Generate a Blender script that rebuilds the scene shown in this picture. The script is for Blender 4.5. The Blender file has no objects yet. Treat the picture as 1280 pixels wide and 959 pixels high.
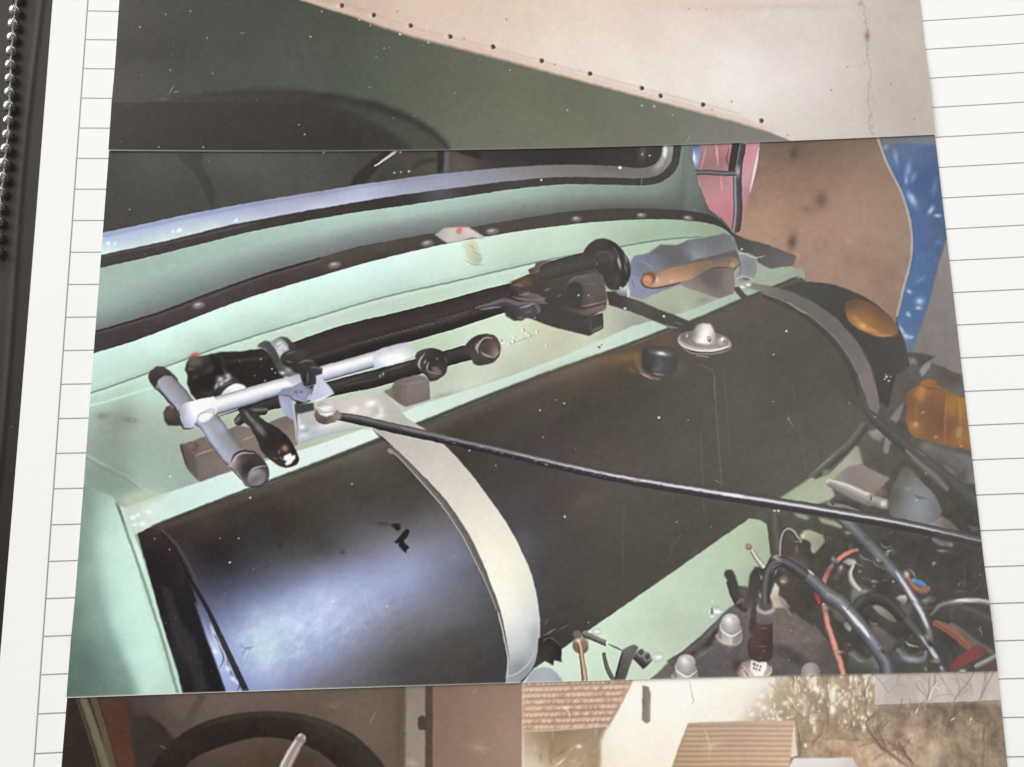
import bpy, math
import numpy as np

# ---------------------------------------------------------------------------
# camera, light, exposure
# ---------------------------------------------------------------------------
scene = bpy.context.scene
cam_data = bpy.data.cameras.new('camera'); cam = bpy.data.objects.new('camera', cam_data); scene.collection.objects.link(cam)
cam_data.sensor_fit = 'HORIZONTAL'; cam_data.sensor_width = 36.; cam_data.lens = 30.94
cam_data.clip_start = .005; cam_data.clip_end = 20.
cam.location = (0, 0, .150125); cam.rotation_euler = (.19984, 0, -.03269)
scene.camera = cam

world = bpy.data.worlds.new('World'); scene.world = world; world.use_nodes = True
bg = world.node_tree.nodes['Background']; bg.inputs[0].default_value = (.96, .98, 1, 1); bg.inputs[1].default_value = .30


def area(name, loc, aim, size, power, col):
    d = bpy.data.lights.new(name, 'AREA'); d.shape = 'RECTANGLE'; d.size, d.size_y = size; d.energy = power; d.color = col
    o = bpy.data.objects.new(name, d); scene.collection.objects.link(o); o.location = loc
    v = [a - b for a, b in zip(aim, loc)]
    yaw = math.atan2(-v[0], v[1]); pitch = math.atan2(math.hypot(v[0], v[1]), -v[2])
    o.rotation_euler = (pitch, 0, yaw)
    return o


area('window_light', (-.85, .62, .62), (-.04, .05, 0), (1.0, .9), 16.5, (1, .995, .985))
area('veil_light', (.50, .10, .55), (.03, .02, 0), (.85, 1.1), 3.25, (1, .975, .94))  # soft lamp added at the right so its reflection veils the glossy prints
scene.view_settings.view_transform = 'Standard'; scene.view_settings.look = 'None'
scene.view_settings.exposure = 0; scene.view_settings.gamma = 1; scene.view_settings.use_curve_mapping = False
scene.cycles.max_bounces = 8; scene.cycles.use_denoising = True

MM = .001


def page_z(x):
    """the open page sags a little between its edges (mm)"""
    return .00043 * (x - 16.484) ** 2


# ---------------------------------------------------------------------------
# THE PICTURES ON THE PRINTS
# The three photographs are flat prints: what they show is dye in the paper.
# It is drawn here by code (outlines, tubes, soft patches, grain) on a drawing
# sheet per print, in image pixel coordinates, and handed to the print's surface as its own colour.
# ---------------------------------------------------------------------------
class Sheet:
    def __init__(self, x0, y0, x1, y1, S, base, seed):
        self.x0, self.y0, self.S = x0, y0, S
        self.W, self.H = int((x1 - x0) * S), int((y1 - y0) * S)
        self.rgb = np.empty((self.H, self.W, 3), np.float32); self.rgb[:] = base
        self.lab = np.zeros((self.H, self.W), np.int16)
        self.names = ['']
        self.rng = np.random.default_rng(seed)

    def lid(self, name):
        if name not in self.names: self.names.append(name)
        return self.names.index(name)

    def box(self, xa, ya, xb, yb):
        S = self.S
        i0 = max(0, int(math.floor((xa - self.x0) * S))); i1 = min(self.W, int(math.ceil((xb - self.x0) * S)) + 1)
        j0 = max(0, int(math.floor((ya - self.y0) * S))); j1 = min(self.H, int(math.ceil((yb - self.y0) * S)) + 1)
        return i0, i1, j0, j1

    def grid(self, b):
        i0, i1, j0, j1 = b
        X = self.x0 + (np.arange(i0, i1, dtype=np.float32) + .5) / self.S
        Y = self.y0 + (np.arange(j0, j1, dtype=np.float32) + .5) / self.S
        return np.meshgrid(X, Y)

    def put(self, b, cov, col, name):
        i0, i1, j0, j1 = b
        v = self.rgb[j0:j1, i0:i1]
        v += (np.asarray(col, np.float32) - v) * cov[..., None]
        if name:
            self.lab[j0:j1, i0:i1][cov > .5] = self.lid(name)


def smooth_path(pts, closed, n=8):
    p = np.asarray(pts, float); m = len(p)
    if m < 3: return p
    out = []
    for i in range(m if closed else m - 1):
        if closed: a, b, c, d = p[i - 1], p[i], p[(i + 1) % m], p[(i + 2) % m]
        else: a, b, c, d = p[max(i - 1, 0)], p[i], p[i + 1], p[min(i + 2, m - 1)]
        t = np.linspace(0, 1, n, endpoint=False)[:, None]
        out.append(.5 * (2 * b + (c - a) * t + (2 * a - 5 * b + 4 * c - d) * t ** 2 + (3 * b - a - 3 * c + d) * t ** 3))
    if not closed: out.append(p[-1:])
    return np.concatenate(out)


def blur(a, s):
    if s < .25: return a
    k = int(math.ceil(s * 2.6)); w = np.exp(-.5 * (np.arange(-k, k + 1) / s) ** 2); w /= w.sum()
    for ax in (0, 1):
        pad = [(0, 0)] * a.ndim; pad[ax] = (k, k)
        q = np.pad(a, pad, mode='edge'); r = np.zeros_like(a); n = a.shape[ax]
        for i, wi in enumerate(w):
            r += np.float32(wi) * (q[i:i + n] if ax == 0 else q[:, i:i + n])
        a = r
    return a


def fill_cover(sh, pts, b):
    """coverage of a closed outline (non-zero winding), 4 sub-rows per pixel"""
    i0, i1, j0, j1 = b; K = 4; w, h = i1 - i0, j1 - j0
    buf = np.zeros((h * K, w + 3), np.float32)
    q = np.asarray(pts, float)
    X = (q[:, 0] - sh.x0) * sh.S - i0; Y = ((q[:, 1] - sh.y0) * sh.S - j0) * K - .5
    X2, Y2 = np.roll(X, -1), np.roll(Y, -1)
    for xa, ya, xb, yb in zip(X, Y, X2, Y2):
        if ya == yb: continue
        s = 1.
        if ya > yb: xa, ya, xb, yb, s = xb, yb, xa, ya, -1.
        r0, r1 = max(0, int(math.ceil(ya))), min(h * K - 1, int(math.ceil(yb)) - 1)
        if r1 < r0: continue
        r = np.arange(r0, r1 + 1)
        x = np.clip(xa + (r - ya) * (xb - xa) / (yb - ya), 0, w + .999)
        xi = x.astype(int); f = (x - xi).astype(np.float32)
        np.add.at(buf, (r, xi), s * (1 - f)); np.add.at(buf, (r, xi + 1), s * f)
    c = np.clip(np.abs(np.cumsum(buf, 1)[:, :w]), 0, 1)
    return c.reshape(h, K, w).mean(1)


def shade(sh, b, col, power=1.6):
    """a plain colour, or a smooth blend of samples (x, y, r, g, b)"""
    if not isinstance(col, list): return np.asarray(col, np.float32)
    i0, i1, j0, j1 = b; h, w = j1 - j0, i1 - i0
    st = 4 if h * w > 20000 else 1
    ys = np.arange(0, h + st, st); xs = np.arange(0, w + st, st)
    X, Y = np.meshgrid(sh.x0 + (i0 + xs + .5) / sh.S, sh.y0 + (j0 + ys + .5) / sh.S)
    q = np.array(col, float); m = len(q); k2 = 36.
    A = np.ones((m + 1, m + 1)); A[m, m] = 0
    A[:m, :m] = np.sqrt((q[:, None, 0] - q[None, :, 0]) ** 2 + (q[:, None, 1] - q[None, :, 1]) ** 2 + k2)
    A[:m, :m] -= np.eye(m) * 1.5                      # a little smoothing
    wt = np.linalg.solve(A, np.vstack([q[:, 2:], np.zeros(3)]))
    acc = np.zeros(X.shape + (3,)) + wt[m]
    for k in range(m):
        acc += np.sqrt((X - q[k, 0]) ** 2 + (Y - q[k, 1]) ** 2 + k2)[..., None] * wt[k]
    lo, hi = q[:, 2:].min(0) - 6, q[:, 2:].max(0) + 6
    acc = np.clip(acc, lo, hi)
    if st == 1: return acc[:h, :w].astype(np.float32)
    fy = np.arange(h) / st; fx = np.arange(w) / st
    iy = np.minimum(fy.astype(int), len(ys) - 2); ix = np.minimum(fx.astype(int), len(xs) - 2)
    ty = (fy - iy)[:, None, None]; tx = (fx - ix)[None, :, None]
    A = acc[iy] * (1 - ty) + acc[iy + 1] * ty
    return (A[:, ix] * (1 - tx) + A[:, ix + 1] * tx).astype(np.float32)


def P(sh, name, pts, col, soft=.5, sm=0, a=1., power=1.6):
    """filled outline"""
    q = smooth_path(pts, True) if sm else np.asarray(pts, float)
    m = 3 * soft + 2
    b = sh.box(q[:, 0].min() - m, q[:, 1].min() - m, q[:, 0].max() + m, q[:, 1].max() + m)
    if b[1] - b[0] < 2 or b[3] - b[2] < 2: return
    c = blur(fill_cover(sh, q, b), soft * sh.S) * a
    sh.put(b, c, shade(sh, b, col, power), name)


def E(sh, name, cx, cy, rx, ry, ang, col, soft=.5, a=1., t0=0, t1=360):
    t = np.radians(np.linspace(t0, t1, 40, endpoint=(t1 - t0 < 360))); c, s = math.cos(math.radians(ang)), math.sin(math.radians(ang))
    x, y = rx * np.cos(t), ry * np.sin(t)
    P(sh, name, np.stack([cx + x * c - y * s, cy + x * s + y * c], 1), col, soft, 0, a)


def G(sh, cx, cy, rx, ry, ang, col, a=1.):
    """soft patch"""
    m = 2.6 * max(rx, ry); b = sh.box(cx - m, cy - m, cx + m, cy + m)
    if b[1] <= b[0] or b[3] <= b[2]: return
    X, Y = sh.grid(b); c, s = math.cos(math.radians(ang)), math.sin(math.radians(ang))
    u = ((X - cx) * c + (Y - cy) * s) / rx; v = (-(X - cx) * s + (Y - cy) * c) / ry
    sh.put(b, (a * np.exp(-.5 * (u * u + v * v) * 1.6)).astype(np.float32), col, None)


def T(sh, name, pts, rad, prof, sm=1, soft=.6, a=1., along=None, cap=0, nseg=8):
    """tube along a path: prof = [(n, (r,g,b))] from one side (-1) to the other (+1);
    along = [(t, gain)] brightens or darkens it along its length"""
    p = np.asarray(pts, float); r = np.full(len(p), float(rad)) if np.isscalar(rad) else np.asarray(rad, float)
    q = np.column_stack([p, r])
    q = smooth_path(q, False, nseg) if sm and len(q) > 2 else q
    m = q[:, 2].max() + 2 + soft
    b = sh.box(q[:, 0].min() - m, q[:, 1].min() - m, q[:, 0].max() + m, q[:, 1].max() + m)
    i0, i1, j0, j1 = b
    if i1 - i0 < 2 or j1 - j0 < 2: return
    best = np.full((j1 - j0, i1 - i0), 9., np.float32); N = np.zeros_like(best); L = np.zeros_like(best); R = np.ones_like(best)
    seg = np.hypot(*np.diff(q[:, :2], axis=0).T); cum = np.r_[0, np.cumsum(seg)]; tot = max(cum[-1], 1e-6)
    for k in range(len(q) - 1):
        (ax, ay, ra), (bx, by, rb) = q[k], q[k + 1]
        if seg[k] < 1e-6: continue
        mm = max(ra, rb) + 2 + soft
        c = sh.box(min(ax, bx) - mm, min(ay, by) - mm, max(ax, bx) + mm, max(ay, by) + mm)
        c = (max(c[0], i0), min(c[1], i1), max(c[2], j0), min(c[3], j1))
        if c[1] <= c[0] or c[3] <= c[2]: continue
        X, Y = sh.grid(c); dx, dy = (bx - ax) / seg[k], (by - ay) / seg[k]
        u = (X - ax) * dx + (Y - ay) * dy; v = -(X - ax) * dy + (Y - ay) * dx
        uc = np.clip(u, 0, seg[k]); over = u - uc
        if not cap:
            if k == 0: over = np.where(u < 0, over * 9, over)
            if k == len(q) - 2: over = np.where(u > seg[k], over * 9, over)
        rr = ra + (rb - ra) * uc / seg[k]; d = np.hypot(v, over) / rr
        sl = (slice(c[2] - j0, c[3] - j0), slice(c[0] - i0, c[1] - i0))
        w = d < best[sl]
        best[sl][w] = d[w]; N[sl][w] = (v / rr)[w]; R[sl][w] = rr[w]; L[sl][w] = ((cum[k] + uc) / tot)[w]
    cov = np.clip((1 - best) * R / (2 * soft) + .5, 0, 1) * a
    if name is None and not cap:                       # a highlight or stain fades out at its ends
        k = np.clip(np.minimum(L, 1 - L) * tot / max(6., 2 * q[:, 2].max()), 0, 1); cov = cov * np.where(tot > 20, .15 + .85 * k, 1)
    if isinstance(prof, tuple): prof = [(0, prof)]
    xs = [n for n, _ in prof]
    col = np.stack([np.interp(N, xs, [c[i] for _, c in prof]) for i in range(3)], -1)
    if along is not None:
        g = np.interp(L, [t for t, _ in along], [v for _, v in along])[..., None]
        col = np.where(g <= 1, col * g, col + (255 - col) * (g - 1))
    sh.put(b, cov.astype(np.float32), col, name)


def Ln(sh, pts, w, col, a=1., sm=1, name=None, soft=.9):
    """a mark that thins out at both ends"""
    p = [tuple(q) for q in pts]
    if len(p) == 2: p = [p[0], ((p[0][0] + p[1][0]) / 2, (p[0][1] + p[1][1]) / 2), p[1]]
    n = len(p); k = [1.] * n
    if math.hypot(p[-1][0] - p[0][0], p[-1][1] - p[0][1]) < 90: k[0] = k[-1] = .25
    T(sh, name, p, [w / 2 * v for v in k], [(0, col)], sm, soft, a, cap=1)


def fbm(sh, b, cell, octs, seed, stretch=1., ang=0.):
    """smooth value noise, about -1..1"""
    X, Y = sh.grid(b); c, s = math.cos(math.radians(ang)), math.sin(math.radians(ang))
    U = (X * c + Y * s) / stretch; V = -X * s + Y * c
    out = np.zeros_like(X); amp = 1.; tot = 0.
    g = np.random.default_rng(seed)
    for o in range(octs):
        t = g.uniform(-1, 1, (256, 256)).astype(np.float32)
        u = U / cell; v = V / cell; iu = np.floor(u).astype(int); iv = np.floor(v).astype(int)
        fu = u - iu; fv = v - iv; fu = fu * fu * (3 - 2 * fu); fv = fv * fv * (3 - 2 * fv)
        k = lambda a, d: t[(iv + d) & 255, (iu + a) & 255]
        out += amp * ((k(0, 0) * (1 - fu) + k(1, 0) * fu) * (1 - fv) + (k(0, 1) * (1 - fu) + k(1, 1) * fu) * fv)
        tot += amp; amp *= .55; cell /= 2.1
    return out / tot


def NZ(sh, names, amp, cell, octs=3, seed=1, stretch=1., ang=0., tint=(1, 1, 1), reg=None):
    """grain or mottling inside the named regions (None: everywhere)"""
    b = (0, sh.W, 0, sh.H) if reg is None else sh.box(*reg)
    n = fbm(sh, b, cell, octs, seed, stretch, ang) * amp
    i0, i1, j0, j1 = b
    if names is not None:
        ids = [sh.lid(x) for x in names]
        n = n * blur(np.isin(sh.lab[j0:j1, i0:i1], ids).astype(np.float32), .6)
    sh.rgb[j0:j1, i0:i1] += n[..., None] * np.asarray(tint, np.float32)


def SP(sh, pts, col=(225, 222, 215), a=.9):
    """dust specks (x, y, r)"""
    for x, y, r in pts:
        E(sh, None, x, y, r * .72, r * .6, 20, col, .4, a * .9)


def Z(x0, y0, k):
    """read-off helper: image pixels from points read on an enlargement k times, whose corner is x0, y0"""
    return lambda pts: [(x0 + x / k, y0 + y / k) for x, y in pts]


def finish(sh, seed, sat, lift):
    """what the film and the lab add: slightly wavering edges, muted colour, grain"""
    b = (0, sh.W, 0, sh.H)
    dx = fbm(sh, b, 6, 2, seed + 1) * .5 * sh.S; dy = fbm(sh, b, 6, 2, seed + 2) * .5 * sh.S
    J, I = np.mgrid[0:sh.H, 0:sh.W]
    u = np.clip(I + dx, 0, sh.W - 1.001); v = np.clip(J + dy, 0, sh.H - 1.001)
    iu, iv = u.astype(int), v.astype(int); fu, fv = (u - iu)[..., None], (v - iv)[..., None]
    a = sh.rgb
    sh.rgb = ((a[iv, iu] * (1 - fu) + a[iv, iu + 1] * fu) * (1 - fv) + (a[iv + 1, iu] * (1 - fu) + a[iv + 1, iu + 1] * fu) * fv).astype(np.float32)
    sh.lab = sh.lab[np.clip(np.round(v), 0, sh.H - 1).astype(int), np.clip(np.round(u), 0, sh.W - 1).astype(int)]
    lum = sh.rgb.mean(2, keepdims=True); sh.rgb = lum + (sh.rgb - lum) * sat
    gr = np.clip((sh.rgb[..., 1] - np.maximum(sh.rgb[..., 0], sh.rgb[..., 2])) / 30, 0, 1) * np.clip((sh.rgb[..., 1] - 90) / 80, 0, 1)
    sh.rgb += gr[..., None] * np.array([3, -4, 3], np.float32)
    sh.rgb += np.clip((sh.rgb - 140) / 100, 0, 1) * lift
    sh.rgb = sh.rgb + .55 * (sh.rgb - blur(sh.rgb, 1.2 * sh.S))
    NZ(sh, None, 4, 70, 3, seed + 3); NZ(sh, None, 4, 6, 3, seed + 4); NZ(sh, None, 4.5, 1.5, 2, seed + 5)
    NZ(sh, None, 3, 4, 2, seed + 6, tint=(1, -.5, -.7))


def paint_engine_bay():
    s = Sheet(78, 140, 1252, 900, 2, (62, 58, 52), 5)
    n1 = (0, 0, 0)
    # ---- background things beyond the car ---------------------------------
    P(s, 'garage_floor', [(1140, 160), (1260, 160), (1260, 520), (1120, 520)], [(1190, 330, 134, 126, 122), (1200, 400, 128, 119, 116), (1160, 430, 122, 116, 112), (1205, 470, 122, 112, 110)])
    P(s, 'cardboard_sheet', [(930, 150), (1100, 150), (1102, 190), (1112, 212), (1128, 244), (1137, 275), (1140, 305), (1137, 332), (1129, 362), (1121, 396), (1119, 420), (990, 420), (900, 290)],
      [(960, 180, 112, 94, 82), (1000, 182, 104, 86, 74), (1060, 185, 122, 100, 84), (1090, 190, 128, 106, 90), (970, 220, 140, 110, 93), (1030, 225, 143, 114, 98), (1090, 240, 152, 124, 106),
       (1000, 280, 158, 126, 106), (960, 290, 168, 136, 115), (1060, 290, 160, 130, 112), (1120, 300, 150, 126, 108), (1060, 340, 152, 122, 106), (1100, 380, 146, 118, 102), (1015, 330, 156, 128, 112)])
    for x, y, rx, ry, c, a in [(1026, 250, 7, 10, (92, 72, 60), .7), (990, 303, 5, 9, (84, 66, 56), .85), (993, 192, 5, 9, (70, 56, 48), .6), (1010, 262, 9, 5, (118, 92, 78), .5), (1110, 345, 14, 18, (136, 108, 92), .5), (1085, 330, 20, 10, (140, 110, 94), .5), (1060, 300, 5, 5, (178, 150, 130), .5), (995, 320, 5, 3, (190, 150, 120), .6)]:
        G(s, x, y, rx, ry, 10, c, a)
    P(s, 'blue_tarpaulin', [(1100, 150), (1170, 150), (1176, 230), (1184, 297), (1172, 335), (1163, 372), (1150, 412), (1139, 441), (1131, 428), (1121, 400), (1129, 362), (1137, 332), (1140, 305), (1137, 275), (1128, 244), (1112, 212), (1102, 190)],
      [(1110, 185, 92, 104, 130), (1140, 190, 82, 104, 142), (1125, 215, 72, 100, 146), (1155, 220, 64, 88, 132), (1160, 260, 66, 92, 134), (1150, 300, 70, 98, 146), (1148, 350, 72, 102, 148), (1140, 400, 76, 106, 150), (1135, 430, 88, 112, 140), (1172, 290, 70, 90, 124)])
    P(s, 'blue_tarpaulin', [(1096, 150), (1170, 150), (1172, 182), (1150, 180), (1125, 179), (1103, 180)], [(1110, 172, 112, 112, 112), (1150, 176, 108, 116, 128), (1165, 180, 112, 118, 122)], soft=1.2)
    T(s, 'cardboard_sheet', [(1097, 172), (1105, 195), (1113, 213), (1128, 244), (1137, 275), (1140, 305), (1137, 332), (1129, 362), (1121, 396)], 1.6, (178, 168, 152), a=.8)
    z = Z(960, 240, 4)
    for x, y, rx, ry, ang in [(720, 35, 9, 4, 60), (815, 92, 5, 2.6, 120), (848, 118, 4, 2, 0), (758, 547, 4.5, 4, 0), (753, 580, 3.4, 2.2, 0), (706, 498, 3, 2, 30), (702, 612, 3, 2.4, 60), (668, 690, 2, 6, -30), (690, 722, 4.5, 3, 20), (716, 727, 2.4, 1.6, 0)]:
        (px, py), = z([(x, y)]); G(s, px, py, rx, ry, ang, (182, 198, 222), .85)
    for x, y, rx, ry, ang, c in [(1120, 197, 2.5, 8, -10, (150, 168, 196)), (1135, 213, 3.5, 9, 10, (150, 172, 206)), (1142, 222, 3, 6, 20, (128, 150, 186)), (1133, 226, 2, 4, 0, (170, 185, 210)), (1168, 235, 3, 9, 8, (110, 130, 165)), (1107, 184, 3, 3, 0, (150, 160, 180)), (1173, 303, 4, 3, 0, (104, 128, 170)), (1150, 350, 2, 6, 60, (110, 136, 180))]:
        G(s, x, y, rx, ry, ang, c, .7)
    Ln(s, [(1182, 300), (1172, 335), (1163, 372), (1150, 415)], 1.6, (112, 104, 108), .8)
    # pink bag with a dark metal frame in front
    P(s, 'pink_bag', [(858, 150), (955, 150), (946, 200), (938, 235), (930, 268), (924, 296), (905, 276), (886, 262), (874, 232), (866, 200)],
      [(880, 190, 160, 122, 124), (876, 205, 146, 112, 112), (885, 235, 176, 130, 134), (895, 250, 190, 134, 140), (902, 200, 158, 108, 110), (912, 185, 180, 124, 130), (905, 262, 190, 120, 128), (936, 200, 196, 140, 150), (930, 225, 188, 150, 158), (935, 240, 176, 126, 136), (915, 282, 176, 122, 124)])
    z = Z(640, 0, 4)
    P(s, 'pink_bag', z([(880, 715), (935, 715), (940, 770), (925, 850), (905, 840), (890, 780)]), [(862, 182, 66, 76, 124), (866, 190, 120, 140, 190), (868, 200, 150, 170, 205), (871, 208, 110, 120, 150)], soft=.8, sm=1)
    G(s, 867, 196, 2.2, 8, -14, (226, 234, 240), .95)
    for q, w, c, a in [([(1020, 720), (1025, 760), (1030, 830)], 3, (216, 176, 180), .7), ([(970, 730), (960, 780), (945, 850)], 3, (206, 160, 165), .5), ([(1235, 740), (1215, 850), (1190, 960)], 3.4, (236, 222, 224), .85), ([(1045, 880), (1050, 960)], 3, (214, 150, 160), .6), ([(930, 890), (940, 960)], 3, (206, 160, 168), .6), ([(1085, 740), (1075, 800), (1090, 840)], 3, (110, 62, 70), .6)]:
        Ln(s, z(q), w, c, a)
    D = [(-1, (58, 52, 54)), (.1, (78, 72, 74)), (.5, (150, 148, 156)), (.75, (110, 104, 108)), (1, (62, 56, 58))]
    T(s, 'metal_frame', z([(1155, 690), (1140, 770), (1128, 850), (1128, 960), (1130, 1060), (1120, 1150)]), 5.5, D)
    T(s, 'metal_frame', z([(1120, 720), (1108, 790), (1100, 850)]), 4.6, (50, 46, 46))
    T(s, 'metal_frame', z([(900, 862), (980, 862), (1060, 868), (1130, 866)]), 3.2, [(-1, (60, 54, 56)), (0, (118, 112, 116)), (1, (52, 46, 48))])
    G(s, 922.5, 214, 2.6, 6, 0, (176, 178, 190), .8)
    E(s, None, 931, 178, 4, 2, 0, (220, 220, 222), .5, .8)
    E(s, None, 922, 295, 4, 3, 20, (196, 158, 120), .8, .8)

    # ---- windscreen --------------------------------------------------------
    P(s, 'windscreen', [(100, 130), (852, 130), (846, 200), (800, 218), (600, 226), (130, 312)],
      [(140, 200, 62, 61, 57), (190, 205, 76, 77, 72), (230, 230, 70, 70, 64), (160, 260, 64, 62, 56), (300, 205, 84, 86, 80), (300, 235, 74, 74, 68), (400, 215, 78, 79, 73), (440, 195, 70, 68, 62), (520, 200, 78, 72, 64), (600, 195, 66, 60, 56), (540, 205, 80, 78, 66), (700, 190, 50, 47, 46), (650, 195, 56, 52, 50), (780, 200, 56, 53, 50), (580, 205, 92, 84, 76)])
    z = Z(0, 0, 4)
    P(s, 'windscreen', z([(890, 770), (1010, 770), (1005, 820), (1050, 900), (1075, 960), (1065, 1050), (1020, 960), (985, 880), (930, 830)]), (58, 55, 52), soft=1.4, sm=1, a=.75)
    z = Z(440, 170, 8)
    P(s, 'windscreen/steering_wheel', z([(300, 160), (440, 150), (330, 250), (250, 330), (180, 420), (130, 470), (-20, 510), (10, 410), (130, 300)]), (52, 49, 47), soft=1.1, a=.9)
    P(s, 'windscreen', z([(330, 330), (420, 250), (520, 230), (640, 190), (650, 250), (560, 320), (560, 390), (400, 420), (240, 440)]), [(490, 212, 66, 66, 64), (470, 222, 58, 60, 58), (515, 200, 84, 74, 64)], soft=1.6, a=.7)
    T(s, 'windscreen/steering_wheel', z([(440, 150), (380, 195), (320, 240), (230, 300)]), [2.4, 2.2, 1.8, 1], [(-1, (120, 120, 116)), (0, (226, 226, 222)), (1, (110, 108, 106))], a=.95, cap=1)
    P(s, 'windscreen', z([(850, 150), (925, 150), (920, 360), (850, 370)]), (50, 47, 45), soft=1.1)
    P(s, 'windscreen', z([(925, 150), (975, 150), (965, 350), (915, 360)]), (106, 103, 104), soft=1.2, a=.8)
    P(s, 'windscreen', z([(580, 310), (700, 230), (830, 210), (860, 250), (700, 290), (620, 330)]), (62, 58, 52), soft=1.3, a=.8)
    P(s, 'windscreen', z([(1020, 150), (1300, 150), (1300, 235), (1180, 205)]), (50, 43, 40), soft=1.2, a=.9)
    P(s, 'windscreen', [(600, 170), (815, 170), (800, 205), (700, 200), (640, 204), (605, 200)], [(620, 190, 58, 53, 50), (700, 190, 50, 47, 47), (770, 195, 54, 51, 48)], soft=2, a=.7)
    SP(s, [(493, 216, 1.8), (501, 215, 1.6), (511.5, 214, 2.4), (500.5, 190, 1.8), (404.5, 190.5, 1.8), (812, 194.5, 1.8), (776, 210, 3), (803, 193, 2.5), (162, 262, 1.2)], (205, 205, 200))
    G(s, 803, 192, 4, 8, 10, (110, 104, 98), .6)
    # chrome trim and seal below it
    ct = [(120, 293), (131, 290.5), (180, 280), (240, 267), (320, 252), (400, 239), (440, 232.3), (492, 225), (521, 220.6), (550, 217.4), (600, 212.5), (640, 209), (700, 206), (760, 207), (796, 210), (815, 207), (825, 197), (829, 183), (831, 150)]
    cb = [(120, 320), (131, 317.5), (210, 300.5), (280, 283), (320, 275), (380, 264), (440, 253.7), (492, 245), (521, 241), (550, 237.3), (600, 231), (640, 226), (700, 221.5), (760, 222), (800, 223), (822, 219), (836, 207), (841, 190), (843, 150)]
    sb = [(120, 337), (131, 334), (200, 318), (260, 303), (320, 288.5), (380, 277), (440, 266.5), (500, 258), (550, 250.5), (600, 243), (640, 237), (700, 231), (760, 231), (805, 232), (830, 226), (846, 211), (851, 190), (853, 150)]
    P(s, 'windscreen/rubber_seal', smooth_path(cb, 0).tolist() + smooth_path(sb, 0)[::-1].tolist(), [(140, 326, 62, 56, 56), (300, 285, 66, 60, 58), (440, 262, 58, 54, 50), (520, 247, 62, 60, 60), (545, 243, 84, 84, 92), (580, 240, 66, 62, 60), (700, 226, 66, 62, 58), (800, 228, 62, 58, 54), (848, 200, 62, 60, 56)])
    P(s, 'windscreen/chrome_trim', smooth_path(ct, 0).tolist() + smooth_path(cb, 0)[::-1].tolist(),
      [(135, 295, 163, 179, 212), (135, 312, 208, 225, 222), (200, 280, 161, 175, 210), (205, 298, 201, 215, 216), (260, 268, 161, 171, 206), (262, 284, 203, 213, 218), (320, 256, 155, 159, 190), (320, 270, 185, 193, 210), (400, 244, 153, 153, 180), (400, 256, 187, 193, 212), (450, 236, 171, 175, 198), (450, 248, 181, 189, 216), (500, 228, 155, 155, 176), (500, 240, 163, 171, 186),
       (560, 220, 149, 149, 168), (560, 232, 153, 155, 174), (620, 214, 137, 135, 142), (620, 226, 143, 145, 156), (690, 210, 123, 119, 114), (690, 218, 131, 127, 124), (760, 210, 107, 103, 96), (760, 218, 125, 121, 116), (810, 215, 113, 109, 102), (832, 195, 133, 131, 122), (836, 180, 153, 153, 146)])
    P(s, None, [(123, 293), (131, 291.5), (240, 268.5), (320, 253.5), (440, 234), (521, 222), (600, 214), (600, 216), (521, 225), (440, 237), (320, 257), (240, 273), (131, 297)], (126, 128, 152), soft=1, a=.35)
    z = Z(0, 240, 4)
    for q in ([(530, 262), (540, 240), (552, 268)], [(855, 205), (866, 185), (876, 205), (895, 175), (915, 190), (905, 200)], [(565, 262), (578, 245), (582, 262)], [(1160, 150), (1185, 128), (1190, 145)]):
        P(s, None, z(q), (236, 242, 248), soft=.8, a=.85)
    T(s, None, [(831, 150), (831, 183), (828, 200), (818, 213)], 3.2, (222, 222, 224), a=.35, soft=2)
    E(s, None, 831.5, 190, 2.2, 7, 8, (228, 228, 230), .9, .9)
    SP(s, [(775, 209.5, 3.2), (677, 225, 2)], (238, 238, 236))
    Ln(s, [(131, 320), (210, 304), (320, 279)], 2, (96, 92, 100), .5)
    Ln(s, [(802, 222), (802, 231)], 1, (150, 150, 148), .7)

    # ---- scuttle, gasket, bulkhead ----------------------------------------
    gt = [(105, 418), (122, 413), (160, 402), (200, 389), (240, 374.5), (280, 359.5), (320, 345.5), (360, 333), (400, 322), (450, 308), (500, 299), (545, 291), (590, 284), (640, 275.5), (700, 266), (760, 261), (830, 261.5), (880, 267), (903, 278), (918, 294)]
    gb = [(105, 446), (122, 440), (160, 428.5), (200, 414), (240, 398.5), (280, 383), (320, 369), (360, 356.5), (400, 345), (470, 325), (550, 306), (600, 297), (640, 290), (700, 282), (760, 276), (830, 274), (880, 278), (905, 286), (920, 300)]
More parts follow.
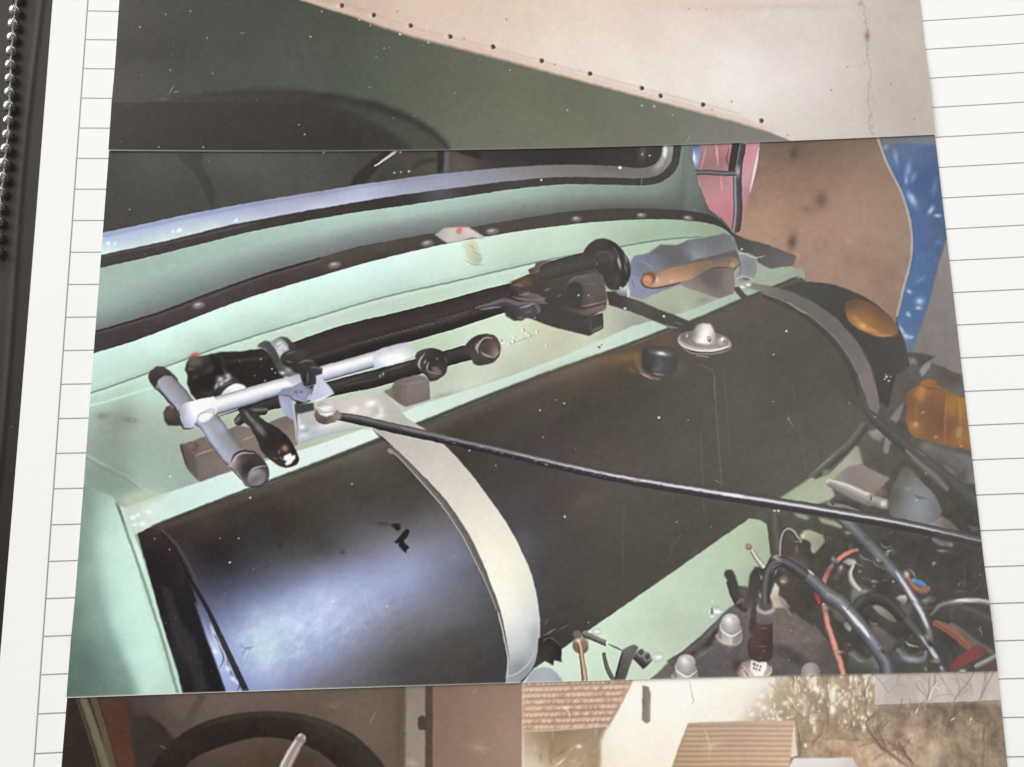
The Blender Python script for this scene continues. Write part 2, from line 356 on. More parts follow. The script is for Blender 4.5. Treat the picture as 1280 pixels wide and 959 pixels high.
    P(s, 'scuttle_panel', smooth_path(sb, 0).tolist() + [(868, 150), (866, 200), (874, 232), (886, 262), (905, 276), (920, 296)] + smooth_path(gt, 0)[::-1].tolist(),
      [(135, 345, 148, 166, 158), (135, 375, 156, 180, 170), (130, 400, 128, 140, 138), (200, 330, 150, 170, 162), (200, 350, 156, 182, 172), (200, 372, 128, 140, 138), (200, 388, 102, 108, 110), (260, 315, 152, 174, 164), (262, 335, 156, 180, 170), (262, 358, 104, 112, 114), (330, 300, 158, 184, 172), (340, 318, 142, 160, 152), (335, 338, 102, 110, 112), (420, 285, 158, 184, 174), (420, 300, 130, 144, 140), (420, 314, 102, 108, 110),
       (500, 270, 173, 200, 188), (500, 282, 142, 156, 150), (500, 296, 108, 110, 110), (580, 256, 173, 198, 188), (580, 270, 146, 162, 156), (580, 282, 112, 112, 114), (660, 245, 156, 178, 166), (660, 258, 124, 130, 128), (660, 272, 98, 96, 98), (740, 242, 140, 160, 148), (740, 254, 116, 122, 120), (820, 245, 124, 140, 130), (800, 258, 102, 104, 102), (870, 255, 98, 106, 100), (858, 190, 106, 118, 108), (862, 215, 108, 120, 112), (880, 262, 86, 92, 86)])
    # the panel rolls away from the light towards the gasket
    i0, i1, j0, j1 = bb = s.box(100, 170, 925, 430); X, Y = s.grid(bb)
    q = smooth_path(sb, 0); q = q[q[:, 0].argsort()]; r = smooth_path(gt, 0); r = r[r[:, 0].argsort()]
    ya, yb = np.interp(X, q[:, 0], q[:, 1]), np.interp(X, r[:, 0], r[:, 1])
    tt = np.clip((Y - ya) / np.maximum(yb - ya, 4) + .04 * fbm(s, bb, 60, 2, 17, 3, -18), 0, 1)
    cols = {110: [(156, 176, 165), (160, 184, 172), (150, 170, 160), (112, 122, 120)], 250: [(164, 190, 177), (162, 186, 174), (132, 147, 144), (106, 115, 115)], 500: [(176, 204, 191), (168, 192, 180), (132, 141, 137), (110, 115, 113)],
            660: [(160, 184, 169), (150, 170, 157), (122, 130, 123), (98, 101, 98)], 800: [(128, 146, 132), (124, 140, 127), (106, 112, 104), (86, 88, 82)], 900: [(110, 122, 110), (104, 116, 104), (92, 100, 90), (78, 80, 74)]}
    xs = sorted(cols); st = [0, .32, .68, 1]
    C3 = np.zeros(X.shape + (3,), np.float32)
    for c in range(3):
        lay = np.stack([np.interp(tt, st, [cols[x][k][c] for k in range(4)]) for x in xs])
        w = np.interp(X, xs, range(len(xs))); lo = np.minimum(w.astype(int), len(xs) - 2); f = w - lo
        C3[..., c] = np.take_along_axis(lay, lo[None], 0)[0] * (1 - f) + np.take_along_axis(lay, lo[None] + 1, 0)[0] * f
    m = blur((s.lab[j0:j1, i0:i1] == s.lid('scuttle_panel')).astype(np.float32), .7)
    s.put(bb, m * .92 * np.clip((862 - X) / 12, 0, 1), C3, None)
    P(s, 'bulkhead', smooth_path(gb, 0).tolist() + [(935, 320), (1000, 345), (1010, 420), (600, 700), (90, 760), (90, 480)],
      [(125, 460, 195, 226, 212), (200, 435, 207, 236, 222), (200, 460, 175, 202, 186), (260, 410, 205, 234, 220), (260, 430, 177, 206, 188), (330, 385, 209, 238, 224), (330, 405, 181, 210, 194), (420, 350, 211, 240, 228), (420, 375, 193, 220, 204), (500, 330, 211, 238, 230), (500, 355, 191, 216, 202), (580, 322, 207, 232, 214), (640, 305, 194, 220, 196), (640, 325, 184, 208, 186), (720, 295, 186, 212, 188), (800, 285, 166, 190, 164), (860, 285, 150, 174, 146), (900, 290, 140, 160, 134), (720, 312, 182, 204, 182), (800, 300, 156, 180, 152)])
    P(s, 'scuttle_panel/gasket_strip', smooth_path(gt, 0).tolist() + smooth_path(gb, 0)[::-1].tolist(),
      [(125, 425, 66, 56, 56), (200, 400, 74, 64, 64), (200, 412, 60, 52, 52), (300, 360, 72, 62, 60), (400, 332, 82, 72, 68), (400, 342, 66, 58, 54), (480, 310, 84, 76, 70), (480, 322, 66, 58, 54), (540, 300, 76, 68, 62), (620, 286, 78, 70, 64), (700, 274, 70, 64, 58), (780, 268, 66, 60, 54), (860, 270, 58, 54, 50), (910, 288, 52, 48, 46)])
    Ln(s, [(105, 419.5), (122, 413.5), (200, 391), (260, 367.5), (320, 346.5), (400, 323)], 2, (44, 40, 42), .8)
    Ln(s, [(105, 421), (200, 394), (320, 350), (400, 327)], 1.6, (122, 112, 114), .35)
    for x, y, ang in [(248, 382, -10), (418, 331.5, -10), (534, 304.5, -8), (615, 289.5, -6), (721, 274, -5), (802, 269.5, 0), (860, 273, 8)]:
        k = 1 if x < 700 else .75
        E(s, 'scuttle_panel/gasket_strip', x, y, 9 * k, 4.6 * k, ang, (96, 88, 84), .8)
        E(s, 'scuttle_panel/rivet#%d' % x, x, y - .5, 7 * k, 3.4 * k, ang, (122, 116, 114), 1)
        G(s, x - 1, y - 1.2, 3.2 * k, 1.4 * k, ang, (198, 194, 194), .8)
    # torn label
    P(s, 'torn_label', [(543, 293), (556, 285), (572, 284), (586, 284), (592, 288), (606, 296), (604, 299), (590, 297), (576, 302), (560, 304), (550, 298)], [(550, 293, 176, 172, 166), (565, 292, 198, 194, 186), (580, 298, 188, 180, 170), (595, 293, 214, 196, 190), (604, 297, 196, 186, 170), (560, 302, 190, 190, 178)], soft=.9)
    P(s, 'torn_label', [(577, 304), (592, 298), (597, 306), (600, 316), (604, 324), (598, 331), (586, 326), (582, 314)], [(585, 308, 206, 208, 180), (595, 318, 190, 194, 168), (600, 328, 170, 176, 156)], soft=1.6, a=.85)
    E(s, 'torn_label', 574, 288, 3.4, 5, 20, (212, 122, 102), 1, .9)
    G(s, 588, 291, 5, 3, 0, (226, 196, 190), .8)
    for q in ([(583, 326), (590, 330), (604, 332)], [(590, 314), (600, 320)], [(586, 306), (594, 312)]):
        Ln(s, q, 1.2, (140, 148, 128), .7)
    SP(s, [(585, 330, 2), (604, 327, 1.6), (577, 305, 1.6), (616, 334, 1.2)], (238, 240, 226))
    # crease between bulkhead and shelf, then the shelf
    cr = [(100, 497), (118, 490), (150, 479), (200, 461), (260, 439), (320, 419.5), (400, 395), (480, 371.5), (560, 353.5), (640, 335), (700, 322), (760, 311), (800, 304), (830, 299.5), (860, 297), (880, 296)]
    P(s, 'shelf', smooth_path(cr, 0).tolist() + [(905, 300), (1005, 340), (1005, 350), (860, 405), (640, 495), (320, 612), (185, 662), (110, 640)],
      [(130, 500, 178, 212, 190), (150, 520, 145, 154, 141), (140, 560, 143, 158, 143), (185, 500, 182, 214, 192), (220, 470, 198, 228, 206), (170, 545, 155, 176, 159), (200, 580, 155, 178, 161), (150, 590, 145, 166, 151), (180, 610, 163, 188, 169), (230, 600, 153, 174, 159), (215, 530, 165, 182, 163), (230, 445, 186, 220, 196), (300, 440, 192, 219, 198), (400, 400, 188, 215, 194), (500, 372, 186, 209, 188), (580, 355, 189, 213, 191), (660, 340, 191, 219, 195),
       (300, 520, 178, 187, 166), (330, 555, 168, 181, 160), (440, 520, 190, 199, 182), (540, 420, 188, 209, 180), (590, 400, 201, 225, 197), (560, 470, 187, 195, 177), (640, 420, 203, 219, 195), (640, 455, 187, 195, 175), (590, 490, 201, 213, 193), (700, 425, 191, 191, 169), (680, 410, 201, 201, 171), (760, 400, 178, 187, 166), (740, 430, 195, 203, 179), (820, 375, 164, 173, 150), (840, 390, 156, 163, 144), (790, 400, 158, 161, 146), (870, 370, 156, 163, 142), (860, 385, 166, 177, 154), (960, 352, 152, 169, 146), (880, 300, 160, 181, 156), (830, 305, 172, 193, 168), (780, 318, 176, 201, 176)])
    G(s, 880, 375, 10, 4, -12, (128, 128, 120), .5); G(s, 805, 405, 18, 5, -10, (146, 144, 134), .4); G(s, 640, 470, 60, 3, -18, (160, 168, 154), .35)
    G(s, 555, 494, 14, 3, -15, (140, 150, 138), .5)
    T(s, None, cr, 1.2, (104, 130, 112), a=.85)
    T(s, None, [(x, y - 3) for x, y in cr], 2.2, (160, 188, 168), a=.3, soft=2)
    T(s, None, [(x, y + 3.4) for x, y in cr[:12]], 2.2, (206, 228, 210), a=.5, soft=2)
    Ln(s, [(112, 507), (130, 503), (165, 492), (200, 482)], 3, (214, 240, 224), .55)
    # fold marks on the shelf corner
    Ln(s, [(104, 566), (125, 578), (160, 596), (180, 611), (200, 618)], 2.4, (176, 200, 182), .6)
    Ln(s, [(104, 570), (124, 583), (158, 600), (176, 612)], 1.6, (112, 126, 114), .45)
    P(s, None, [(104, 586), (150, 578), (176, 612), (140, 620), (104, 615)], (128, 146, 132), soft=5, a=.5)
    G(s, 128, 520, 7, 4, 0, (110, 112, 104), .5); G(s, 163, 525, 8, 3, 10, (116, 118, 110), .5)
    SP(s, [(213, 595.5, 1.8), (221, 457, 2.2), (210, 540, 1), (165, 525, 1)], (236, 244, 238))
    # front lip of the shelf
    P(s, 'shelf/front_lip', [(140, 640), (160, 633), (200, 619), (285, 591), (330, 577), (400, 555), (480, 527), (520, 508), (580, 489), (640, 469), (700, 447), (770, 417), (790, 408), (862, 388), (920, 366), (1003, 334), (1006, 346), (960, 363), (927, 376.5), (866, 402), (835, 413), (800, 427), (760, 441), (700, 462), (648, 481), (560, 517), (520, 532), (480, 548), (400, 579), (340, 602), (300, 616), (240, 637), (186, 660), (160, 672)],
      [(165, 650, 196, 215, 202), (190, 640, 210, 229, 218), (220, 630, 200, 225, 214), (270, 608, 210, 233, 224), (330, 592, 216, 235, 226), (400, 565, 214, 231, 224), (480, 538, 218, 235, 226), (560, 508, 202, 225, 208), (620, 488, 200, 221, 206), (700, 455, 196, 219, 200), (770, 428, 194, 217, 198), (866, 395, 174, 197, 174), (930, 368, 160, 179, 156), (1000, 340, 146, 159, 142)], soft=.7)
    P(s, None, [(150, 622), (185, 612), (215, 616), (195, 626), (160, 640)], (186, 200, 172), soft=3, a=.7)
    for x, y, r in [(166, 647, 2.4), (172, 644, 2), (178, 655, 2.6), (168, 656, 1.6), (186, 640, 2)]:
        G(s, x, y, r * 1.4, r, 0, (240, 250, 242), .9)
    SP(s, [(749, 434, 2.6)], (96, 98, 84), .9); SP(s, [(753, 436, 1)], (236, 240, 226)); SP(s, [(752, 431, 1.4)], (70, 70, 60))
    for x, y, r in [(653, 413, 2), (661, 420, 1.8), (671, 415, 2), (641, 427, 2), (636, 430, 1.6), (625, 427, 2.8), (658, 417, 1.4), (642, 422, 1.4), (683, 432, 1.3)]:
        E(s, None, x, y, r, r * .8, 30, (240, 244, 234), .4, .95); E(s, None, x + 1.6, y - .4, r * .6, r, 0, (120, 130, 112), .5, .6)
    Ln(s, [(640, 430), (655, 424), (668, 419)], 1.4, (150, 162, 146), .6)

    # ---- left wing ---------------------------------------------------------
    P(s, 'inner_wing', [(60, 600), (105, 606), (142, 622), (147, 632), (160, 668), (178, 720), (200, 780), (220, 830), (238, 880), (60, 880)],
      [(105, 615, 130, 152, 136), (100, 650, 136, 160, 144), (96, 700, 124, 148, 136), (115, 640, 140, 166, 150), (130, 640, 172, 202, 184), (130, 680, 186, 220, 204), (115, 680, 150, 178, 164), (118, 720, 152, 182, 168), (140, 720, 192, 228, 212), (165, 710, 200, 232, 216), (150, 680, 198, 230, 212), (100, 760, 116, 140, 128), (120, 760, 138, 168, 154), (140, 770, 180, 216, 200), (165, 770, 196, 232, 216), (190, 770, 196, 230, 214), (98, 810, 104, 128, 116), (120, 815, 112, 138, 126), (145, 815, 150, 184, 170), (165, 820, 190, 226, 210), (200, 820, 198, 232, 216), (100, 850, 96, 120, 110), (130, 855, 106, 132, 122), (160, 855, 142, 174, 160), (180, 858, 190, 224, 208), (215, 858, 186, 216, 200)], soft=.8)
    P(s, None, [(60, 590), (104, 606), (110, 640), (113, 670), (118, 705), (128, 750), (144, 798), (162, 838), (178, 885), (60, 885)], [(100, 620, 132, 152, 138), (105, 660, 140, 162, 148), (98, 700, 130, 152, 140), (112, 710, 150, 176, 162), (98, 760, 118, 140, 130), (122, 770, 140, 166, 154), (96, 820, 100, 122, 112), (140, 825, 122, 148, 138), (100, 860, 92, 114, 104), (160, 862, 118, 142, 132)], soft=4.5, a=.85)
    G(s, 112, 832, 14, 28, -25, (88, 108, 98), .4)
    P(s, 'inner_wing/flange', [(148, 632), (155, 634), (166, 664), (176, 690), (190, 735), (210, 790), (236, 868), (240, 885), (224, 885), (200, 812), (180, 745), (166, 700)], [(160, 660, 196, 222, 202), (172, 690, 210, 240, 220), (185, 735, 190, 226, 206), (205, 785, 196, 230, 208), (230, 860, 186, 214, 194)], soft=.6)
    T(s, None, [(146, 628), (155, 655), (170, 698), (188, 752), (206, 806), (224, 870)], 1.8, (104, 132, 116), a=.7, soft=1.2)
    Ln(s, [(144, 628), (150, 640), (156, 656)], 3.4, (92, 110, 96), .6)

    # ---- fuel tank ---------------------------------------------------------
    body = [(186, 660), (240, 638), (300, 617), (340, 603), (400, 580), (480, 549), (520, 533), (560, 518), (648, 482), (700, 463), (760, 442), (800, 428), (835, 414), (866, 403), (927, 377), (960, 364), (1002, 347),
            (1008, 352), (1018, 353), (1030, 354), (1045, 357), (1060, 362), (1078, 370), (1096, 381), (1110, 394), (1122, 409), (1130, 424), (1134, 440), (1130, 475), (1110, 510), (1086, 534), (1060, 562), (1036, 583), (1012, 601), (975, 624), (937, 648), (885, 684), (834, 720), (770, 764), (702, 811), (690, 850), (640, 880), (234, 890), (222, 836), (200, 768), (182, 702), (172, 668)]
    P(s, 'fuel_tank', body,
      [(200, 672, 61, 51, 47), (260, 650, 71, 63, 57), (350, 612, 77, 69, 61), (450, 572, 88, 82, 74), (545, 535, 73, 67, 59), (650, 494, 84, 74, 66), (720, 470, 92, 78, 66), (790, 445, 88, 74, 60), (900, 400, 84, 76, 70), (960, 375, 90, 82, 74), (1005, 360, 84, 80, 72),
       (260, 680, 53, 45, 45), (350, 650, 57, 49, 45), (450, 620, 70, 66, 60), (560, 590, 61, 55, 49), (650, 540, 68, 62, 56), (730, 510, 66, 61, 53), (800, 490, 70, 65, 57), (880, 470, 80, 75, 67), (950, 440, 78, 74, 66), (1020, 420, 76, 73, 64), (1050, 470, 74, 71, 63), (1060, 520, 84, 80, 72), (1000, 500, 78, 74, 66), (920, 540, 84, 79, 71), (840, 560, 80, 74, 67), (750, 560, 74, 66, 60), (680, 560, 70, 62, 60), (1000, 580, 84, 80, 72),
       (700, 620, 76, 68, 64), (730, 630, 82, 74, 69), (780, 640, 84, 78, 71), (860, 640, 76, 70, 63), (930, 620, 76, 72, 64), (720, 700, 74, 69, 64), (800, 700, 72, 68, 60), (680, 660, 74, 69, 68), (740, 760, 72, 66, 60), (700, 780, 68, 62, 58), (660, 680, 80, 78, 82), (670, 640, 72, 68, 70),
       (404, 672, 72, 70, 68), (404, 688, 78, 76, 76), (404, 702, 112, 110, 122), (404, 719, 138, 143, 172), (404, 732, 154, 166, 203), (404, 749, 182, 192, 226), (404, 764, 186, 195, 230), (404, 779, 183, 193, 226), (404, 796, 168, 178, 210), (404, 817, 152, 165, 198), (404, 834, 142, 143, 168), (404, 857, 118, 116, 128), (504, 645, 84, 80, 78), (504, 660, 100, 97, 98), (504, 680, 130, 132, 148), (504, 700, 149, 154, 180), (504, 713, 158, 167, 200), (504, 736, 150, 158, 191), (504, 759, 134, 138, 160), (504, 782, 117, 117, 128), (504, 805, 100, 98, 104), (504, 823, 82, 81, 83), (504, 848, 76, 73, 73), (329, 665, 60, 56, 56), (329, 690, 66, 65, 64), (329, 711, 83, 83, 95), (329, 735, 104, 111, 137), (329, 756, 144, 154, 189), (329, 772, 174, 184, 214), (329, 792, 196, 214, 232), (329, 817, 196, 216, 228), (329, 833, 180, 193, 224), (329, 858, 148, 159, 200), (574, 650, 104, 102, 106), (574, 670, 118, 118, 128), (574, 694, 127, 129, 149), (574, 713, 116, 118, 135), (574, 738, 110, 112, 125), (574, 760, 104, 104, 111), (574, 781, 94, 93, 96), (574, 799, 84, 79, 77), (574, 840, 75, 70, 68), (366, 690, 74, 73, 74), (366, 720, 112, 116, 138), (366, 745, 150, 161, 196), (366, 765, 180, 190, 222), (366, 785, 190, 204, 229), (366, 805, 182, 197, 219), (366, 830, 161, 173, 204), (366, 852, 140, 145, 176), (454, 690, 119, 119, 132), (454, 720, 154, 164, 197), (454, 745, 167, 176, 210), (454, 765, 161, 168, 197), (454, 785, 145, 151, 175), (454, 805, 130, 136, 157), (454, 830, 110, 110, 122), (454, 852, 98, 96, 102), (540, 690, 135, 138, 158), (540, 720, 135, 140, 165), (540, 745, 124, 128, 147), (540, 765, 114, 115, 127), (540, 785, 102, 101, 108), (540, 805, 88, 85, 87), (540, 830, 79, 75, 74), (540, 852, 76, 72, 70), (612, 700, 92, 90, 98), (616, 740, 86, 85, 92), (622, 780, 78, 76, 79), (630, 825, 66, 64, 65), (600, 650, 82, 78, 78), (280, 705, 54, 50, 56), (268, 690, 50, 45, 46), (292, 745, 92, 98, 124), (286, 770, 120, 128, 162), (292, 795, 158, 170, 204), (300, 825, 160, 174, 210), (312, 858, 146, 158, 200)], soft=.7, power=2.0)
    NZ(s, ['fuel_tank'], 5, 26, 3, 31, 3.5, -24)
    # wing behind the tank's far end
    P(s, 'far_wing', [(1003, 352), (1015, 353), (1030, 354), (1045, 357), (1060, 362), (1078, 370), (1096, 381), (1110, 394), (1122, 409), (1130, 424), (1134, 440), (1140, 470), (1130, 500), (1110, 510), (1096, 500), (1094, 470), (1082, 440), (1060, 412), (1030, 390), (990, 372), (965, 364)],
      [(1000, 362, 68, 67, 62), (1050, 375, 62, 61, 56), (1090, 400, 66, 61, 52), (1110, 440, 66, 63, 58), (1115, 480, 60, 59, 54), (1130, 460, 70, 67, 62), (1040, 385, 60, 59, 56)], soft=.8)
    P(s, 'amber_lamp', [(1056, 382), (1060, 376), (1072, 374), (1092, 381), (1112, 395), (1122, 408), (1122, 416), (1112, 421), (1095, 420), (1075, 412), (1062, 402), (1057, 392)],
      [(1062, 384, 103, 75, 54), (1080, 380, 108, 79, 55), (1100, 392, 106, 76, 52), (1066, 396, 147, 105, 68), (1080, 402, 161, 113, 66), (1100, 410, 137, 99, 61), (1116, 410, 125, 91, 62), (1110, 420, 138, 99, 67)], sm=1, soft=.8)
    G(s, 1079, 408, 5, 3, 35, (226, 178, 104), .9); G(s, 1070, 399, 6, 2, 50, (196, 142, 78), .6); G(s, 1088, 412, 12, 2.4, 22, (200, 150, 84), .7); G(s, 1105, 419, 9, 1.6, 0, (190, 146, 90), .6)
    # end cap ring on the tank
    P(s, 'fuel_tank/end_cap', [(172, 668), (186, 660), (200, 664), (214, 682), (228, 705), (238, 728), (252, 770), (270, 820), (286, 870), (290, 890), (236, 890), (222, 836), (200, 768), (182, 702)],
      [(190, 675, 56, 46, 46), (195, 700, 38, 32, 33), (205, 730, 36, 32, 33), (225, 720, 46, 40, 42), (215, 770, 40, 37, 38), (240, 780, 34, 31, 34), (235, 820, 48, 45, 46), (250, 850, 38, 36, 37), (262, 840, 32, 30, 33), (240, 862, 40, 38, 40), (275, 868, 36, 34, 40)], soft=.9)
    P(s, None, [(200, 728), (214, 740), (226, 775), (244, 800), (262, 862), (246, 866), (236, 830), (222, 812), (213, 780)], (62, 58, 60), soft=2.5, a=.7)
    P(s, 'fuel_tank/end_cap', [(243, 752), (250, 758), (262, 790), (280, 825), (296, 868), (286, 872), (270, 826), (255, 785)], [(248, 765, 104, 108, 140), (258, 790, 150, 160, 205), (268, 812, 190, 204, 232), (280, 838, 168, 184, 220), (290, 862, 150, 166, 205)], soft=1.2)
    P(s, None, [(262, 778), (280, 800), (300, 838), (306, 868), (296, 870), (284, 838), (270, 810)], [(275, 805, 196, 206, 224), (290, 840, 160, 172, 208), (300, 862, 150, 160, 200)], soft=1.6, a=.9)
    for q in ([(272, 800), (280, 822), (276, 834)], [(284, 822), (290, 842), (298, 850)], [(294, 846), (300, 856), (297, 864)], [(268, 792), (274, 802)]):
        Ln(s, q, 2.2, (78, 84, 112), .7); 
    for x, y in [(270, 814), (298, 852), (286, 836), (292, 848)]: G(s, x, y, 3.4, 2.6, 50, (228, 238, 246), .9)
    T(s, None, [(198, 662), (216, 683), (230, 708), (240, 728), (262, 766), (284, 812), (312, 872)], [.8, 1.2, 1.8, 2.2, 2.8, 3.6, 4], (34, 31, 36), a=.85, soft=1)
    T(s, None, [(200, 660), (220, 680), (236, 706), (246, 728)], 1, (104, 96, 92), a=.5, soft=1)
    # scratches and texture in the highlight
    g = np.random.default_rng(3)
    i0, i1, j0, j1 = bb = s.box(282, 690, 610, 872); X, Y = s.grid(bb)
    band = np.exp(-((Y - (806 - (X - 320) * .27)) / 42) ** 2) * np.clip((585 - X) / 230, 0, 1) * np.clip((X - 290 - (Y - 800) * .35) / 8, 0, 1)
    n = fbm(s, bb, 7, 4, 91, 2.2, -55) + .7 * fbm(s, bb, 16, 3, 92, 2.5, 20)
    n = np.sign(n) * np.abs(n) ** .8
    s.rgb[j0:j1, i0:i1] += (n * band * 15)[..., None] * np.array([1, 1, .85], np.float32)
    n = np.clip(fbm(s, bb, 9, 3, 93, 1.6, -40) - .25, 0, 1) * band
    s.rgb[j0:j1, i0:i1] += (n * 26)[..., None]
    for q, w, c, a in [([(455, 738), (459, 756), (464, 772)], 2.2, (186, 192, 220), .4), ([(462, 790), (452, 778)], 3, (170, 180, 210), .3), ([(304, 818), (309, 810), (314, 812)], 1.4, (90, 96, 120), .5), ([(300, 806), (308, 810), (318, 808)], 1, (84, 90, 112), .45), ([(308, 824), (312, 816)], 1, (84, 90, 112), .4)]:
        Ln(s, q, w, c, a)
    # flaked paint marks
    P(s, None, [(488, 656), (494, 654), (500, 655), (501, 661), (497, 664), (492, 660)], (44, 38, 36), soft=.8)
    P(s, None, [(503, 666), (508, 661), (512, 663), (510, 670), (505, 676), (506, 679), (512, 685), (508, 688), (508, 692), (503, 688), (498, 683), (499, 678), (496, 680), (493, 678), (498, 672)], (38, 33, 33), soft=.6)
    G(s, 478, 655, 10, 2, 5, (56, 50, 48), .5); G(s, 350, 683, 3, 4, 0, (44, 42, 50), .5); G(s, 428, 690, 3, 3, 0, (52, 50, 60), .5)
    # dusty rim under the lip, brown wear, streaks
    T(s, None, [(190, 664), (300, 622), (400, 585), (520, 540), (640, 492), (760, 448)], [2, 4, 6, 7, 6, 6], (112, 104, 94), a=.42, soft=6)
    T(s, None, [(187, 659), (300, 615.5), (400, 578.5), (520, 531.5), (648, 480.5), (760, 440.5), (835, 412), (866, 401.5), (927, 375.5), (1000, 346)], [1.2, 1.6, 2.6, 2.6, 2.4, 2.4, 2.2, 2.2, 2.2, 2], (58, 62, 52), a=.9, soft=1.4)
    for x, y, rx, ry, c, a in [(740, 452, 40, 5, (118, 94, 70), .55), (785, 447, 22, 5, (130, 100, 66), .6), (700, 470, 40, 6, (104, 86, 70), .5), (800, 458, 10, 6, (124, 94, 60), .5), (830, 425, 14, 6, (104, 78, 62), .5), (730, 625, 24, 7, (104, 92, 86), .25), (700, 640, 30, 10, (88, 78, 74), .2), (655, 690, 12, 30, (96, 96, 112), .3), (750, 570, 60, 8, (92, 80, 74), .2), (925, 800, 2, 2, (0, 0, 0), 0)]:
        G(s, x, y, rx, ry, -14, c, a)
    for q, a in [([(893, 470), (897, 540), (902, 608)], .35), ([(905, 460), (912, 560)], .16), ([(876, 540), (880, 640)], .2), ([(780, 630), (778, 720)], .16), ([(990, 480), (1008, 590)], .14), ([(950, 420), (960, 470)], .14), ([(840, 690), (860, 660), (900, 640)], .1)]:
        Ln(s, q, 1.6, (128, 124, 116), a)
    for q in ([(836, 700), (842, 680), (852, 668)], [(862, 700), (874, 682)]): Ln(s, q, 5, (92, 86, 78), .4)

    # ---- straps ------------------------------------------------------------
    # mounting plate with rivets on the shelf
    P(s, 'strap_plate', Z(320, 490, 8)([(395, 240), (560, 190), (760, 120), (1200, 0), (1290, 20), (1500, 250), (1600, 330), (1280, 300), (1100, 310), (850, 340), (560, 460), (420, 520)]), [(375, 528, 178, 178, 182), (400, 540, 190, 190, 196), (430, 510, 200, 196, 186), (460, 500, 204, 198, 188), (470, 512, 198, 192, 186), (490, 512, 188, 182, 174), (440, 535, 190, 194, 196), (470, 490, 190, 196, 178), (380, 545, 176, 186, 190)], soft=.8)
    z = Z(320, 490, 8)
    for x, y, rx, ry, c, a in [(1150, 120, 6, 4, (250, 248, 244), .95), (980, 180, 6, 4, (240, 234, 228), .8), (1180, 190, 8, 5, (176, 170, 164), .6), (1250, 180, 3, 6, (228, 226, 222), .7), (1100, 200, 10, 4, (222, 216, 208), .7), (1240, 240, 6, 3, (236, 236, 232), .7), (460, 350, 3, 2.4, (252, 252, 255), .95), (480, 430, 8, 3, (220, 222, 232), .8), (600, 400, 12, 3, (168, 170, 186), .6), (500, 390, 5, 2, (150, 150, 166), .6), (740, 330, 16, 4, (232, 230, 230), .7), (560, 300, 8, 4, (170, 172, 182), .6), (430, 300, 3, 8, (214, 218, 226), .7)]:
        (px, py), = z([(x, y)]); G(s, px, py, rx, ry, -15, c, a)
    T(s, None, z([(410, 520), (560, 470), (760, 410), (1000, 370), (1180, 370)]), 1.4, (150, 176, 166), a=.5, soft=1.2)
    # far strap
    P(s, 'tank_strap#2', [(925, 357), (940, 354), (962, 357), (990, 365), (1020, 379), (1048, 400), (1072, 428), (1088, 458), (1097, 490), (1100, 510), (1096, 518), (1086, 510), (1081, 492), (1072, 464), (1056, 436), (1036, 412), (1006, 388), (980, 374), (950, 364)],
      [(940, 358, 126, 129, 112), (980, 368, 106, 103, 96), (1010, 382, 100, 95, 90), (1050, 412, 104, 99, 96), (1075, 445, 110, 103, 102), (1088, 475, 120, 111, 110), (1094, 505, 116, 109, 108)], soft=.7)
    T(s, None, [(950, 365), (980, 376), (1006, 390), (1036, 414), (1056, 438), (1072, 466), (1080, 490)], 1, (140, 136, 128), a=.6)
    T(s, None, [(950, 369), (980, 381), (1004, 394), (1033, 419), (1052, 443), (1066, 470), (1073, 495)], 2.4, (64, 60, 54), a=.8, soft=1.5)
    Ln(s, [(984, 378), (1000, 388), (1008, 392)], 1.2, (186, 182, 172), .7)
    # near strap
    rgt = [(500, 520), (522, 531), (549, 550), (580, 582), (608, 618), (632, 652), (650, 685), (665, 720), (673, 758), (675, 790), (671, 820), (664, 838), (650, 853), (648, 866)]
    lft = [(466, 535), (474, 543), (498, 565), (530, 596), (557, 625), (584, 664), (602, 700), (613, 728), (624, 758), (632, 792), (636, 822), (634, 842), (630, 860)]
    P(s, 'tank_strap', smooth_path(rgt, 0).tolist() + smooth_path(lft, 0)[::-1].tolist(),
      [(480, 538, 182, 176, 168), (510, 545, 190, 183, 176), (530, 565, 196, 188, 181), (545, 590, 208, 200, 192), (570, 590, 206, 198, 188), (580, 630, 222, 214, 202), (605, 640, 224, 218, 204), (610, 690, 240, 234, 218), (635, 690, 236, 232, 214), (630, 730, 244, 238, 222), (655, 730, 226, 226, 212), (640, 770, 232, 232, 222), (665, 770, 206, 208, 206), (645, 810, 196, 200, 200), (665, 810, 178, 180, 184), (650, 838, 150, 154, 160), (640, 856, 156, 160, 164)], soft=.6)
    G(s, 668, 795, 5, 14, 5, (158, 164, 172), .5); G(s, 648, 835, 10, 10, 30, (134, 138, 146), .6); Ln(s, [(632, 846), (645, 842), (660, 830), (668, 815)], 1.4, (214, 216, 216), .7)
    el = [(486, 562), (500, 570), (530, 602), (556, 632), (580, 668), (598, 704), (610, 730), (622, 762)]
    T(s, 'tank_strap/edge_strip', el, [2.4, 3, 3.6, 3.8, 3.6, 3.2, 2.6, 2], [(-1, (98, 92, 88)), (.2, (116, 110, 104)), (.6, (122, 116, 110)), (.85, (206, 202, 194)), (1, (120, 114, 110))], soft=.4)
    E(s, None, 488, 564, 4, 3, 30, (146, 140, 134), .7, .9)
    T(s, None, [(622, 762), (630, 795), (635, 825), (633, 850)], 1, (212, 208, 200), a=.8)
    Ln(s, [(466, 537), (478, 548), (490, 557)], 2.4, (44, 50, 42), .8)

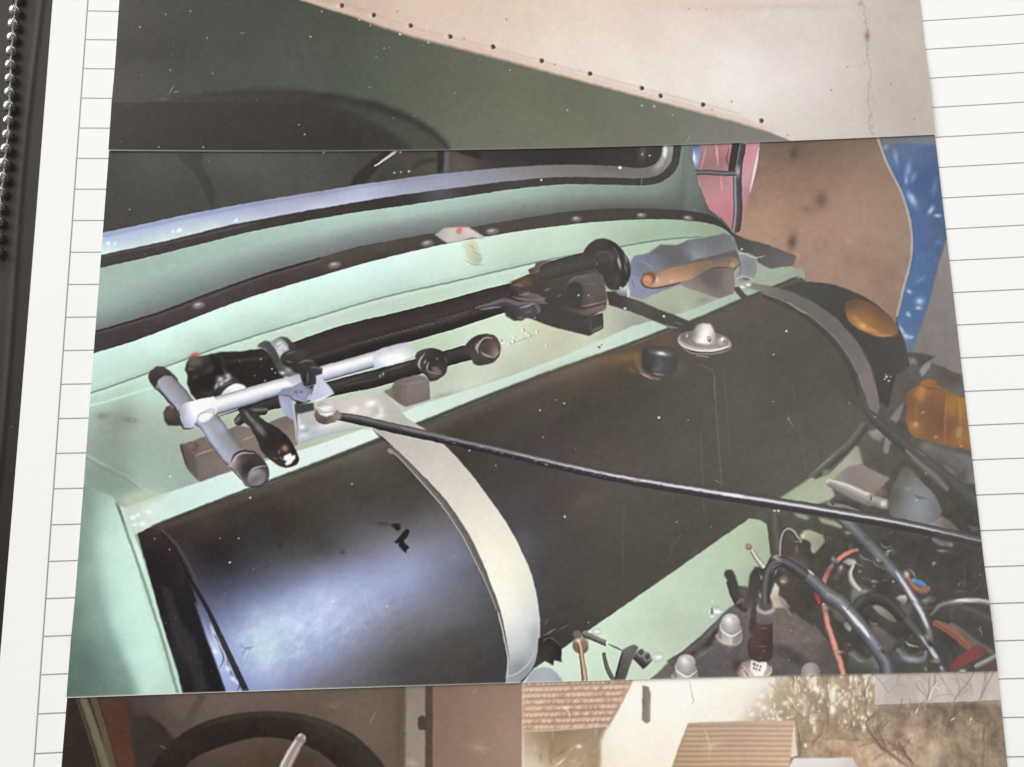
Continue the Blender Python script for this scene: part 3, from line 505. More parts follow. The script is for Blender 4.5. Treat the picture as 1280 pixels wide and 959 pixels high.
    # ---- things standing at the right of the shelf --------------------------
    P(s, 'scuttle_panel/gasket_strip', [(915, 290), (930, 298), (960, 306), (996, 320), (992, 332), (962, 336), (940, 324), (922, 312)], [(925, 302, 70, 66, 62), (960, 318, 90, 84, 82), (985, 325, 100, 92, 92), (945, 328, 88, 86, 84)], soft=.8)
    SP(s, [(927, 311.5, 2.2)], (206, 202, 196))
    P(s, 'metal_clip', [(919, 319), (935, 316), (946, 322), (947, 340), (942, 350), (925, 354), (918, 349), (924, 332)], [(930, 322, 138, 140, 144), (938, 335, 124, 126, 130), (944, 335, 140, 140, 142), (928, 348, 152, 152, 156)], soft=.8)
    for q, c in [([(919, 320), (928, 317), (944, 322), (956, 320)], (196, 196, 196)), ([(946, 324), (947, 340), (942, 350)], (176, 176, 178)), ([(918, 350), (926, 346), (938, 348), (943, 351)], (206, 206, 206)), ([(922, 325), (926, 334), (924, 346)], (104, 104, 108))]: Ln(s, q, 1.6, c, .75)
    for x, y in [(928, 358.5), (935.5, 356)]: G(s, x, y, 3, 2, 0, (236, 234, 232), .95)
    P(s, 'rubber_strip', [(915, 360), (923, 358), (938, 374), (932, 378), (926, 373)], (78, 74, 68), soft=.6)
    E(s, None, 931, 349, 7, 3, 5, (140, 140, 138), .6, .7); E(s, None, 932, 349, 4, 1.6, 5, (112, 110, 108), .6)
    P(s, 'rag_roll', [(787, 330), (792, 320), (812, 316), (826, 306), (845, 307), (860, 300), (885, 296), (905, 292), (914, 294), (921, 308), (918, 318), (870, 330), (852, 335), (845, 355), (820, 366), (803, 375), (788, 370), (785, 350)],
      [(795, 325, 122, 127, 148), (800, 335, 112, 115, 134), (815, 326, 112, 115, 132), (822, 335, 118, 119, 128), (832, 314, 94, 93, 94), (845, 322, 88, 87, 88), (855, 328, 94, 95, 96), (865, 310, 118, 121, 126), (880, 308, 108, 111, 118), (900, 305, 108, 109, 112), (912, 308, 116, 117, 120), (870, 322, 132, 137, 144), (890, 318, 118, 121, 124), (795, 350, 134, 139, 158), (800, 365, 136, 139, 156), (820, 358, 134, 137, 152), (840, 352, 116, 117, 132), (788, 360, 142, 145, 168)], sm=0, soft=.7)
    P(s, None, [(810, 316), (826, 306), (844, 307), (856, 315), (866, 328), (848, 330), (836, 320)], (94, 92, 94), soft=1.6, a=.6)
    for q, w, c, a in [([(800, 325), (812, 332), (818, 340)], 2, (152, 154, 170), .6), ([(790, 342), (800, 345), (806, 352)], 2, (108, 112, 138), .6), ([(803, 372), (803, 355)], 1.4, (110, 112, 134), .6), ([(862, 312), (874, 322), (880, 326)], 3, (142, 146, 152), .5), ([(880, 300), (882, 314), (878, 322)], 3, (128, 130, 136), .4), ([(793, 361), (790, 350)], 2, (96, 100, 130), .6), ([(787, 372), (784, 360)], 2.6, (208, 210, 216), .7)]:
        Ln(s, q, w, c, a)
    P(s, 'rag_roll', [(800, 345), (850, 330), (921, 312), (926, 330), (915, 342), (862, 352), (846, 357), (822, 366), (800, 374)], [(805, 365, 136, 140, 158), (830, 358, 126, 128, 146), (850, 350, 98, 94, 98), (880, 344, 88, 82, 82), (910, 335, 96, 90, 90)], soft=.9)
    P(s, 'wooden_block#3', Z(790, 280, 8)([(470, 585), (700, 470), (730, 430), (1010, 420), (1030, 600), (1010, 700), (870, 745), (700, 690), (520, 630)]), [(855, 356, 138, 128, 118), (880, 365, 134, 122, 116), (885, 345, 96, 86, 84), (895, 355, 106, 96, 94), (905, 350, 128, 114, 110), (915, 355, 128, 118, 110), (905, 370, 122, 108, 104)], soft=.8)
    P(s, None, Z(790, 280, 8)([(720, 480), (910, 465), (880, 640), (760, 620), (700, 560)]), (96, 86, 86), soft=2.5, a=.6)
    z = Z(790, 280, 8)
    P(s, 'hammer_handle', z([(90, 530), (110, 490), (160, 475), (270, 470), (420, 425), (560, 400), (700, 370), (850, 345), (980, 325), (1050, 345), (1075, 390), (1050, 420), (1000, 435), (860, 430), (760, 460), (700, 490), (600, 545), (480, 585), (330, 620), (220, 640), (150, 630), (100, 590)]),
      [(806, 350, 157, 122, 105), (815, 345, 126, 99, 81), (822, 352, 198, 161, 137), (832, 348, 188, 144, 118), (850, 340, 161, 123, 96), (850, 350, 194, 150, 124), (866, 340, 152, 122, 93), (870, 348, 159, 125, 96), (885, 335, 133, 111, 91), (900, 330, 128, 109, 92), (918, 330, 145, 124, 103), (830, 358, 179, 140, 115), (815, 358, 173, 134, 114), (880, 343, 135, 105, 80), (905, 322, 102, 93, 85)], soft=.7)
    E(s, None, 809, 350, 8, 9, 0, (100, 70, 56), 1, .55); E(s, None, 809.5, 351, 6, 7, 0, (198, 136, 106), 1, .9)
    for q, w, c, a in [(z([(85, 560), (110, 610), (170, 640), (240, 640), (400, 610), (480, 585)]), 1.8, (62, 52, 56), .85), (z([(150, 490), (200, 500), (225, 540), (210, 590)]), 2.4, (98, 66, 52), .8), (z([(250, 530), (255, 560), (250, 600)]), 3, (230, 184, 150), .8), (z([(270, 475), (420, 428), (560, 402)]), 1.6, (120, 92, 72), .7), (z([(380, 580), (420, 560)]), 2, (228, 182, 140), .8), (z([(130, 540), (150, 560), (180, 540)]), 2, (216, 160, 130), .8)]:
        Ln(s, q, w, c, a)
    G(s, 916, 331, 3, 3, 0, (196, 160, 120), .6); Ln(s, z([(760, 455), (860, 436), (1000, 440)]), 2, (74, 62, 58), .7)

    # ---- jack in the middle --------------------------------------------------
    z = Z(600, 310, 8)
    # long tube from the left clamp to the jack foot
    T(s, 'jack/long_tube', [(372, 447), (430, 428), (500, 410), (560, 394), (620, 376), (660, 366), (700, 352)], [20, 21, 20, 19, 17.5, 16, 15], [(-1, (52, 46, 44)), (-.7, (58, 50, 46)), (-.2, (66, 56, 54)), (.1, (60, 50, 48)), (.3, (68, 60, 58)), (.6, (48, 42, 40)), (1, (40, 34, 34))], soft=.4)
    for k in range(42):
        x = 440 + k * 3.5; y = 431 - (x - 440) * .273 + (1.2 if k % 2 else 0)
        E(s, None, x, y, .9, .9, 0, (168, 152, 142), .4, .55 if 460 < x < 545 else .25)
    Ln(s, [(545, 400), (570, 394), (590, 388)], 1.2, (130, 118, 108), .5)
    P(s, 'jack', z([(300, 390), (320, 330), (480, 265), (1060, 90), (1130, 60), (1290, 30), (1290, 330), (1000, 430), (700, 500), (420, 520), (310, 480)]),
      [(640, 370, 62, 56, 52), (655, 352, 78, 66, 52), (680, 345, 68, 62, 56), (700, 340, 70, 66, 60), (720, 335, 72, 68, 62), (740, 325, 74, 70, 64), (690, 360, 66, 62, 56), (720, 355, 68, 64, 58), (670, 370, 64, 58, 54)], soft=.6)
    P(s, 'jack', z([(270, 350), (460, 300), (515, 320), (515, 370), (460, 390), (330, 380)]), [(640, 355, 98, 78, 60), (656, 350, 128, 96, 60), (662, 355, 130, 96, 56), (645, 352, 96, 80, 62)], soft=2, a=.55)
    P(s, 'jack/nut', z([(480, 220), (550, 185), (560, 150), (620, 130), (770, 125), (800, 150), (790, 175), (640, 220), (500, 265)]), [(662, 338, 70, 60, 60), (680, 332, 96, 84, 84), (695, 330, 84, 72, 74), (672, 338, 110, 96, 96)], soft=.7)
    for x, y in [(640, 165), (690, 150), (670, 180)]: (px, py), = z([(x, y)]); G(s, px, py, 3, 2, 0, (126, 108, 108), .7)
    # wheel-shaped foot
    zz = Z(690, 290, 8)
    P(s, 'jack/round_foot', zz([(320, 240), (330, 170), (390, 105), (460, 70), (520, 65), (600, 90), (680, 150), (740, 230), (780, 320), (785, 420), (760, 500), (710, 560), (640, 580), (560, 560), (480, 420), (400, 300)]), [(735, 305, 66, 56, 52), (752, 302, 74, 58, 54), (765, 305, 56, 50, 48), (745, 320, 62, 54, 50), (770, 325, 62, 57, 55), (780, 335, 58, 54, 52), (786, 345, 44, 42, 41), (775, 355, 58, 56, 54), (760, 350, 54, 50, 47), (765, 345, 50, 47, 44)], sm=1, soft=.6)
    T(s, None, zz([(560, 100), (640, 160), (690, 260), (710, 380), (700, 480), (660, 555)]), 3.2, (40, 37, 37), a=.7, soft=2)
    T(s, None, zz([(600, 140), (640, 190), (670, 290), (685, 370)]), 1.6, (122, 116, 114), a=.6, soft=1.4)
    for x, y, rx, ry, a in [(675, 315, 1.4, 6, .9), (740, 270, 1.2, 5, .6), (660, 280, 1.6, 2.4, .6), (735, 360, 1.2, 6, .4)]: (px, py), = zz([(x, y)]); G(s, px, py, rx, ry, -14, (172, 168, 166), a)
    G(s, 769, 351, 6, 8, 0, (82, 80, 78), .7)
    # jack tube over the foot
    T(s, 'jack', zz([(-60, 400), (100, 350), (300, 300), (440, 270), (590, 240)]), [10, 11, 11, 11, 10], [(-1, (60, 55, 51)), (-.5, (66, 62, 57)), (.2, (72, 68, 62)), (.8, (62, 58, 52)), (1, (52, 48, 44))], soft=.4)
    T(s, None, zz([(430, 225), (520, 200), (580, 225), (600, 300), (590, 380)]), 1.6, (96, 92, 90), a=.5, soft=1.4)
    P(s, 'jack', zz([(480, 400), (600, 300), (640, 400), (640, 540), (560, 560), (490, 470)]), (58, 54, 50), soft=1.6, a=.8)
    P(s, 'jack', z([(420, 500), (700, 480), (900, 430), (1240, 440), (1262, 600), (1110, 690), (900, 640), (700, 600), (480, 580)]), [(670, 378, 64, 57, 54), (700, 372, 62, 57, 53), (730, 385, 66, 59, 56), (750, 380, 72, 62, 60)], soft=.8)
    # small motor housing
    P(s, 'jack/pivot_block', zz([(120, 600), (140, 520), (200, 450), (330, 420), (450, 400), (510, 430), (530, 540), (550, 660), (540, 740), (440, 770), (290, 760), (180, 740), (130, 680)]), [(710, 375, 58, 55, 50), (720, 365, 70, 66, 62), (715, 352, 88, 82, 80), (735, 347, 92, 86, 82), (745, 345, 88, 82, 80), (735, 360, 92, 82, 80), (745, 365, 94, 84, 82), (735, 378, 92, 80, 78), (750, 378, 84, 72, 70), (722, 382, 60, 56, 52)], soft=.8)
    P(s, None, zz([(140, 600), (160, 530), (220, 500), (290, 520), (310, 600), (290, 720), (200, 740), (140, 690)]), (60, 58, 53), soft=1, sm=1)
    Ln(s, zz([(180, 500), (230, 460), (330, 445), (400, 440)]), 2.6, (112, 106, 104), .6); Ln(s, zz([(290, 515), (400, 520), (450, 510)]), 2, (112, 98, 98), .6)
    Ln(s, zz([(300, 745), (400, 725), (530, 690)]), 1.8, (168, 140, 132), .7); Ln(s, zz([(330, 765), (450, 740), (540, 715)]), 2.4, (58, 46, 44), .8); Ln(s, zz([(360, 775), (470, 755), (560, 730)]), 2, (140, 112, 104), .8)
    SP(s, [(723.5, 369, 1.8), (735.5, 369, 1.3), (746, 330, 1), (745.5, 403, 2)], (222, 218, 210))
    # lower channel
    P(s, 'jack/channel', z([(550, 560), (700, 570), (900, 620), (1110, 680), (1230, 650), (1235, 800), (1090, 880), (760, 800), (640, 760), (540, 720)]), [(680, 390, 64, 58, 54), (700, 395, 66, 60, 56), (720, 402, 66, 60, 56), (735, 410, 62, 58, 54), (745, 400, 66, 62, 58), (750, 398, 58, 54, 50), (670, 385, 60, 54, 52)], soft=.6)
    P(s, None, z([(1110, 690), (1225, 660), (1228, 790), (1115, 860)]), (62, 60, 56), soft=.8, a=.9)
    P(s, None, z([(1120, 820), (1228, 770), (1225, 800), (1115, 855)]), (108, 98, 94), soft=.8, a=.8); Ln(s, z([(1108, 700), (1112, 860)]), 2, (86, 78, 76), .7)
    P(s, 'jack/channel', z([(780, 570), (900, 610), (1040, 620), (1120, 600), (1240, 560), (1260, 620), (1150, 650), (1060, 680), (900, 620)]), [(705, 382, 108, 98, 94), (735, 390, 112, 92, 88), (755, 385, 128, 102, 92), (720, 388, 92, 80, 78)], soft=1.2, a=.9)
    # hinge and lever
    P(s, 'jack/hinge', z([(310, 420), (440, 430), (560, 460), (650, 500), (640, 560), (500, 570), (380, 560), (300, 500)]), [(645, 365, 60, 52, 52), (660, 372, 104, 92, 90), (672, 375, 112, 98, 94), (650, 375, 70, 60, 60), (665, 378, 78, 68, 66)], soft=.8)
    Ln(s, z([(330, 370), (400, 370), (430, 385)]), 3.6, (124, 104, 98), .8); Ln(s, z([(390, 470), (470, 460), (490, 440)]), 2.6, (140, 126, 122), .8); Ln(s, z([(320, 490), (420, 510), (540, 525), (650, 505)]), 2.8, (138, 124, 120), .7); Ln(s, z([(330, 520), (420, 540), (480, 550)]), 3, (46, 40, 40), .8)
    Ln(s, z([(640, 430), (700, 410)]), 3, (118, 108, 106), .7); Ln(s, z([(770, 485), (820, 470)]), 3, (112, 104, 100), .6); Ln(s, z([(620, 540), (680, 560)]), 2.6, (128, 116, 110), .6)
    T(s, 'jack/lever', z([(-40, 610), (100, 585), (250, 555), (380, 590), (520, 580), (560, 620)]), [2.6, 5, 7, 7, 7, 6], [(-1, (88, 80, 82)), (-.5, (112, 104, 108)), (0, (74, 68, 70)), (1, (48, 44, 44))], soft=.5)
    Ln(s, z([(0, 620), (120, 600), (210, 590)]), 2, (176, 168, 168), .7)
    P(s, 'jack/lever', z([(230, 600), (360, 600), (540, 580), (560, 720), (460, 700), (420, 725), (340, 730), (260, 680)]), [(640, 390, 62, 56, 58), (655, 388, 84, 78, 80), (660, 395, 70, 64, 66), (645, 398, 60, 54, 54)], soft=.8)
    Ln(s, z([(400, 600), (470, 580), (530, 560)]), 2, (186, 176, 172), .8); Ln(s, z([(450, 650), (510, 630)]), 2, (126, 118, 118), .7); Ln(s, z([(370, 697), (440, 697)]), 3, (112, 106, 104), .7)
    SP(s, [(669, 397.5, 1.2)], (230, 226, 220))
    # flat bar running from the jack to the tank
    P(s, 'flat_bar', zz([(540, 600), (640, 590), (760, 650), (900, 700), (1060, 770), (1280, 850), (1420, 920), (1460, 980), (1400, 1010), (1240, 1000), (1120, 930), (900, 840), (760, 790), (640, 750), (570, 730)]), [(765, 370, 62, 50, 46), (780, 375, 66, 56, 52), (790, 378, 74, 74, 72), (810, 388, 76, 72, 66), (840, 400, 74, 70, 64), (860, 410, 70, 66, 62), (830, 395, 68, 64, 58)], soft=.7)
    G(s, 770, 370, 8, 5, 10, (78, 58, 54), .7)
    SP(s, [(781, 385.5, 2.6), (830, 395.5, 2.6), (776, 360, 2.4)], (226, 222, 214))
    P(s, 'jack/bolt', zz([(630, 600), (700, 570), (745, 545), (750, 640), (700, 640)]), [(775, 365, 140, 136, 136), (782, 362, 206, 202, 204), (783, 368, 120, 118, 124)], soft=.8)
    Ln(s, Z(780, 380, 8)([(410, 200), (460, 230), (540, 240)]), 3, (132, 126, 118), .8); Ln(s, Z(780, 380, 8)([(510, 180), (600, 210)]), 2, (128, 122, 114), .6)
    Ln(s, zz([(760, 560), (770, 600), (760, 650)]), 2.4, (206, 208, 220), .8)

    # ---- filler cap and gauge sender on the tank ------------------------------
    z = Z(780, 380, 8)
    P(s, 'fuel_tank/filler_neck', z([(180, 470), (200, 440), (300, 415), (430, 420), (520, 450), (535, 480), (530, 680), (480, 705), (380, 710), (260, 692), (190, 645), (176, 560)]), [(806, 440, 58, 55, 52), (810, 458, 60, 57, 55), (826, 436, 70, 67, 64), (824, 455, 72, 71, 72), (826, 463, 76, 76, 80), (842, 442, 70, 66, 60), (843, 462, 66, 62, 56), (815, 466, 56, 54, 54)], soft=.9)
    E(s, None, 825, 438, 21, 5.4, 4, (76, 72, 68), 1.2, .6)
    G(s, 827, 442, 10, 2.6, 8, (146, 146, 150), .8); G(s, 827, 442, 4.4, 1.8, 10, (240, 240, 242), .95); G(s, 825, 455, 4, 8, 5, (92, 94, 98), .6); G(s, 820, 462, 5, 2.4, 0, (104, 106, 110), .6)
    Ln(s, z([(290, 690), (340, 705), (400, 708)]), 2, (150, 146, 144), .8)
    T(s, 'fuel_tank/filler_neck', z([(130, 610), (180, 680), (260, 735), (350, 750)]), [1.2, 2.4, 3, 2.4], [(-1, (88, 74, 68)), (0, (122, 106, 100)), (1, (76, 66, 60))], soft=.8)
    Ln(s, z([(150, 680), (210, 715), (280, 750)]), 1.6, (190, 172, 160), .7); G(s, 796, 450, 4, 7, -20, (138, 104, 70), .6)
    for q in ([(780, 448), (790, 462), (796, 466)], [(784, 460), (796, 468)]): Ln(s, q, 2, (124, 96, 68), .5)
    E(s, 'fuel_tank/gauge_sender', 881, 429.5, 34.5, 12.6, 6, (120, 110, 106), .6)
    E(s, 'fuel_tank/gauge_sender', 880.5, 427, 34, 13, 6, [(850, 425, 170, 160, 158), (870, 437, 186, 174, 172), (895, 440, 206, 194, 190), (912, 430, 170, 158, 154), (905, 418, 132, 122, 118), (860, 420, 128, 116, 112)], .6)
    E(s, 'fuel_tank/gauge_sender', 880.5, 425, 31, 10.6, 6, [(852, 422, 122, 112, 108), (870, 431, 142, 130, 126), (890, 433, 156, 142, 138), (905, 425, 134, 122, 118), (900, 418, 116, 108, 104)], .6)
    T(s, None, z([(545, 380), (600, 430), (700, 460), (830, 470), (960, 450), (1060, 420)]), 1, (226, 216, 212), a=.8)
    T(s, None, z([(540, 400), (600, 450), (700, 480), (830, 490), (960, 475), (1060, 440)]), 1.2, (68, 60, 56), a=.9)
    T(s, None, z([(560, 420), (650, 480), (750, 498), (900, 495), (1040, 460)]), .9, (156, 146, 140), a=.7)
    P(s, 'fuel_tank/gauge_sender', z([(665, 340), (690, 260), (740, 205), (800, 190), (860, 200), (900, 260), (925, 360), (920, 400), (830, 405), (730, 395)]), [(866, 420, 122, 112, 108), (872, 408, 166, 158, 152), (878, 405, 216, 208, 202), (882, 418, 255, 248, 240), (880, 428, 255, 246, 236), (888, 408, 224, 214, 210), (893, 420, 170, 158, 156), (894, 428, 156, 144, 140), (874, 426, 236, 224, 214)], soft=1.1)
    E(s, None, 886.5, 424, 2.4, 3.6, -20, (92, 82, 78), .5, .8); E(s, None, 886, 423, 1.2, 1.4, 0, (240, 232, 226), .4, .9)
    E(s, 'fuel_tank/gauge_sender', 902, 427, 5, 5, 0, (170, 156, 152), .8); G(s, 903, 424.5, 2.6, 2.2, 0, (250, 246, 240), .95); E(s, None, 905, 427, 1.4, 2, 0, (88, 78, 74), .5, .7)
    G(s, 857, 421, 3.4, 3, 0, (88, 78, 74), .8); G(s, 858.5, 420, 1.4, 2, 0, (220, 212, 206), .8)
    for k in range(6): E(s, None, 872 + k * 2.6, 444.6 + k * .3, 1, .8, 0, (190, 184, 176), .4, .8)
    T(s, None, z([(740, 600), (860, 650), (900, 700), (905, 800), (915, 960)]), 1, (108, 102, 94), a=.5)
    G(s, 850, 462, 6, 10, 30, (98, 94, 84), .35)

    # ---- tools at the left of the shelf --------------------------------------
    # black winch body
    zl = Z(180, 410, 8); zm = Z(320, 410, 8)
    P(s, 'winch', zl([(430, 340), (470, 290), (560, 280), (620, 270), (720, 250), (800, 235), (960, 235), (1080, 215), (1190, 205), (1300, 290), (1400, 420), (1400, 560), (1030, 610), (540, 735), (470, 660), (430, 560), (435, 470), (405, 420)]),
      [(240, 460, 56, 50, 46), (245, 450, 78, 74, 64), (243, 470, 46, 40, 38), (260, 480, 40, 34, 34), (270, 455, 44, 38, 36), (290, 450, 46, 40, 38), (320, 450, 50, 44, 41), (300, 465, 42, 36, 34), (330, 470, 46, 40, 38), (340, 480, 42, 36, 34), (255, 495, 50, 44, 42), (310, 480, 44, 38, 36)], soft=.7)
    P(s, None, zl([(430, 340), (460, 285), (540, 280), (580, 320), (560, 380), (470, 380)]), (98, 94, 84), soft=1.6, a=.8); G(s, 243, 443.5, 4.5, 2.2, -20, (198, 84, 78), .95); G(s, 239, 461, 4, 2, -5, (104, 98, 90), .7); G(s, 244, 471, 4, 2, -30, (92, 86, 80), .6)
    Ln(s, zl([(760, 340), (790, 400), (820, 450)]), 1.6, (110, 104, 100), .7)
    E(s, 'winch', 287, 485, 15, 14, -20, (62, 58, 58), 1)
    P(s, 'winch/drum', zl([(765, 680), (790, 640), (840, 590), (910, 560), (980, 565), (1025, 600), (1020, 640), (900, 700), (780, 720)]), [(283, 490, 210, 222, 230), (292, 484, 244, 250, 250), (303, 484, 226, 236, 242), (285, 495, 176, 196, 206)], sm=1, soft=.8)
    for x, y, rx, ry, ang in [(765, 515, 4, 4, -40), (838, 480, 3.6, 3, 40), (775, 560, 3, 1.8, -40), (725, 580, 2, 4, 20), (830, 520, 4, 1.6, -30)]: (px, py), = zl([(x, y)]); G(s, px, py, rx, ry, ang, (206, 208, 208), .85)
    Ln(s, zl([(760, 600), (820, 560), (900, 535)]), 2, (120, 120, 122), .7); Ln(s, zl([(710, 620), (730, 570), (760, 540)]), 1.6, (120, 120, 122), .6)
    SP(s, [(326, 448.5, 1.8), (345, 448.5, 1.6), (331, 476, 1.4), (340, 461, 1.6), (344, 466, 1.4), (318, 470, 1), (300, 452, 1)], (214, 210, 204))
    G(s, 262, 462, 8, 3, -30, (84, 78, 76), .6); G(s, 312, 449, 26, 2, -6, (78, 72, 70), .6); G(s, 262, 492, 8, 3, 0, (76, 70, 68), .5); G(s, 278, 452, 3, 8, -30, (70, 64, 62), .6)
    P(s, None, [(262, 442), (272, 446), (280, 458), (276, 470), (268, 462)], (32, 28, 28), soft=2, a=.6)
    # grey clamp bands around the winch
    P(s, 'winch/clamp_band', zm([(10, 190), (40, 150), (90, 125), (140, 140), (190, 200), (230, 290), (260, 390), (200, 380), (150, 290), (90, 210)]), [(330, 430, 86, 84, 86), (338, 440, 78, 76, 78), (346, 455, 72, 70, 72), (350, 458, 64, 62, 62)], soft=.8)
    P(s, 'winch/clamp_band', zm([(140, 140), (200, 105), (270, 110), (310, 160), (340, 220), (250, 265), (200, 210)]), [(345, 430, 150, 148, 152), (352, 432, 190, 186, 192), (358, 435, 168, 162, 170), (350, 440, 200, 198, 206)], soft=.8)
    for x, y in [(240, 150), (262, 180), (215, 160), (290, 200), (240, 200)]: (px, py), = zm([(x, y)]); G(s, px, py, 1.6, 1.4, 0, (232, 230, 234), .8)
    P(s, 'winch/clamp_band', zm([(200, 105), (260, 85), (310, 95), (360, 140), (410, 190), (420, 240), (350, 240), (310, 160), (260, 110)]), [(355, 423, 84, 84, 82), (365, 432, 66, 64, 62), (370, 438, 56, 54, 52)], soft=.8)
    # dark clutch bar with two sockets
    T(s, 'socket_bar', [(300, 512), (370, 497), (430, 482), (470, 473), (520, 459), (545, 452), (580, 442), (600, 438)], [8, 9, 10, 11, 10, 9.5, 10, 10], [(-1, (52, 47, 45)), (-.5, (66, 60, 58)), (0, (62, 56, 54)), (.6, (48, 42, 41)), (1, (40, 36, 36))], soft=.4)
    Ln(s, [(480, 464), (500, 458), (515, 452)], 3.4, (104, 102, 104), .5); Ln(s, [(430, 482), (450, 478), (480, 471)], 1.4, (104, 96, 92), .5)
    ze = Z(470, 400, 8)
    for x, y in [(40, 560), (70, 540)]: (px, py), = ze([(x, y)]); E(s, None, px, py, 1.2, 2.6, 10, (188, 176, 176), .5, .7)
    P(s, 'socket_bar/socket', ze([(395, 350), (450, 300), (560, 280), (650, 305), (700, 350), (715, 470), (690, 540), (620, 595), (540, 615), (500, 560), (430, 500), (400, 420)]), [(530, 440, 72, 68, 66), (545, 438, 56, 51, 49), (535, 455, 58, 53, 51), (550, 460, 66, 58, 57), (555, 450, 54, 49, 47), (540, 472, 62, 58, 54), (528, 455, 70, 66, 64)], sm=1, soft=.6)
    P(s, None, ze([(560, 470), (610, 470), (660, 520), (640, 550), (570, 530)]), (124, 104, 102), soft=1, a=.9); P(s, None, ze([(500, 500), (560, 520), (640, 545), (600, 580), (545, 580)]), (84, 82, 78), soft=.8, a=.9)
    for q, w, a in [([(485, 335), (440, 400), (430, 450), (445, 490)], 2.6, .85), ([(500, 400), (480, 440)], 2.2, .7), ([(530, 420), (510, 470), (520, 500)], 2.2, .8), ([(500, 500), (560, 530), (650, 548)], 1.6, .6), ([(600, 380), (625, 400)], 1.6, .5), ([(690, 370), (710, 420)], 1.2, .4)]: Ln(s, ze(q), w, (186, 176, 172), a)
    P(s, 'socket_bar/socket', ze([(890, 270), (940, 200), (1010, 155), (1120, 138), (1190, 160), (1235, 220), (1248, 300), (1220, 380), (1160, 430), (1060, 455), (980, 440), (950, 380)]), [(590, 430, 60, 54, 52), (600, 425, 62, 56, 54), (612, 430, 84, 68, 64), (615, 440, 112, 92, 88), (620, 445, 74, 64, 62), (605, 450, 66, 60, 58), (600, 440, 70, 64, 62), (592, 445, 72, 66, 64)], sm=1, soft=.6)
    P(s, None, ze([(1060, 290), (1130, 200), (1200, 240), (1230, 320), (1190, 380), (1090, 350)]), [(606, 435, 72, 58, 56), (615, 436, 100, 80, 76), (618, 442, 150, 128, 122), (612, 446, 84, 78, 74)], soft=1, a=.95)
    for q, w, a in [([(1080, 180), (1030, 230), (1010, 280), (1020, 330)], 3, .8), ([(1060, 200), (1110, 175), (1170, 185)], 2, .7), ([(1050, 325), (1100, 355), (1180, 378)], 2.2, .8), ([(1190, 370), (1228, 320)], 1.8, .6), ([(1000, 230), (990, 300)], 2, .5)]: Ln(s, ze(q), w, (188, 178, 174), a)
    Ln(s, ze([(1240, 220), (1290, 240)]), 2, (238, 240, 226), .9); Ln(s, ze([(900, 265), (900, 280)]), 1.4, (110, 104, 100), .5)
    # wooden blocks
    zq = Z(180, 510, 8)
    P(s, 'wooden_block#2', ze([(170, 640), (200, 600), (420, 545), (500, 570), (535, 610), (540, 795), (300, 870), (270, 860), (80, 720), (160, 680)]), [(485, 492, 118, 108, 100), (495, 500, 110, 98, 92), (503, 480, 122, 110, 104), (520, 472, 132, 118, 112), (510, 490, 136, 122, 116), (530, 485, 128, 116, 112), (510, 505, 120, 108, 102), (535, 495, 122, 110, 106)], soft=.7)
    P(s, None, ze([(160, 660), (270, 655), (270, 860), (170, 780)]), (116, 103, 97), soft=1, a=.7); Ln(s, ze([(270, 650), (400, 628), (530, 600)]), 1.6, (160, 146, 138), .6); Ln(s, ze([(265, 660), (268, 850)]), 1.2, (146, 132, 126), .5); P(s, None, ze([(60, 715), (160, 680), (175, 790), (130, 760)]), (132, 128, 114), soft=1.2, a=.6)
    P(s, 'wooden_block', zq([(360, 370), (600, 290), (850, 210), (940, 170), (1100, 210), (1330, 110), (1500, 50), (1536, 60), (1536, 370), (1400, 430), (1200, 510), (840, 640), (560, 735), (530, 720), (430, 600), (390, 480)]),
      [(228, 560, 108, 96, 92), (240, 570, 112, 98, 92), (235, 580, 92, 80, 76), (255, 560, 124, 108, 100), (270, 555, 120, 104, 98), (250, 590, 126, 112, 106), (270, 585, 130, 116, 110), (262, 600, 116, 104, 98), (300, 540, 126, 112, 106), (310, 550, 136, 122, 114), (315, 560, 132, 116, 110), (365, 535, 126, 112, 108), (350, 525, 118, 106, 100), (372, 550, 138, 124, 120)], soft=.7)
    P(s, None, zq([(362, 372), (380, 350), (510, 480), (540, 720), (430, 600)]), (96, 84, 80), soft=1, a=.75); P(s, None, zq([(358, 365), (375, 375), (430, 590), (410, 560)]), (40, 36, 34), soft=.8, a=.8)
    Ln(s, zq([(510, 485), (600, 440), (720, 410)]), 2.2, (172, 156, 148), .75); Ln(s, zq([(980, 325), (1050, 295), (1110, 275)]), 2.2, (172, 156, 148), .75); Ln(s, zq([(470, 340), (560, 380)]), 3, (88, 74, 70), .5); G(s, 243, 562, 3, 2, 0, (82, 66, 66), .6); G(s, 246, 558, 2.4, 2, 0, (84, 68, 68), .5)
    # silver T handle: long bar
    T(s, 'wheel_brace', zl([(350, 895), (500, 840), (800, 755), (1100, 665), (1300, 605)]) + [(370, 478), (400, 468), (440, 457), (475, 447)], [11.5, 11.5, 11, 10.5, 10, 9.6, 9.6, 9.6, 9.6], [(-1, (147, 147, 153)), (-.75, (202, 201, 202)), (-.4, (242, 240, 237)), (0, (233, 233, 236)), (.35, (199, 204, 215)), (.7, (164, 170, 185)), (.9, (111, 116, 127)), (1, (68, 69, 76))], soft=.4)
    P(s, 'wheel_brace', [(466, 445), (476, 436), (492, 431), (508, 428), (514, 432), (520, 441), (518, 445), (500, 452), (480, 458), (468, 461)], [(478, 441, 206, 206, 214), (490, 436, 196, 196, 204), (505, 433, 196, 196, 202), (515, 440, 206, 206, 212), (488, 447, 255, 255, 252), (500, 445, 250, 250, 248), (510, 446, 222, 222, 226), (475, 452, 236, 240, 240), (475, 458, 190, 200, 226)], soft=.7)
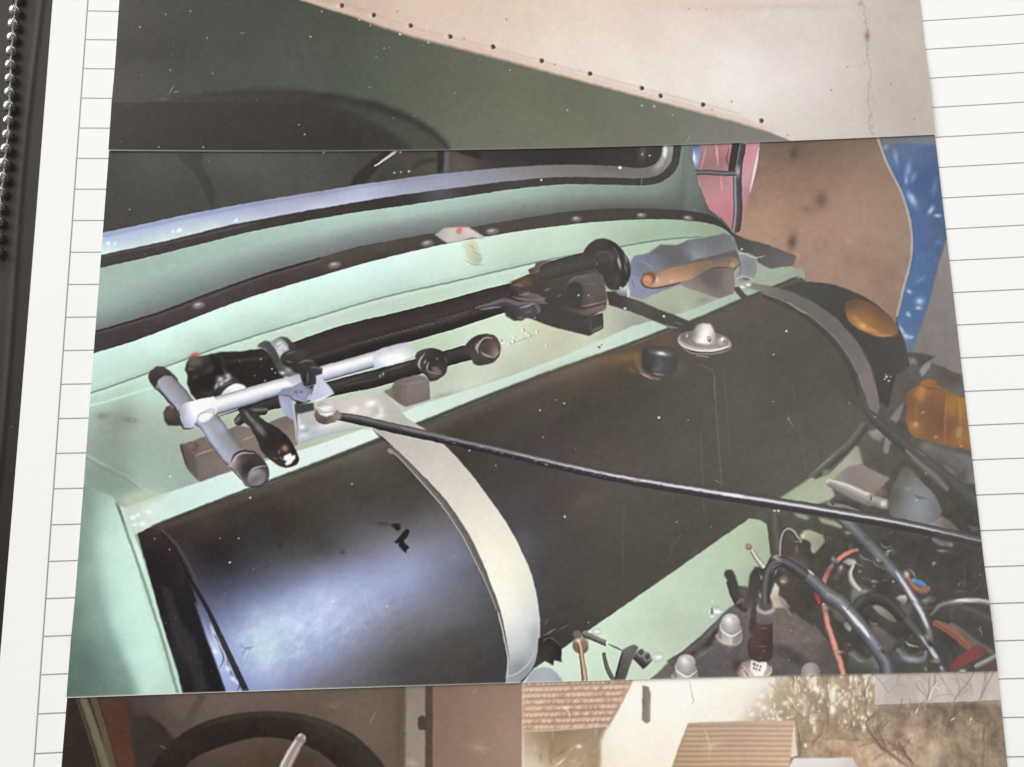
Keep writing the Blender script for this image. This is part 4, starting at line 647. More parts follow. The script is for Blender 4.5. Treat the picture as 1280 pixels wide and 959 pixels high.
    Ln(s, zl([(740, 885), (1000, 800), (1300, 700)]), 1.6, (27, 27, 33), .9); Ln(s, [(412, 483), (440, 475), (470, 464)], 1.6, (71, 81, 95), .7)
    # T crossbar
    cb_ = zl([(190, 500), (230, 560), (350, 700), (430, 800)]) + zq([(640, 130), (760, 300), (870, 440), (940, 500)])
    T(s, 'wheel_brace/cross_bar', cb_, [12, 12.5, 13, 13, 13.5, 14.5, 15, 15], [(-1, (109, 108, 113)), (-.6, (143, 142, 147)), (-.1, (154, 154, 161)), (.3, (161, 164, 177)), (.7, (166, 170, 186)), (.92, (115, 116, 129)), (1, (43, 42, 47))], soft=.4)
    Ln(s, zl([(110, 600), (160, 640), (240, 730), (310, 800), (350, 880)]), 2.2, (34, 31, 34), .85)
    # collar where the bars meet
    P(s, 'wheel_brace', zq([(345, 0), (410, -52), (560, -88), (700, -118), (740, -40), (720, 60), (660, 60), (580, 70), (520, 130), (490, 190), (420, 205), (380, 150)]), [(228, 512, 168, 168, 182), (240, 508, 252, 250, 246), (255, 502, 252, 250, 248), (238, 525, 206, 212, 232), (245, 518, 250, 250, 252), (262, 508, 236, 234, 236), (235, 532, 170, 178, 206)], soft=.7)
    E(s, None, 258, 520, 13, 7, -35, (183, 186, 200), 1, .9); E(s, None, 257, 520.5, 10.5, 5.4, -32, (238, 242, 244), 1, .95); Ln(s, zq([(530, 100), (560, 60), (640, 40), (700, 60)]), 1.4, (149, 150, 164), .7)
    P(s, None, zq([(660, 110), (760, 130), (830, 200), (800, 260), (720, 240)]), (170, 176, 188), soft=3, a=.7); P(s, None, zq([(560, 170), (640, 180), (720, 320), (760, 420), (860, 520), (820, 530), (700, 380), (600, 270)]), (183, 188, 207), soft=2.6, a=.7)
    Ln(s, zq([(345, 20), (360, 120), (400, 205), (490, 200)]), 2, (43, 42, 47), .85)
    # rubber ends
    P(s, 'wheel_brace/rubber_end', zl([(40, 480), (60, 430), (120, 385), (190, 385), (260, 430), (330, 500), (345, 540), (280, 480), (200, 475), (140, 520), (120, 590), (160, 640), (100, 600), (60, 540)]), [(188, 470, 62, 54, 54), (200, 462, 76, 64, 64), (210, 465, 70, 60, 60), (195, 480, 60, 52, 52), (220, 475, 60, 54, 54), (196, 486, 70, 64, 66)], soft=.7)
    P(s, 'wheel_brace/rubber_end', zl([(190, 850), (220, 790), (270, 770), (320, 800), (345, 870), (380, 960), (340, 980), (240, 975), (205, 930)]), [(206, 512, 84, 72, 68), (214, 508, 74, 64, 60), (212, 518, 96, 80, 74), (218, 526, 64, 58, 54), (208, 528, 58, 52, 48)], soft=.8)
    G(s, 215, 509, 2, 2, 0, (160, 150, 146), .7)
    P(s, 'wheel_brace/rubber_end', zq([(870, 540), (900, 470), (980, 430), (1080, 425), (1150, 470), (1210, 540), (1250, 620), (1240, 720), (1170, 780), (1080, 790), (1010, 770), (960, 700), (890, 630), (840, 590)]), [(292, 575, 176, 164, 160), (300, 570, 88, 76, 76), (312, 570, 76, 66, 64), (302, 585, 72, 62, 60), (322, 580, 62, 56, 58), (305, 592, 62, 56, 58), (330, 595, 84, 78, 82), (312, 600, 96, 90, 92), (320, 605, 98, 92, 94), (295, 590, 128, 118, 114)], sm=1, soft=.7)
    E(s, None, 321.5, 595, 14, 12, -30, (84, 80, 84), 1, .9); E(s, None, 321, 597, 12, 10, -30, [(313, 592, 170, 166, 168), (322, 592, 150, 146, 150), (330, 595, 112, 108, 112), (316, 602, 110, 104, 106), (325, 602, 150, 144, 146), (321, 598, 104, 98, 104)], 1, .95)
    Ln(s, zq([(1050, 650), (1110, 600), (1220, 580)]), 2, (206, 202, 204), .7); Ln(s, zq([(870, 540), (900, 475), (980, 430), (1100, 440)]), 2, (52, 46, 48), .9); Ln(s, zq([(890, 550), (930, 480), (1000, 450), (1100, 455)]), 2, (206, 196, 190), .7); Ln(s, zq([(850, 590), (910, 640), (970, 720)]), 2.6, (60, 52, 52), .8); Ln(s, zq([(880, 610), (930, 650), (975, 700)]), 1.6, (198, 186, 178), .7); Ln(s, zq([(1010, 775), (1090, 792), (1180, 775), (1245, 710)]), 1.6, (40, 38, 38), .8)
    # black crank knob
    zk = Z(320, 490, 8)
    T(s, 'crank_handle', zq([(945, 130), (1010, 80), (1100, 40), (1200, 30)]), [6, 7, 6, 5], [(-1, (58, 52, 52)), (-.3, (120, 112, 112)), (.2, (60, 54, 54)), (1, (40, 36, 36))], cap=1)
    P(s, 'crank_handle', zk([(-160, 210), (-120, 160), (0, 200), (60, 270), (200, 350), (310, 440), (390, 560), (430, 660), (410, 720), (340, 755), (270, 755), (170, 700), (60, 600), (10, 480), (-60, 360), (-150, 280)]), [(310, 520, 62, 55, 54), (318, 530, 66, 58, 57), (330, 535, 58, 50, 50), (340, 545, 52, 44, 43), (350, 560, 50, 42, 41), (335, 560, 54, 47, 46), (360, 570, 46, 40, 39), (370, 575, 44, 40, 40), (345, 575, 60, 55, 54), (360, 582, 54, 48, 48), (325, 545, 54, 46, 46)], sm=1, soft=.6)
    T(s, None, zk([(-20, 300), (30, 360), (70, 410), (95, 450)]), [2.6, 3.4, 3, 2], (150, 146, 148), a=.6, soft=2); T(s, None, zk([(-120, 180), (-60, 260), (0, 330)]), 2, (150, 144, 146), a=.6, soft=1.4)
    G(s, 356, 560.5, 4, 3.6, 30, (190, 138, 98), .9); G(s, 349, 565, 1.6, 2, 0, (130, 122, 116), .7)
    P(s, None, zk([(275, 640), (320, 620), (345, 610), (360, 635), (395, 630), (395, 660), (370, 690), (350, 720), (300, 738), (290, 715), (310, 690), (280, 680)]), (244, 238, 234), soft=.8)
    G(s, 352, 573, 3, 1, 30, (150, 144, 140), .6); G(s, 344, 573, 3, 1, 10, (120, 114, 112), .5)
    # blue-grey bracket
    P(s, 'bracket', zm([(290, 490), (380, 440), (440, 470), (450, 540), (370, 580), (300, 510)]), [(360, 472, 190, 192, 206), (370, 470, 172, 174, 192), (368, 480, 206, 208, 220)], soft=.7)
    P(s, 'bracket', zm([(520, 720), (570, 620), (600, 480), (650, 490), (720, 570), (780, 650), (700, 700), (580, 745)]), [(392, 480, 196, 198, 212), (400, 485, 190, 196, 216), (410, 490, 206, 208, 220), (390, 498, 184, 190, 210), (415, 492, 190, 196, 214)], soft=.7); Ln(s, zm([(530, 745), (640, 715), (780, 655)]), 2.2, (232, 236, 240), .85)
    P(s, 'bracket', zm([(220, 660), (260, 610), (360, 590), (450, 540), (520, 590), (570, 620), (540, 690), (500, 750), (380, 720), (340, 680)]), [(352, 490, 136, 138, 156), (365, 488, 140, 142, 164), (380, 490, 146, 150, 176), (375, 498, 152, 158, 184), (388, 492, 130, 132, 152)], soft=.7)
    for x, y in [(400, 640), (450, 640)]: (px, py), = zm([(x, y)]); G(s, px, py, 1.8, 1.8, 0, (86, 86, 108), .8)
    Ln(s, zm([(450, 540), (520, 600), (575, 625)]), 2, (96, 96, 110), .7); Ln(s, zm([(510, 740), (545, 660)]), 2, (220, 222, 230), .7); Ln(s, zm([(340, 690), (390, 650), (430, 690), (500, 730)]), 1.6, (110, 112, 134), .6)
    P(s, 'bracket', zm([(222, 660), (340, 690), (370, 720), (380, 930), (330, 900), (255, 830), (235, 740)]), [(352, 498, 162, 166, 190), (358, 505, 158, 162, 186), (355, 512, 170, 174, 198), (364, 520, 158, 162, 184), (350, 493, 140, 142, 166)], soft=.7)
    P(s, 'bracket', zm([(360, 720), (400, 740), (390, 860), (410, 980), (415, 1140), (400, 1150), (380, 920)]), [(367, 505, 196, 200, 214), (369, 530, 182, 184, 200), (371, 548, 168, 166, 180)], soft=.6)
    P(s, None, zm([(385, 760), (575, 750), (590, 820), (440, 860), (390, 860)]), (60, 60, 56), soft=1, a=.95)
    P(s, 'winch/clamp_band', zm([(190, 370), (250, 290), (340, 400), (440, 450), (330, 490), (250, 480)]), [(350, 462, 78, 74, 74), (362, 462, 112, 110, 112), (356, 468, 96, 93, 94)], soft=.8)
    # wing nut
    P(s, 'winch/wing_nut', zm([(240, 290), (280, 240), (360, 220), (450, 215), (510, 240), (500, 290), (440, 330), (540, 310), (580, 340), (620, 380), (670, 410), (660, 460), (600, 480), (600, 560), (550, 580), (480, 580), (450, 520), (440, 460), (380, 440), (330, 400), (260, 360)]), [(355, 447, 62, 58, 56), (370, 445, 70, 64, 62), (378, 440, 62, 60, 58), (380, 452, 66, 62, 60), (395, 465, 64, 60, 60), (385, 470, 56, 52, 52), (365, 455, 52, 48, 46), (388, 478, 58, 54, 54)], soft=.8)
    for q, w in [([(430, 350), (500, 325), (570, 335)], 3), ([(540, 400), (600, 395), (655, 415)], 2.4), ([(300, 330), (360, 345)], 2), ([(520, 440), (515, 560)], 2), ([(300, 260), (380, 235)], 2)]:
        Ln(s, zm(q), w, (124, 118, 116), .65)
    Ln(s, zm([(480, 460), (485, 570)]), 2.4, (38, 34, 36), .8); G(s, 360, 463, 3.6, 3, 0, (170, 168, 170), .7); G(s, 353, 466, 3, 1.8, 10, (238, 236, 236), .8)
    # bolt of the support rod
    # ---- support rod -----------------------------------------------------------
    rod = [(420, 520), (450, 525.5), (500, 537), (560, 550), (640, 568), (760, 594.5), (880, 615), (960, 627.5), (1060, 644), (1140, 658.5), (1240, 681)]
    T(s, 'support_rod', rod, [5, 6, 6.2, 6, 6, 6.6, 7.2, 7.4, 7.4, 7.2, 7], [(-1, (66, 62, 59)), (-.75, (78, 73, 71)), (-.45, (108, 104, 105)), (-.1, (84, 79, 81)), (.3, (51, 47, 49)), (.7, (43, 39, 41)), (1, (56, 52, 50))], soft=.5)
    T(s, None, [(x, y - 1.5) for x, y in rod[4:]], [.3, 1.2, 1.7, 1.6, 1.4, 1, .4], (226, 222, 226), a=.88, soft=1)
    T(s, None, [(x, y - 2) for x, y in rod[2:6]], [.6, 1, 1.4, .6], (158, 152, 158), a=.7, soft=1.4); T(s, None, [(430, 518), (470, 526), (520, 537), (560, 546)], 1.4, (124, 118, 116), a=.6, soft=1.6)
    g = np.random.default_rng(8)
    for k in range(46):
        x = g.uniform(550, 830); y = np.interp(x, [p[0] for p in rod], [p[1] for p in rod]) + g.uniform(-2, 3.4)
        E(s, None, x, y, g.uniform(.8, 3.4), g.uniform(.5, 1), 13, (196, 184, 186) if g.uniform() < .6 else (140, 110, 108), .5, g.uniform(.3, .7))
    G(s, 795, 600.5, 4, 1.4, 12, (170, 112, 118), .7)
    P(s, 'support_rod/eye', zk([(580, 230), (600, 170), (660, 190), (790, 170), (830, 190), (860, 230), (850, 270), (780, 300), (680, 312), (620, 290)]), [(396, 520, 112, 96, 86), (405, 527, 84, 72, 66), (420, 522, 150, 134, 122), (425, 518, 140, 124, 112), (415, 526, 110, 98, 90)], soft=.8)
    P(s, 'support_rod/bolt', zk([(600, 170), (610, 130), (650, 95), (720, 80), (770, 95), (795, 140), (800, 190), (770, 230), (700, 245), (640, 230)]), [(398, 508, 170, 164, 162), (405, 503, 186, 182, 180), (412, 504, 208, 204, 204), (405, 511, 232, 230, 230), (414, 511, 206, 206, 206), (400, 516, 196, 190, 186), (410, 518, 238, 236, 234), (418, 515, 188, 180, 174)], soft=.7)
    Ln(s, zk([(610, 150), (680, 165), (760, 155)]), 2, (250, 250, 250), .8); Ln(s, zk([(620, 190), (690, 205), (780, 190)]), 1.6, (140, 134, 132), .6); Ln(s, zk([(590, 240), (620, 290), (690, 315), (790, 300)]), 2, (58, 50, 48), .8); Ln(s, zk([(640, 120), (740, 125)]), 1.4, (140, 134, 132), .5)
    paint_engine(s)
    return s


def paint_engine(s):
    T(s, None, [(1020, 462), (1050, 486), (1084, 514)], [2, 3.4, 5], (70, 68, 61), a=.6, soft=2.5)
    # ---- right: amber lamp and dark corner ---------------------------------
    z = Z(960, 480, 4); z8 = Z(1090, 440, 8); y8 = Z(1090, 540, 8); x8 = Z(1020, 540, 8)
    DK = [(1100, 540, 86, 82, 76), (1130, 540, 76, 72, 66), (1150, 600, 70, 66, 58), (1190, 640, 64, 60, 52), (1200, 580, 88, 82, 78), (1215, 650, 62, 58, 52), (1160, 560, 92, 86, 82), (1080, 600, 84, 80, 72), (1050, 640, 80, 74, 70), (1220, 700, 66, 60, 54), (1000, 660, 76, 74, 62), (1080, 700, 66, 62, 56), (1150, 720, 68, 64, 58), (1000, 720, 66, 58, 50), (1060, 780, 66, 62, 54), (1150, 800, 66, 62, 56), (1230, 800, 70, 64, 60), (1000, 820, 74, 66, 60)]
    P(s, 'engine_bay', [(1086, 534), (1110, 510), (1120, 470), (1140, 455), (1260, 455), (1262, 880), (880, 880), (905, 800), (940, 720), (965, 700), (964, 660), (937, 648), (975, 624), (1012, 601), (1036, 583), (1060, 562)], DK, soft=1)
    P(s, 'garage_floor#2', z8([(560, 0), (880, 0), (920, 240), (840, 210), (720, 170), (620, 110), (590, 90), (640, 50)]), [(1170, 445, 122, 116, 112), (1195, 455, 128, 119, 118), (1180, 460, 120, 112, 110)], soft=1.2)
    P(s, 'garage_floor#3', z8([(470, 190), (510, 130), (580, 100), (590, 150), (540, 220), (500, 250)]), (146, 138, 138), soft=1.2)
    P(s, 'engine_bay', z8([(340, 0), (470, 10), (640, 45), (560, 90), (470, 160), (430, 60), (350, 60)]), (76, 74, 70), soft=1)
    P(s, 'lamp_bracket', z8([(520, 250), (560, 180), (620, 130), (720, 150), (800, 200), (890, 220), (935, 450), (740, 400), (640, 330)]), [(1165, 462, 96, 88, 80), (1185, 472, 82, 72, 66), (1200, 480, 90, 82, 80), (1198, 490, 104, 98, 92)], soft=1.2)
    P(s, 'amber_reflector', z8([(490, 290), (560, 270), (640, 290), (650, 330), (760, 400), (870, 440), (935, 460), (1000, 990), (880, 960), (700, 930), (560, 880), (430, 860), (370, 790), (335, 680), (345, 560), (345, 420), (420, 360), (490, 320)]),
      [(1155, 478, 157, 105, 58), (1165, 480, 151, 95, 55), (1140, 500, 122, 83, 55), (1150, 492, 157, 111, 67), (1140, 525, 139, 94, 55), (1160, 510, 124, 83, 58), (1175, 520, 114, 79, 58), (1170, 500, 124, 83, 55), (1190, 502, 145, 103, 52), (1195, 510, 160, 110, 49), (1200, 520, 140, 99, 53), (1190, 535, 118, 78, 51), (1200, 545, 152, 106, 52), (1205, 540, 141, 101, 55), (1145, 535, 151, 105, 64), (1155, 545, 129, 85, 56), (1175, 548, 137, 91, 57), (1190, 560, 131, 82, 51), (1210, 562, 137, 90, 59), (1170, 535, 114, 77, 53)], soft=1)
    P(s, None, z8([(340, 430), (420, 365), (500, 320), (440, 400), (380, 470), (360, 600), (365, 720), (335, 640)]), (110, 78, 58), soft=1.5, a=.5)
    P(s, None, z8([(470, 350), (550, 370), (510, 480), (470, 490), (430, 420)]), (176, 128, 78), soft=2, a=.7); P(s, None, z8([(740, 460), (930, 520), (940, 640), (850, 640), (760, 640), (720, 560)]), (158, 112, 60), soft=2.4, a=.5); P(s, None, z8([(840, 750), (910, 760), (880, 860), (830, 860)]), (172, 132, 82), soft=1.6, a=.7)
    Ln(s, z8([(500, 330), (560, 360), (640, 370), (740, 410)]), 2, (112, 76, 54), .7)
    for q, c, a in [([(600, 390), (575, 620), (560, 860)], (104, 72, 50), .3), ([(730, 430), (705, 640), (700, 900)], (100, 70, 50), .45), ([(745, 440), (735, 640), (730, 900)], (184, 132, 70), .35), ([(840, 460), (845, 640), (830, 900)], (112, 78, 50), .25), ([(880, 470), (885, 640), (880, 920)], (188, 138, 76), .3), ([(470, 380), (440, 600), (450, 800)], (170, 120, 74), .3)]: Ln(s, z8(q), 3.6, c, a, soft=1.6)
    for x, y, r, a in [(440, 720, 3, .55), (512, 605, 1.6, .6), (640, 850, 2, .5), (895, 940, 1.6, .6), (430, 740, 5, .3)]: (px, py), = z8([(x, y)]); G(s, px, py, r, r * .7, 0, (206, 178, 150), a)
    P(s, 'engine_bay', y8([(560, 100), (700, 170), (840, 210), (1000, 245), (1015, 380), (1040, 560), (900, 520), (760, 400), (640, 300), (520, 190), (460, 130)]), [(1165, 558, 106, 104, 98), (1185, 570, 98, 92, 90), (1205, 578, 108, 102, 100), (1190, 590, 84, 80, 76), (1210, 600, 92, 86, 84), (1175, 575, 88, 84, 80)], soft=1.4)
    P(s, 'engine_bay', y8([(700, 320), (780, 360), (900, 430), (960, 340), (1015, 350), (1035, 520), (890, 515), (800, 440)]), [(1190, 590, 108, 102, 98), (1215, 600, 118, 108, 108), (1205, 595, 84, 78, 76), (1200, 598, 74, 70, 68)], soft=1.2)
    P(s, 'engine_bay', y8([(890, 520), (1040, 525), (1060, 700), (960, 680)]), (70, 66, 60), soft=1.4); T(s, 'engine_bay', y8([(820, 540), (900, 600), (980, 660), (1060, 720)]), 4, (100, 94, 90), a=.8, soft=2); Ln(s, y8([(960, 330), (880, 480)]), 4, (84, 78, 76), .7)
    # light gaps behind the bracket
    P(s, 'engine_bay', x8([(520, 0), (700, -60), (690, 40), (640, 100), (560, 60)]), [(1095, 540, 150, 140, 130), (1102, 545, 122, 122, 122), (1090, 540, 138, 128, 110)], soft=1.2)
    P(s, 'engine_bay', x8([(700, -40), (780, 0), (750, 110), (710, 230), (670, 190), (690, 60)]), [(1113, 545, 126, 120, 118), (1108, 560, 128, 124, 122)], soft=1)
    P(s, 'engine_bay', z([(610, 170), (660, 110), (682, 90), (660, 170), (640, 200)]), (126, 118, 118), soft=1)
    # dark strut from upper left to lower right
    T(s, 'bonnet_stay', [(1082, 512), (1090, 520), (1100, 530), (1130, 556), (1170, 588), (1200, 612), (1235, 640)], [3, 6, 7, 7.5, 8, 9, 9], [(-1, (74, 72, 66)), (-.3, (84, 82, 78)), (.3, (74, 72, 68)), (1, (62, 60, 54))], soft=.8)
    T(s, 'bonnet_stay', y8([(340, 180), (430, 270), (540, 370), (640, 450), (750, 570)]), [2.4, 4, 5, 5.5, 4], [(-1, (82, 78, 74)), (0, (118, 112, 104)), (1, (84, 80, 70))], soft=1)
    SP(s, [(1094, 521, 1.6), (1157, 592, 1.4)], (176, 172, 164)); Ln(s, y8([(440, 170), (500, 220), (540, 240)]), 2, (130, 126, 120), .7)
    # tank bottom flange and pale bracket
    T(s, 'fuel_tank/flange', [(1080, 532), (1062, 556), (1040, 574), (1014, 598)], 6, [(-1, (62, 60, 52)), (-.2, (84, 82, 72)), (.5, (104, 102, 90)), (1, (86, 84, 74))], soft=.8)
    Ln(s, x8([(0, 390), (100, 300), (200, 220)]), 1.4, (150, 148, 138), .7); G(s, 1014, 600, 3.4, 2, -30, (214, 210, 196), .9); G(s, 1032, 590, 4, 3, -30, (150, 146, 132), .7)
    P(s, 'firewall', x8([(400, 140), (430, 150), (470, 320), (300, 420), (180, 480), (150, 520), (190, 640), (110, 700), (-20, 730), (-450, 740), (-420, 700), (-90, 480), (0, 470), (130, 420), (250, 300)]), [(1070, 565, 150, 148, 134), (1060, 575, 162, 164, 144), (1040, 595, 158, 162, 140), (1020, 615, 164, 172, 146), (990, 622, 156, 172, 144), (1035, 620, 168, 172, 152), (975, 628, 150, 166, 138)], soft=1.2)
    P(s, 'bracket_plate', x8([(250, 400), (330, 340), (460, 320), (560, 380), (740, 460), (590, 630), (540, 640), (330, 550), (170, 480)]), [(1055, 592, 136, 126, 118), (1080, 590, 138, 124, 118), (1095, 605, 140, 126, 118), (1090, 615, 134, 122, 106), (1065, 600, 132, 120, 116), (1045, 600, 150, 144, 130)], soft=1)
    T(s, 'metal_tube', x8([(130, 500), (300, 570), (430, 630), (540, 680)]), [5, 8, 8.5, 8.5], [(-1, (140, 132, 124)), (-.6, (216, 208, 198)), (-.3, (176, 170, 164)), (.2, (142, 136, 134)), (.8, (122, 116, 114)), (1, (100, 96, 92))], soft=.6)
    T(s, 'metal_tube', x8([(545, 680), (620, 700), (690, 725)]), 7, [(-1, (146, 136, 126)), (-.3, (168, 158, 146)), (.3, (140, 132, 124)), (1, (96, 92, 86))], soft=.8); G(s, 1104, 630, 3.4, 3.4, 30, (222, 216, 208), .9); Ln(s, x8([(555, 640), (545, 690)]), 1.6, (66, 60, 56), .9); E(s, None, 1034, 602, 2, 2.4, 0, (196, 192, 180), .9)
    P(s, None, x8([(560, 620), (640, 560), (720, 600), (700, 660), (600, 640)]), (112, 102, 92), soft=1.6, a=.7)
    # grey cone
    P(s, 'air_hose', x8([(880, 350), (940, 370), (1060, 500), (1180, 620), (1250, 760), (1240, 830), (1120, 940), (960, 960), (800, 880), (730, 800), (720, 690), (760, 560), (820, 440)]), [(1132, 590, 96, 94, 86), (1125, 610, 104, 104, 98), (1140, 612, 122, 124, 126), (1150, 600, 116, 116, 112), (1130, 635, 118, 120, 120), (1145, 640, 136, 140, 144), (1160, 630, 126, 128, 132), (1165, 645, 116, 118, 120), (1125, 645, 110, 112, 110), (1140, 655, 124, 126, 126), (1170, 636, 108, 108, 108), (1120, 620, 88, 86, 78)], sm=1, soft=1)
    Ln(s, x8([(980, 630), (1040, 655), (1110, 662)]), 3, (84, 86, 90), .7); G(s, 1136, 611, 4, 2, -20, (140, 140, 138), .6); SP(s, [(1146, 625, 1.6)], (206, 204, 202))
    P(s, 'engine_bay', x8([(1120, 940), (1240, 840), (1330, 880), (1420, 960), (1500, 1010), (1300, 1000)]), [(1168, 655, 140, 132, 130), (1185, 655, 112, 102, 98), (1195, 660, 104, 100, 94)], soft=1.2); G(s, 1162, 658, 4, 2, -10, (196, 190, 184), .8)
    P(s, 'engine_bay', [(1196, 640), (1240, 640), (1242, 675), (1200, 668)], (62, 58, 52), soft=2, a=.8)
    # hoses just above the rod
    T(s, 'cable#9', x8([(110, 700), (160, 760), (260, 750), (380, 790), (480, 840)]), 3, [(-1, (140, 132, 130)), (0, (124, 114, 112)), (1, (90, 82, 80))], soft=.8); P(s, 'engine_bay', x8([(180, 690), (300, 680), (420, 720), (500, 820), (380, 790), (250, 730)]), (68, 62, 60), soft=1.6); T(s, 'cable#9', x8([(190, 725), (280, 735), (360, 770), (430, 800)]), 1.6, (150, 128, 126), a=.8, soft=1)
    g0 = np.random.default_rng(77)
    # ---- below the rod -------------------------------------------------------
    a8 = Z(930, 640, 8); b8 = Z(1030, 630, 8); c8 = Z(1100, 720, 8); d8 = Z(980, 730, 8)
    P(s, 'engine_bay', a8([(0, 100), (240, 110), (480, 60), (760, 100), (1280, 190), (1280, 960), (300, 960), (270, 400), (230, 90)]), [(960, 660, 78, 74, 64), (1000, 665, 72, 70, 58), (1050, 670, 72, 70, 60), (1080, 700, 66, 64, 56), (1040, 690, 62, 60, 50), (1020, 740, 66, 58, 48), (1060, 740, 70, 66, 60), (990, 740, 74, 62, 50)], soft=2)
    P(s, 'firewall', a8([(490, 10), (620, 30), (660, 60), (620, 80), (540, 50)]), (146, 152, 128), soft=1.2); P(s, 'firewall', a8([(740, 50), (900, 90), (1000, 150), (960, 165), (860, 130), (780, 110)]), [(1030, 650, 150, 154, 130), (1050, 658, 158, 160, 138)], soft=1.2)
    P(s, 'firewall', a8([(590, 190), (660, 180), (790, 230), (810, 300), (740, 380), (700, 415), (660, 400), (670, 320), (620, 280), (570, 270)]), [(1006, 668, 172, 172, 154), (1020, 670, 160, 160, 138), (1025, 680, 140, 140, 120), (1018, 688, 156, 164, 138), (1015, 675, 150, 150, 130)], soft=1); G(s, 1003, 670, 3, 3, 0, (206, 204, 192), .8)
    # firewall panel below the tank
    P(s, 'firewall', [(937, 648), (950, 650), (959, 656), (962, 680), (964, 694), (955, 712), (945, 745), (905, 790), (870, 812), (830, 838), (800, 856), (786, 880), (630, 880), (668, 835), (690, 820), (702, 811), (770, 764), (834, 720), (885, 684)],
      [(940, 660, 169, 189, 159), (950, 680, 161, 181, 153), (930, 700, 175, 195, 165), (900, 690, 177, 199, 169), (880, 720, 181, 203, 175), (900, 750, 177, 197, 171), (850, 740, 187, 209, 181), (830, 770, 183, 201, 175), (860, 790, 181, 199, 173), (800, 770, 191, 215, 187), (780, 790, 193, 215, 189), (760, 800, 201, 225, 197), (730, 810, 205, 231, 203), (720, 840, 203, 227, 201), (760, 840, 197, 221, 193), (800, 820, 195, 215, 189), (820, 830, 195, 215, 189), (700, 850, 201, 223, 201), (940, 720, 159, 177, 149)], soft=.7)
    # black bracket and grey dome at the bottom of the strap
    e8 = Z(680, 760, 8)
    P(s, 'fuel_tank/bracket', e8([(-60, 300), (30, 280), (110, 310), (175, 400), (175, 540), (100, 520), (90, 575), (-10, 520), (-60, 480)]), [(680, 805, 52, 46, 44), (695, 805, 46, 40, 40), (698, 820, 42, 38, 38), (685, 815, 60, 54, 52)], soft=.7)
    for q, a in [([(0, 270), (60, 240), (110, 210)], .8), ([(30, 300), (90, 310), (150, 370)], .6), ([(150, 215), (240, 170)], .5), ([(10, 160), (40, 110)], .4), ([(-10, 330), (30, 300)], .6)]: Ln(s, e8(q), 1.4, (156, 150, 148), a)
    P(s, 'grey_dome', e8([(-200, 780), (-160, 680), (-90, 610), (0, 590), (60, 600), (130, 650), (180, 720), (200, 790), (100, 810)]), [(660, 845, 160, 164, 168), (680, 840, 168, 174, 182), (690, 850, 162, 168, 176), (700, 855, 150, 158, 162), (670, 855, 172, 176, 180)], soft=1)
    # copper pipe and fittings
    E(s, 'copper_pipe', *e8([(362, 380)])[0], 10.5, 9.5, 50, (112, 100, 90), .8); E(s, None, *e8([(380, 350)])[0], 7, 8, 40, (140, 122, 106), 1.2, .8)
    T(s, 'copper_pipe', e8([(345, 330), (365, 400), (385, 560), (400, 660), (410, 790)]), [3.4, 3.2, 3.2, 3.6, 3.8], [(-1, (122, 84, 66)), (-.4, (200, 160, 140)), (.1, (206, 172, 152)), (.5, (132, 92, 72)), (1, (108, 76, 60))], soft=.5); G(s, 722.5, 800, 3.6, 3, 0, (226, 214, 198), .9)
    T(s, 'brake_line', e8([(405, 260), (500, 300), (620, 355)]), [4.6, 4, 3.6], [(-1, (150, 146, 138)), (-.3, (132, 128, 124)), (.4, (90, 86, 82)), (1, (58, 54, 50))], cap=0); E(s, 'brake_line', 722, 793, 6, 5, 30, (120, 106, 94), 1); E(s, None, 758.5, 804, 1.4, 3.4, 10, (240, 238, 232), .5)
    Ln(s, e8([(640, 360), (720, 395), (790, 430)]), 2, (66, 64, 58), .95, name='brake_line')
    T(s, 'rubber_strip#2', e8([(595, 450), (620, 570), (660, 660), (700, 730)]), [2.2, 2.6, 3, 2.4], [(-1, (84, 84, 76)), (0, (106, 104, 98)), (1, (66, 66, 60))])
    P(s, 'pedal_arm', e8([(690, 750), (780, 420), (830, 390), (900, 360), (945, 390), (890, 490), (850, 600), (800, 750)]), [(770, 850, 74, 70, 68), (780, 825, 92, 86, 84), (785, 812, 112, 108, 106), (795, 808, 96, 90, 88), (788, 830, 100, 92, 90), (778, 845, 86, 80, 78)], soft=.7); Ln(s, e8([(700, 745), (740, 600), (785, 440)]), 2.6, (46, 42, 42), .9)
    P(s, 'wire_connector', e8([(880, 500), (920, 440), (960, 410), (1050, 450), (1080, 520), (1040, 570), (990, 610)]), [(798, 822, 62, 58, 58), (805, 828, 74, 68, 68), (800, 815, 140, 136, 138), (812, 820, 120, 116, 118), (805, 832, 60, 54, 54)], soft=.6)
    for x, y in [(970, 445), (1030, 490)]: (px, py), = e8([(x, y)]); E(s, None, px, py, 4.4, 5, 0, (150, 148, 150), .7); E(s, None, px, py - .4, 3.2, 3.8, 0, (72, 72, 76), .7)
    for x, y, sc in [(1150, 490, 1), (540, 235, .7)]:
        (px, py), = e8([(x, y)]); E(s, 'glass_lens', px - 2, py, 8 * sc, 7 * sc, 0, (160, 182, 162), .7, .6); E(s, None, px - 2, py, 6.4 * sc, 5.6 * sc, 0, (196, 216, 198), .7, .7); G(s, px - 1, py, 4 * sc, 2 * sc, 0, (246, 250, 246), .95)
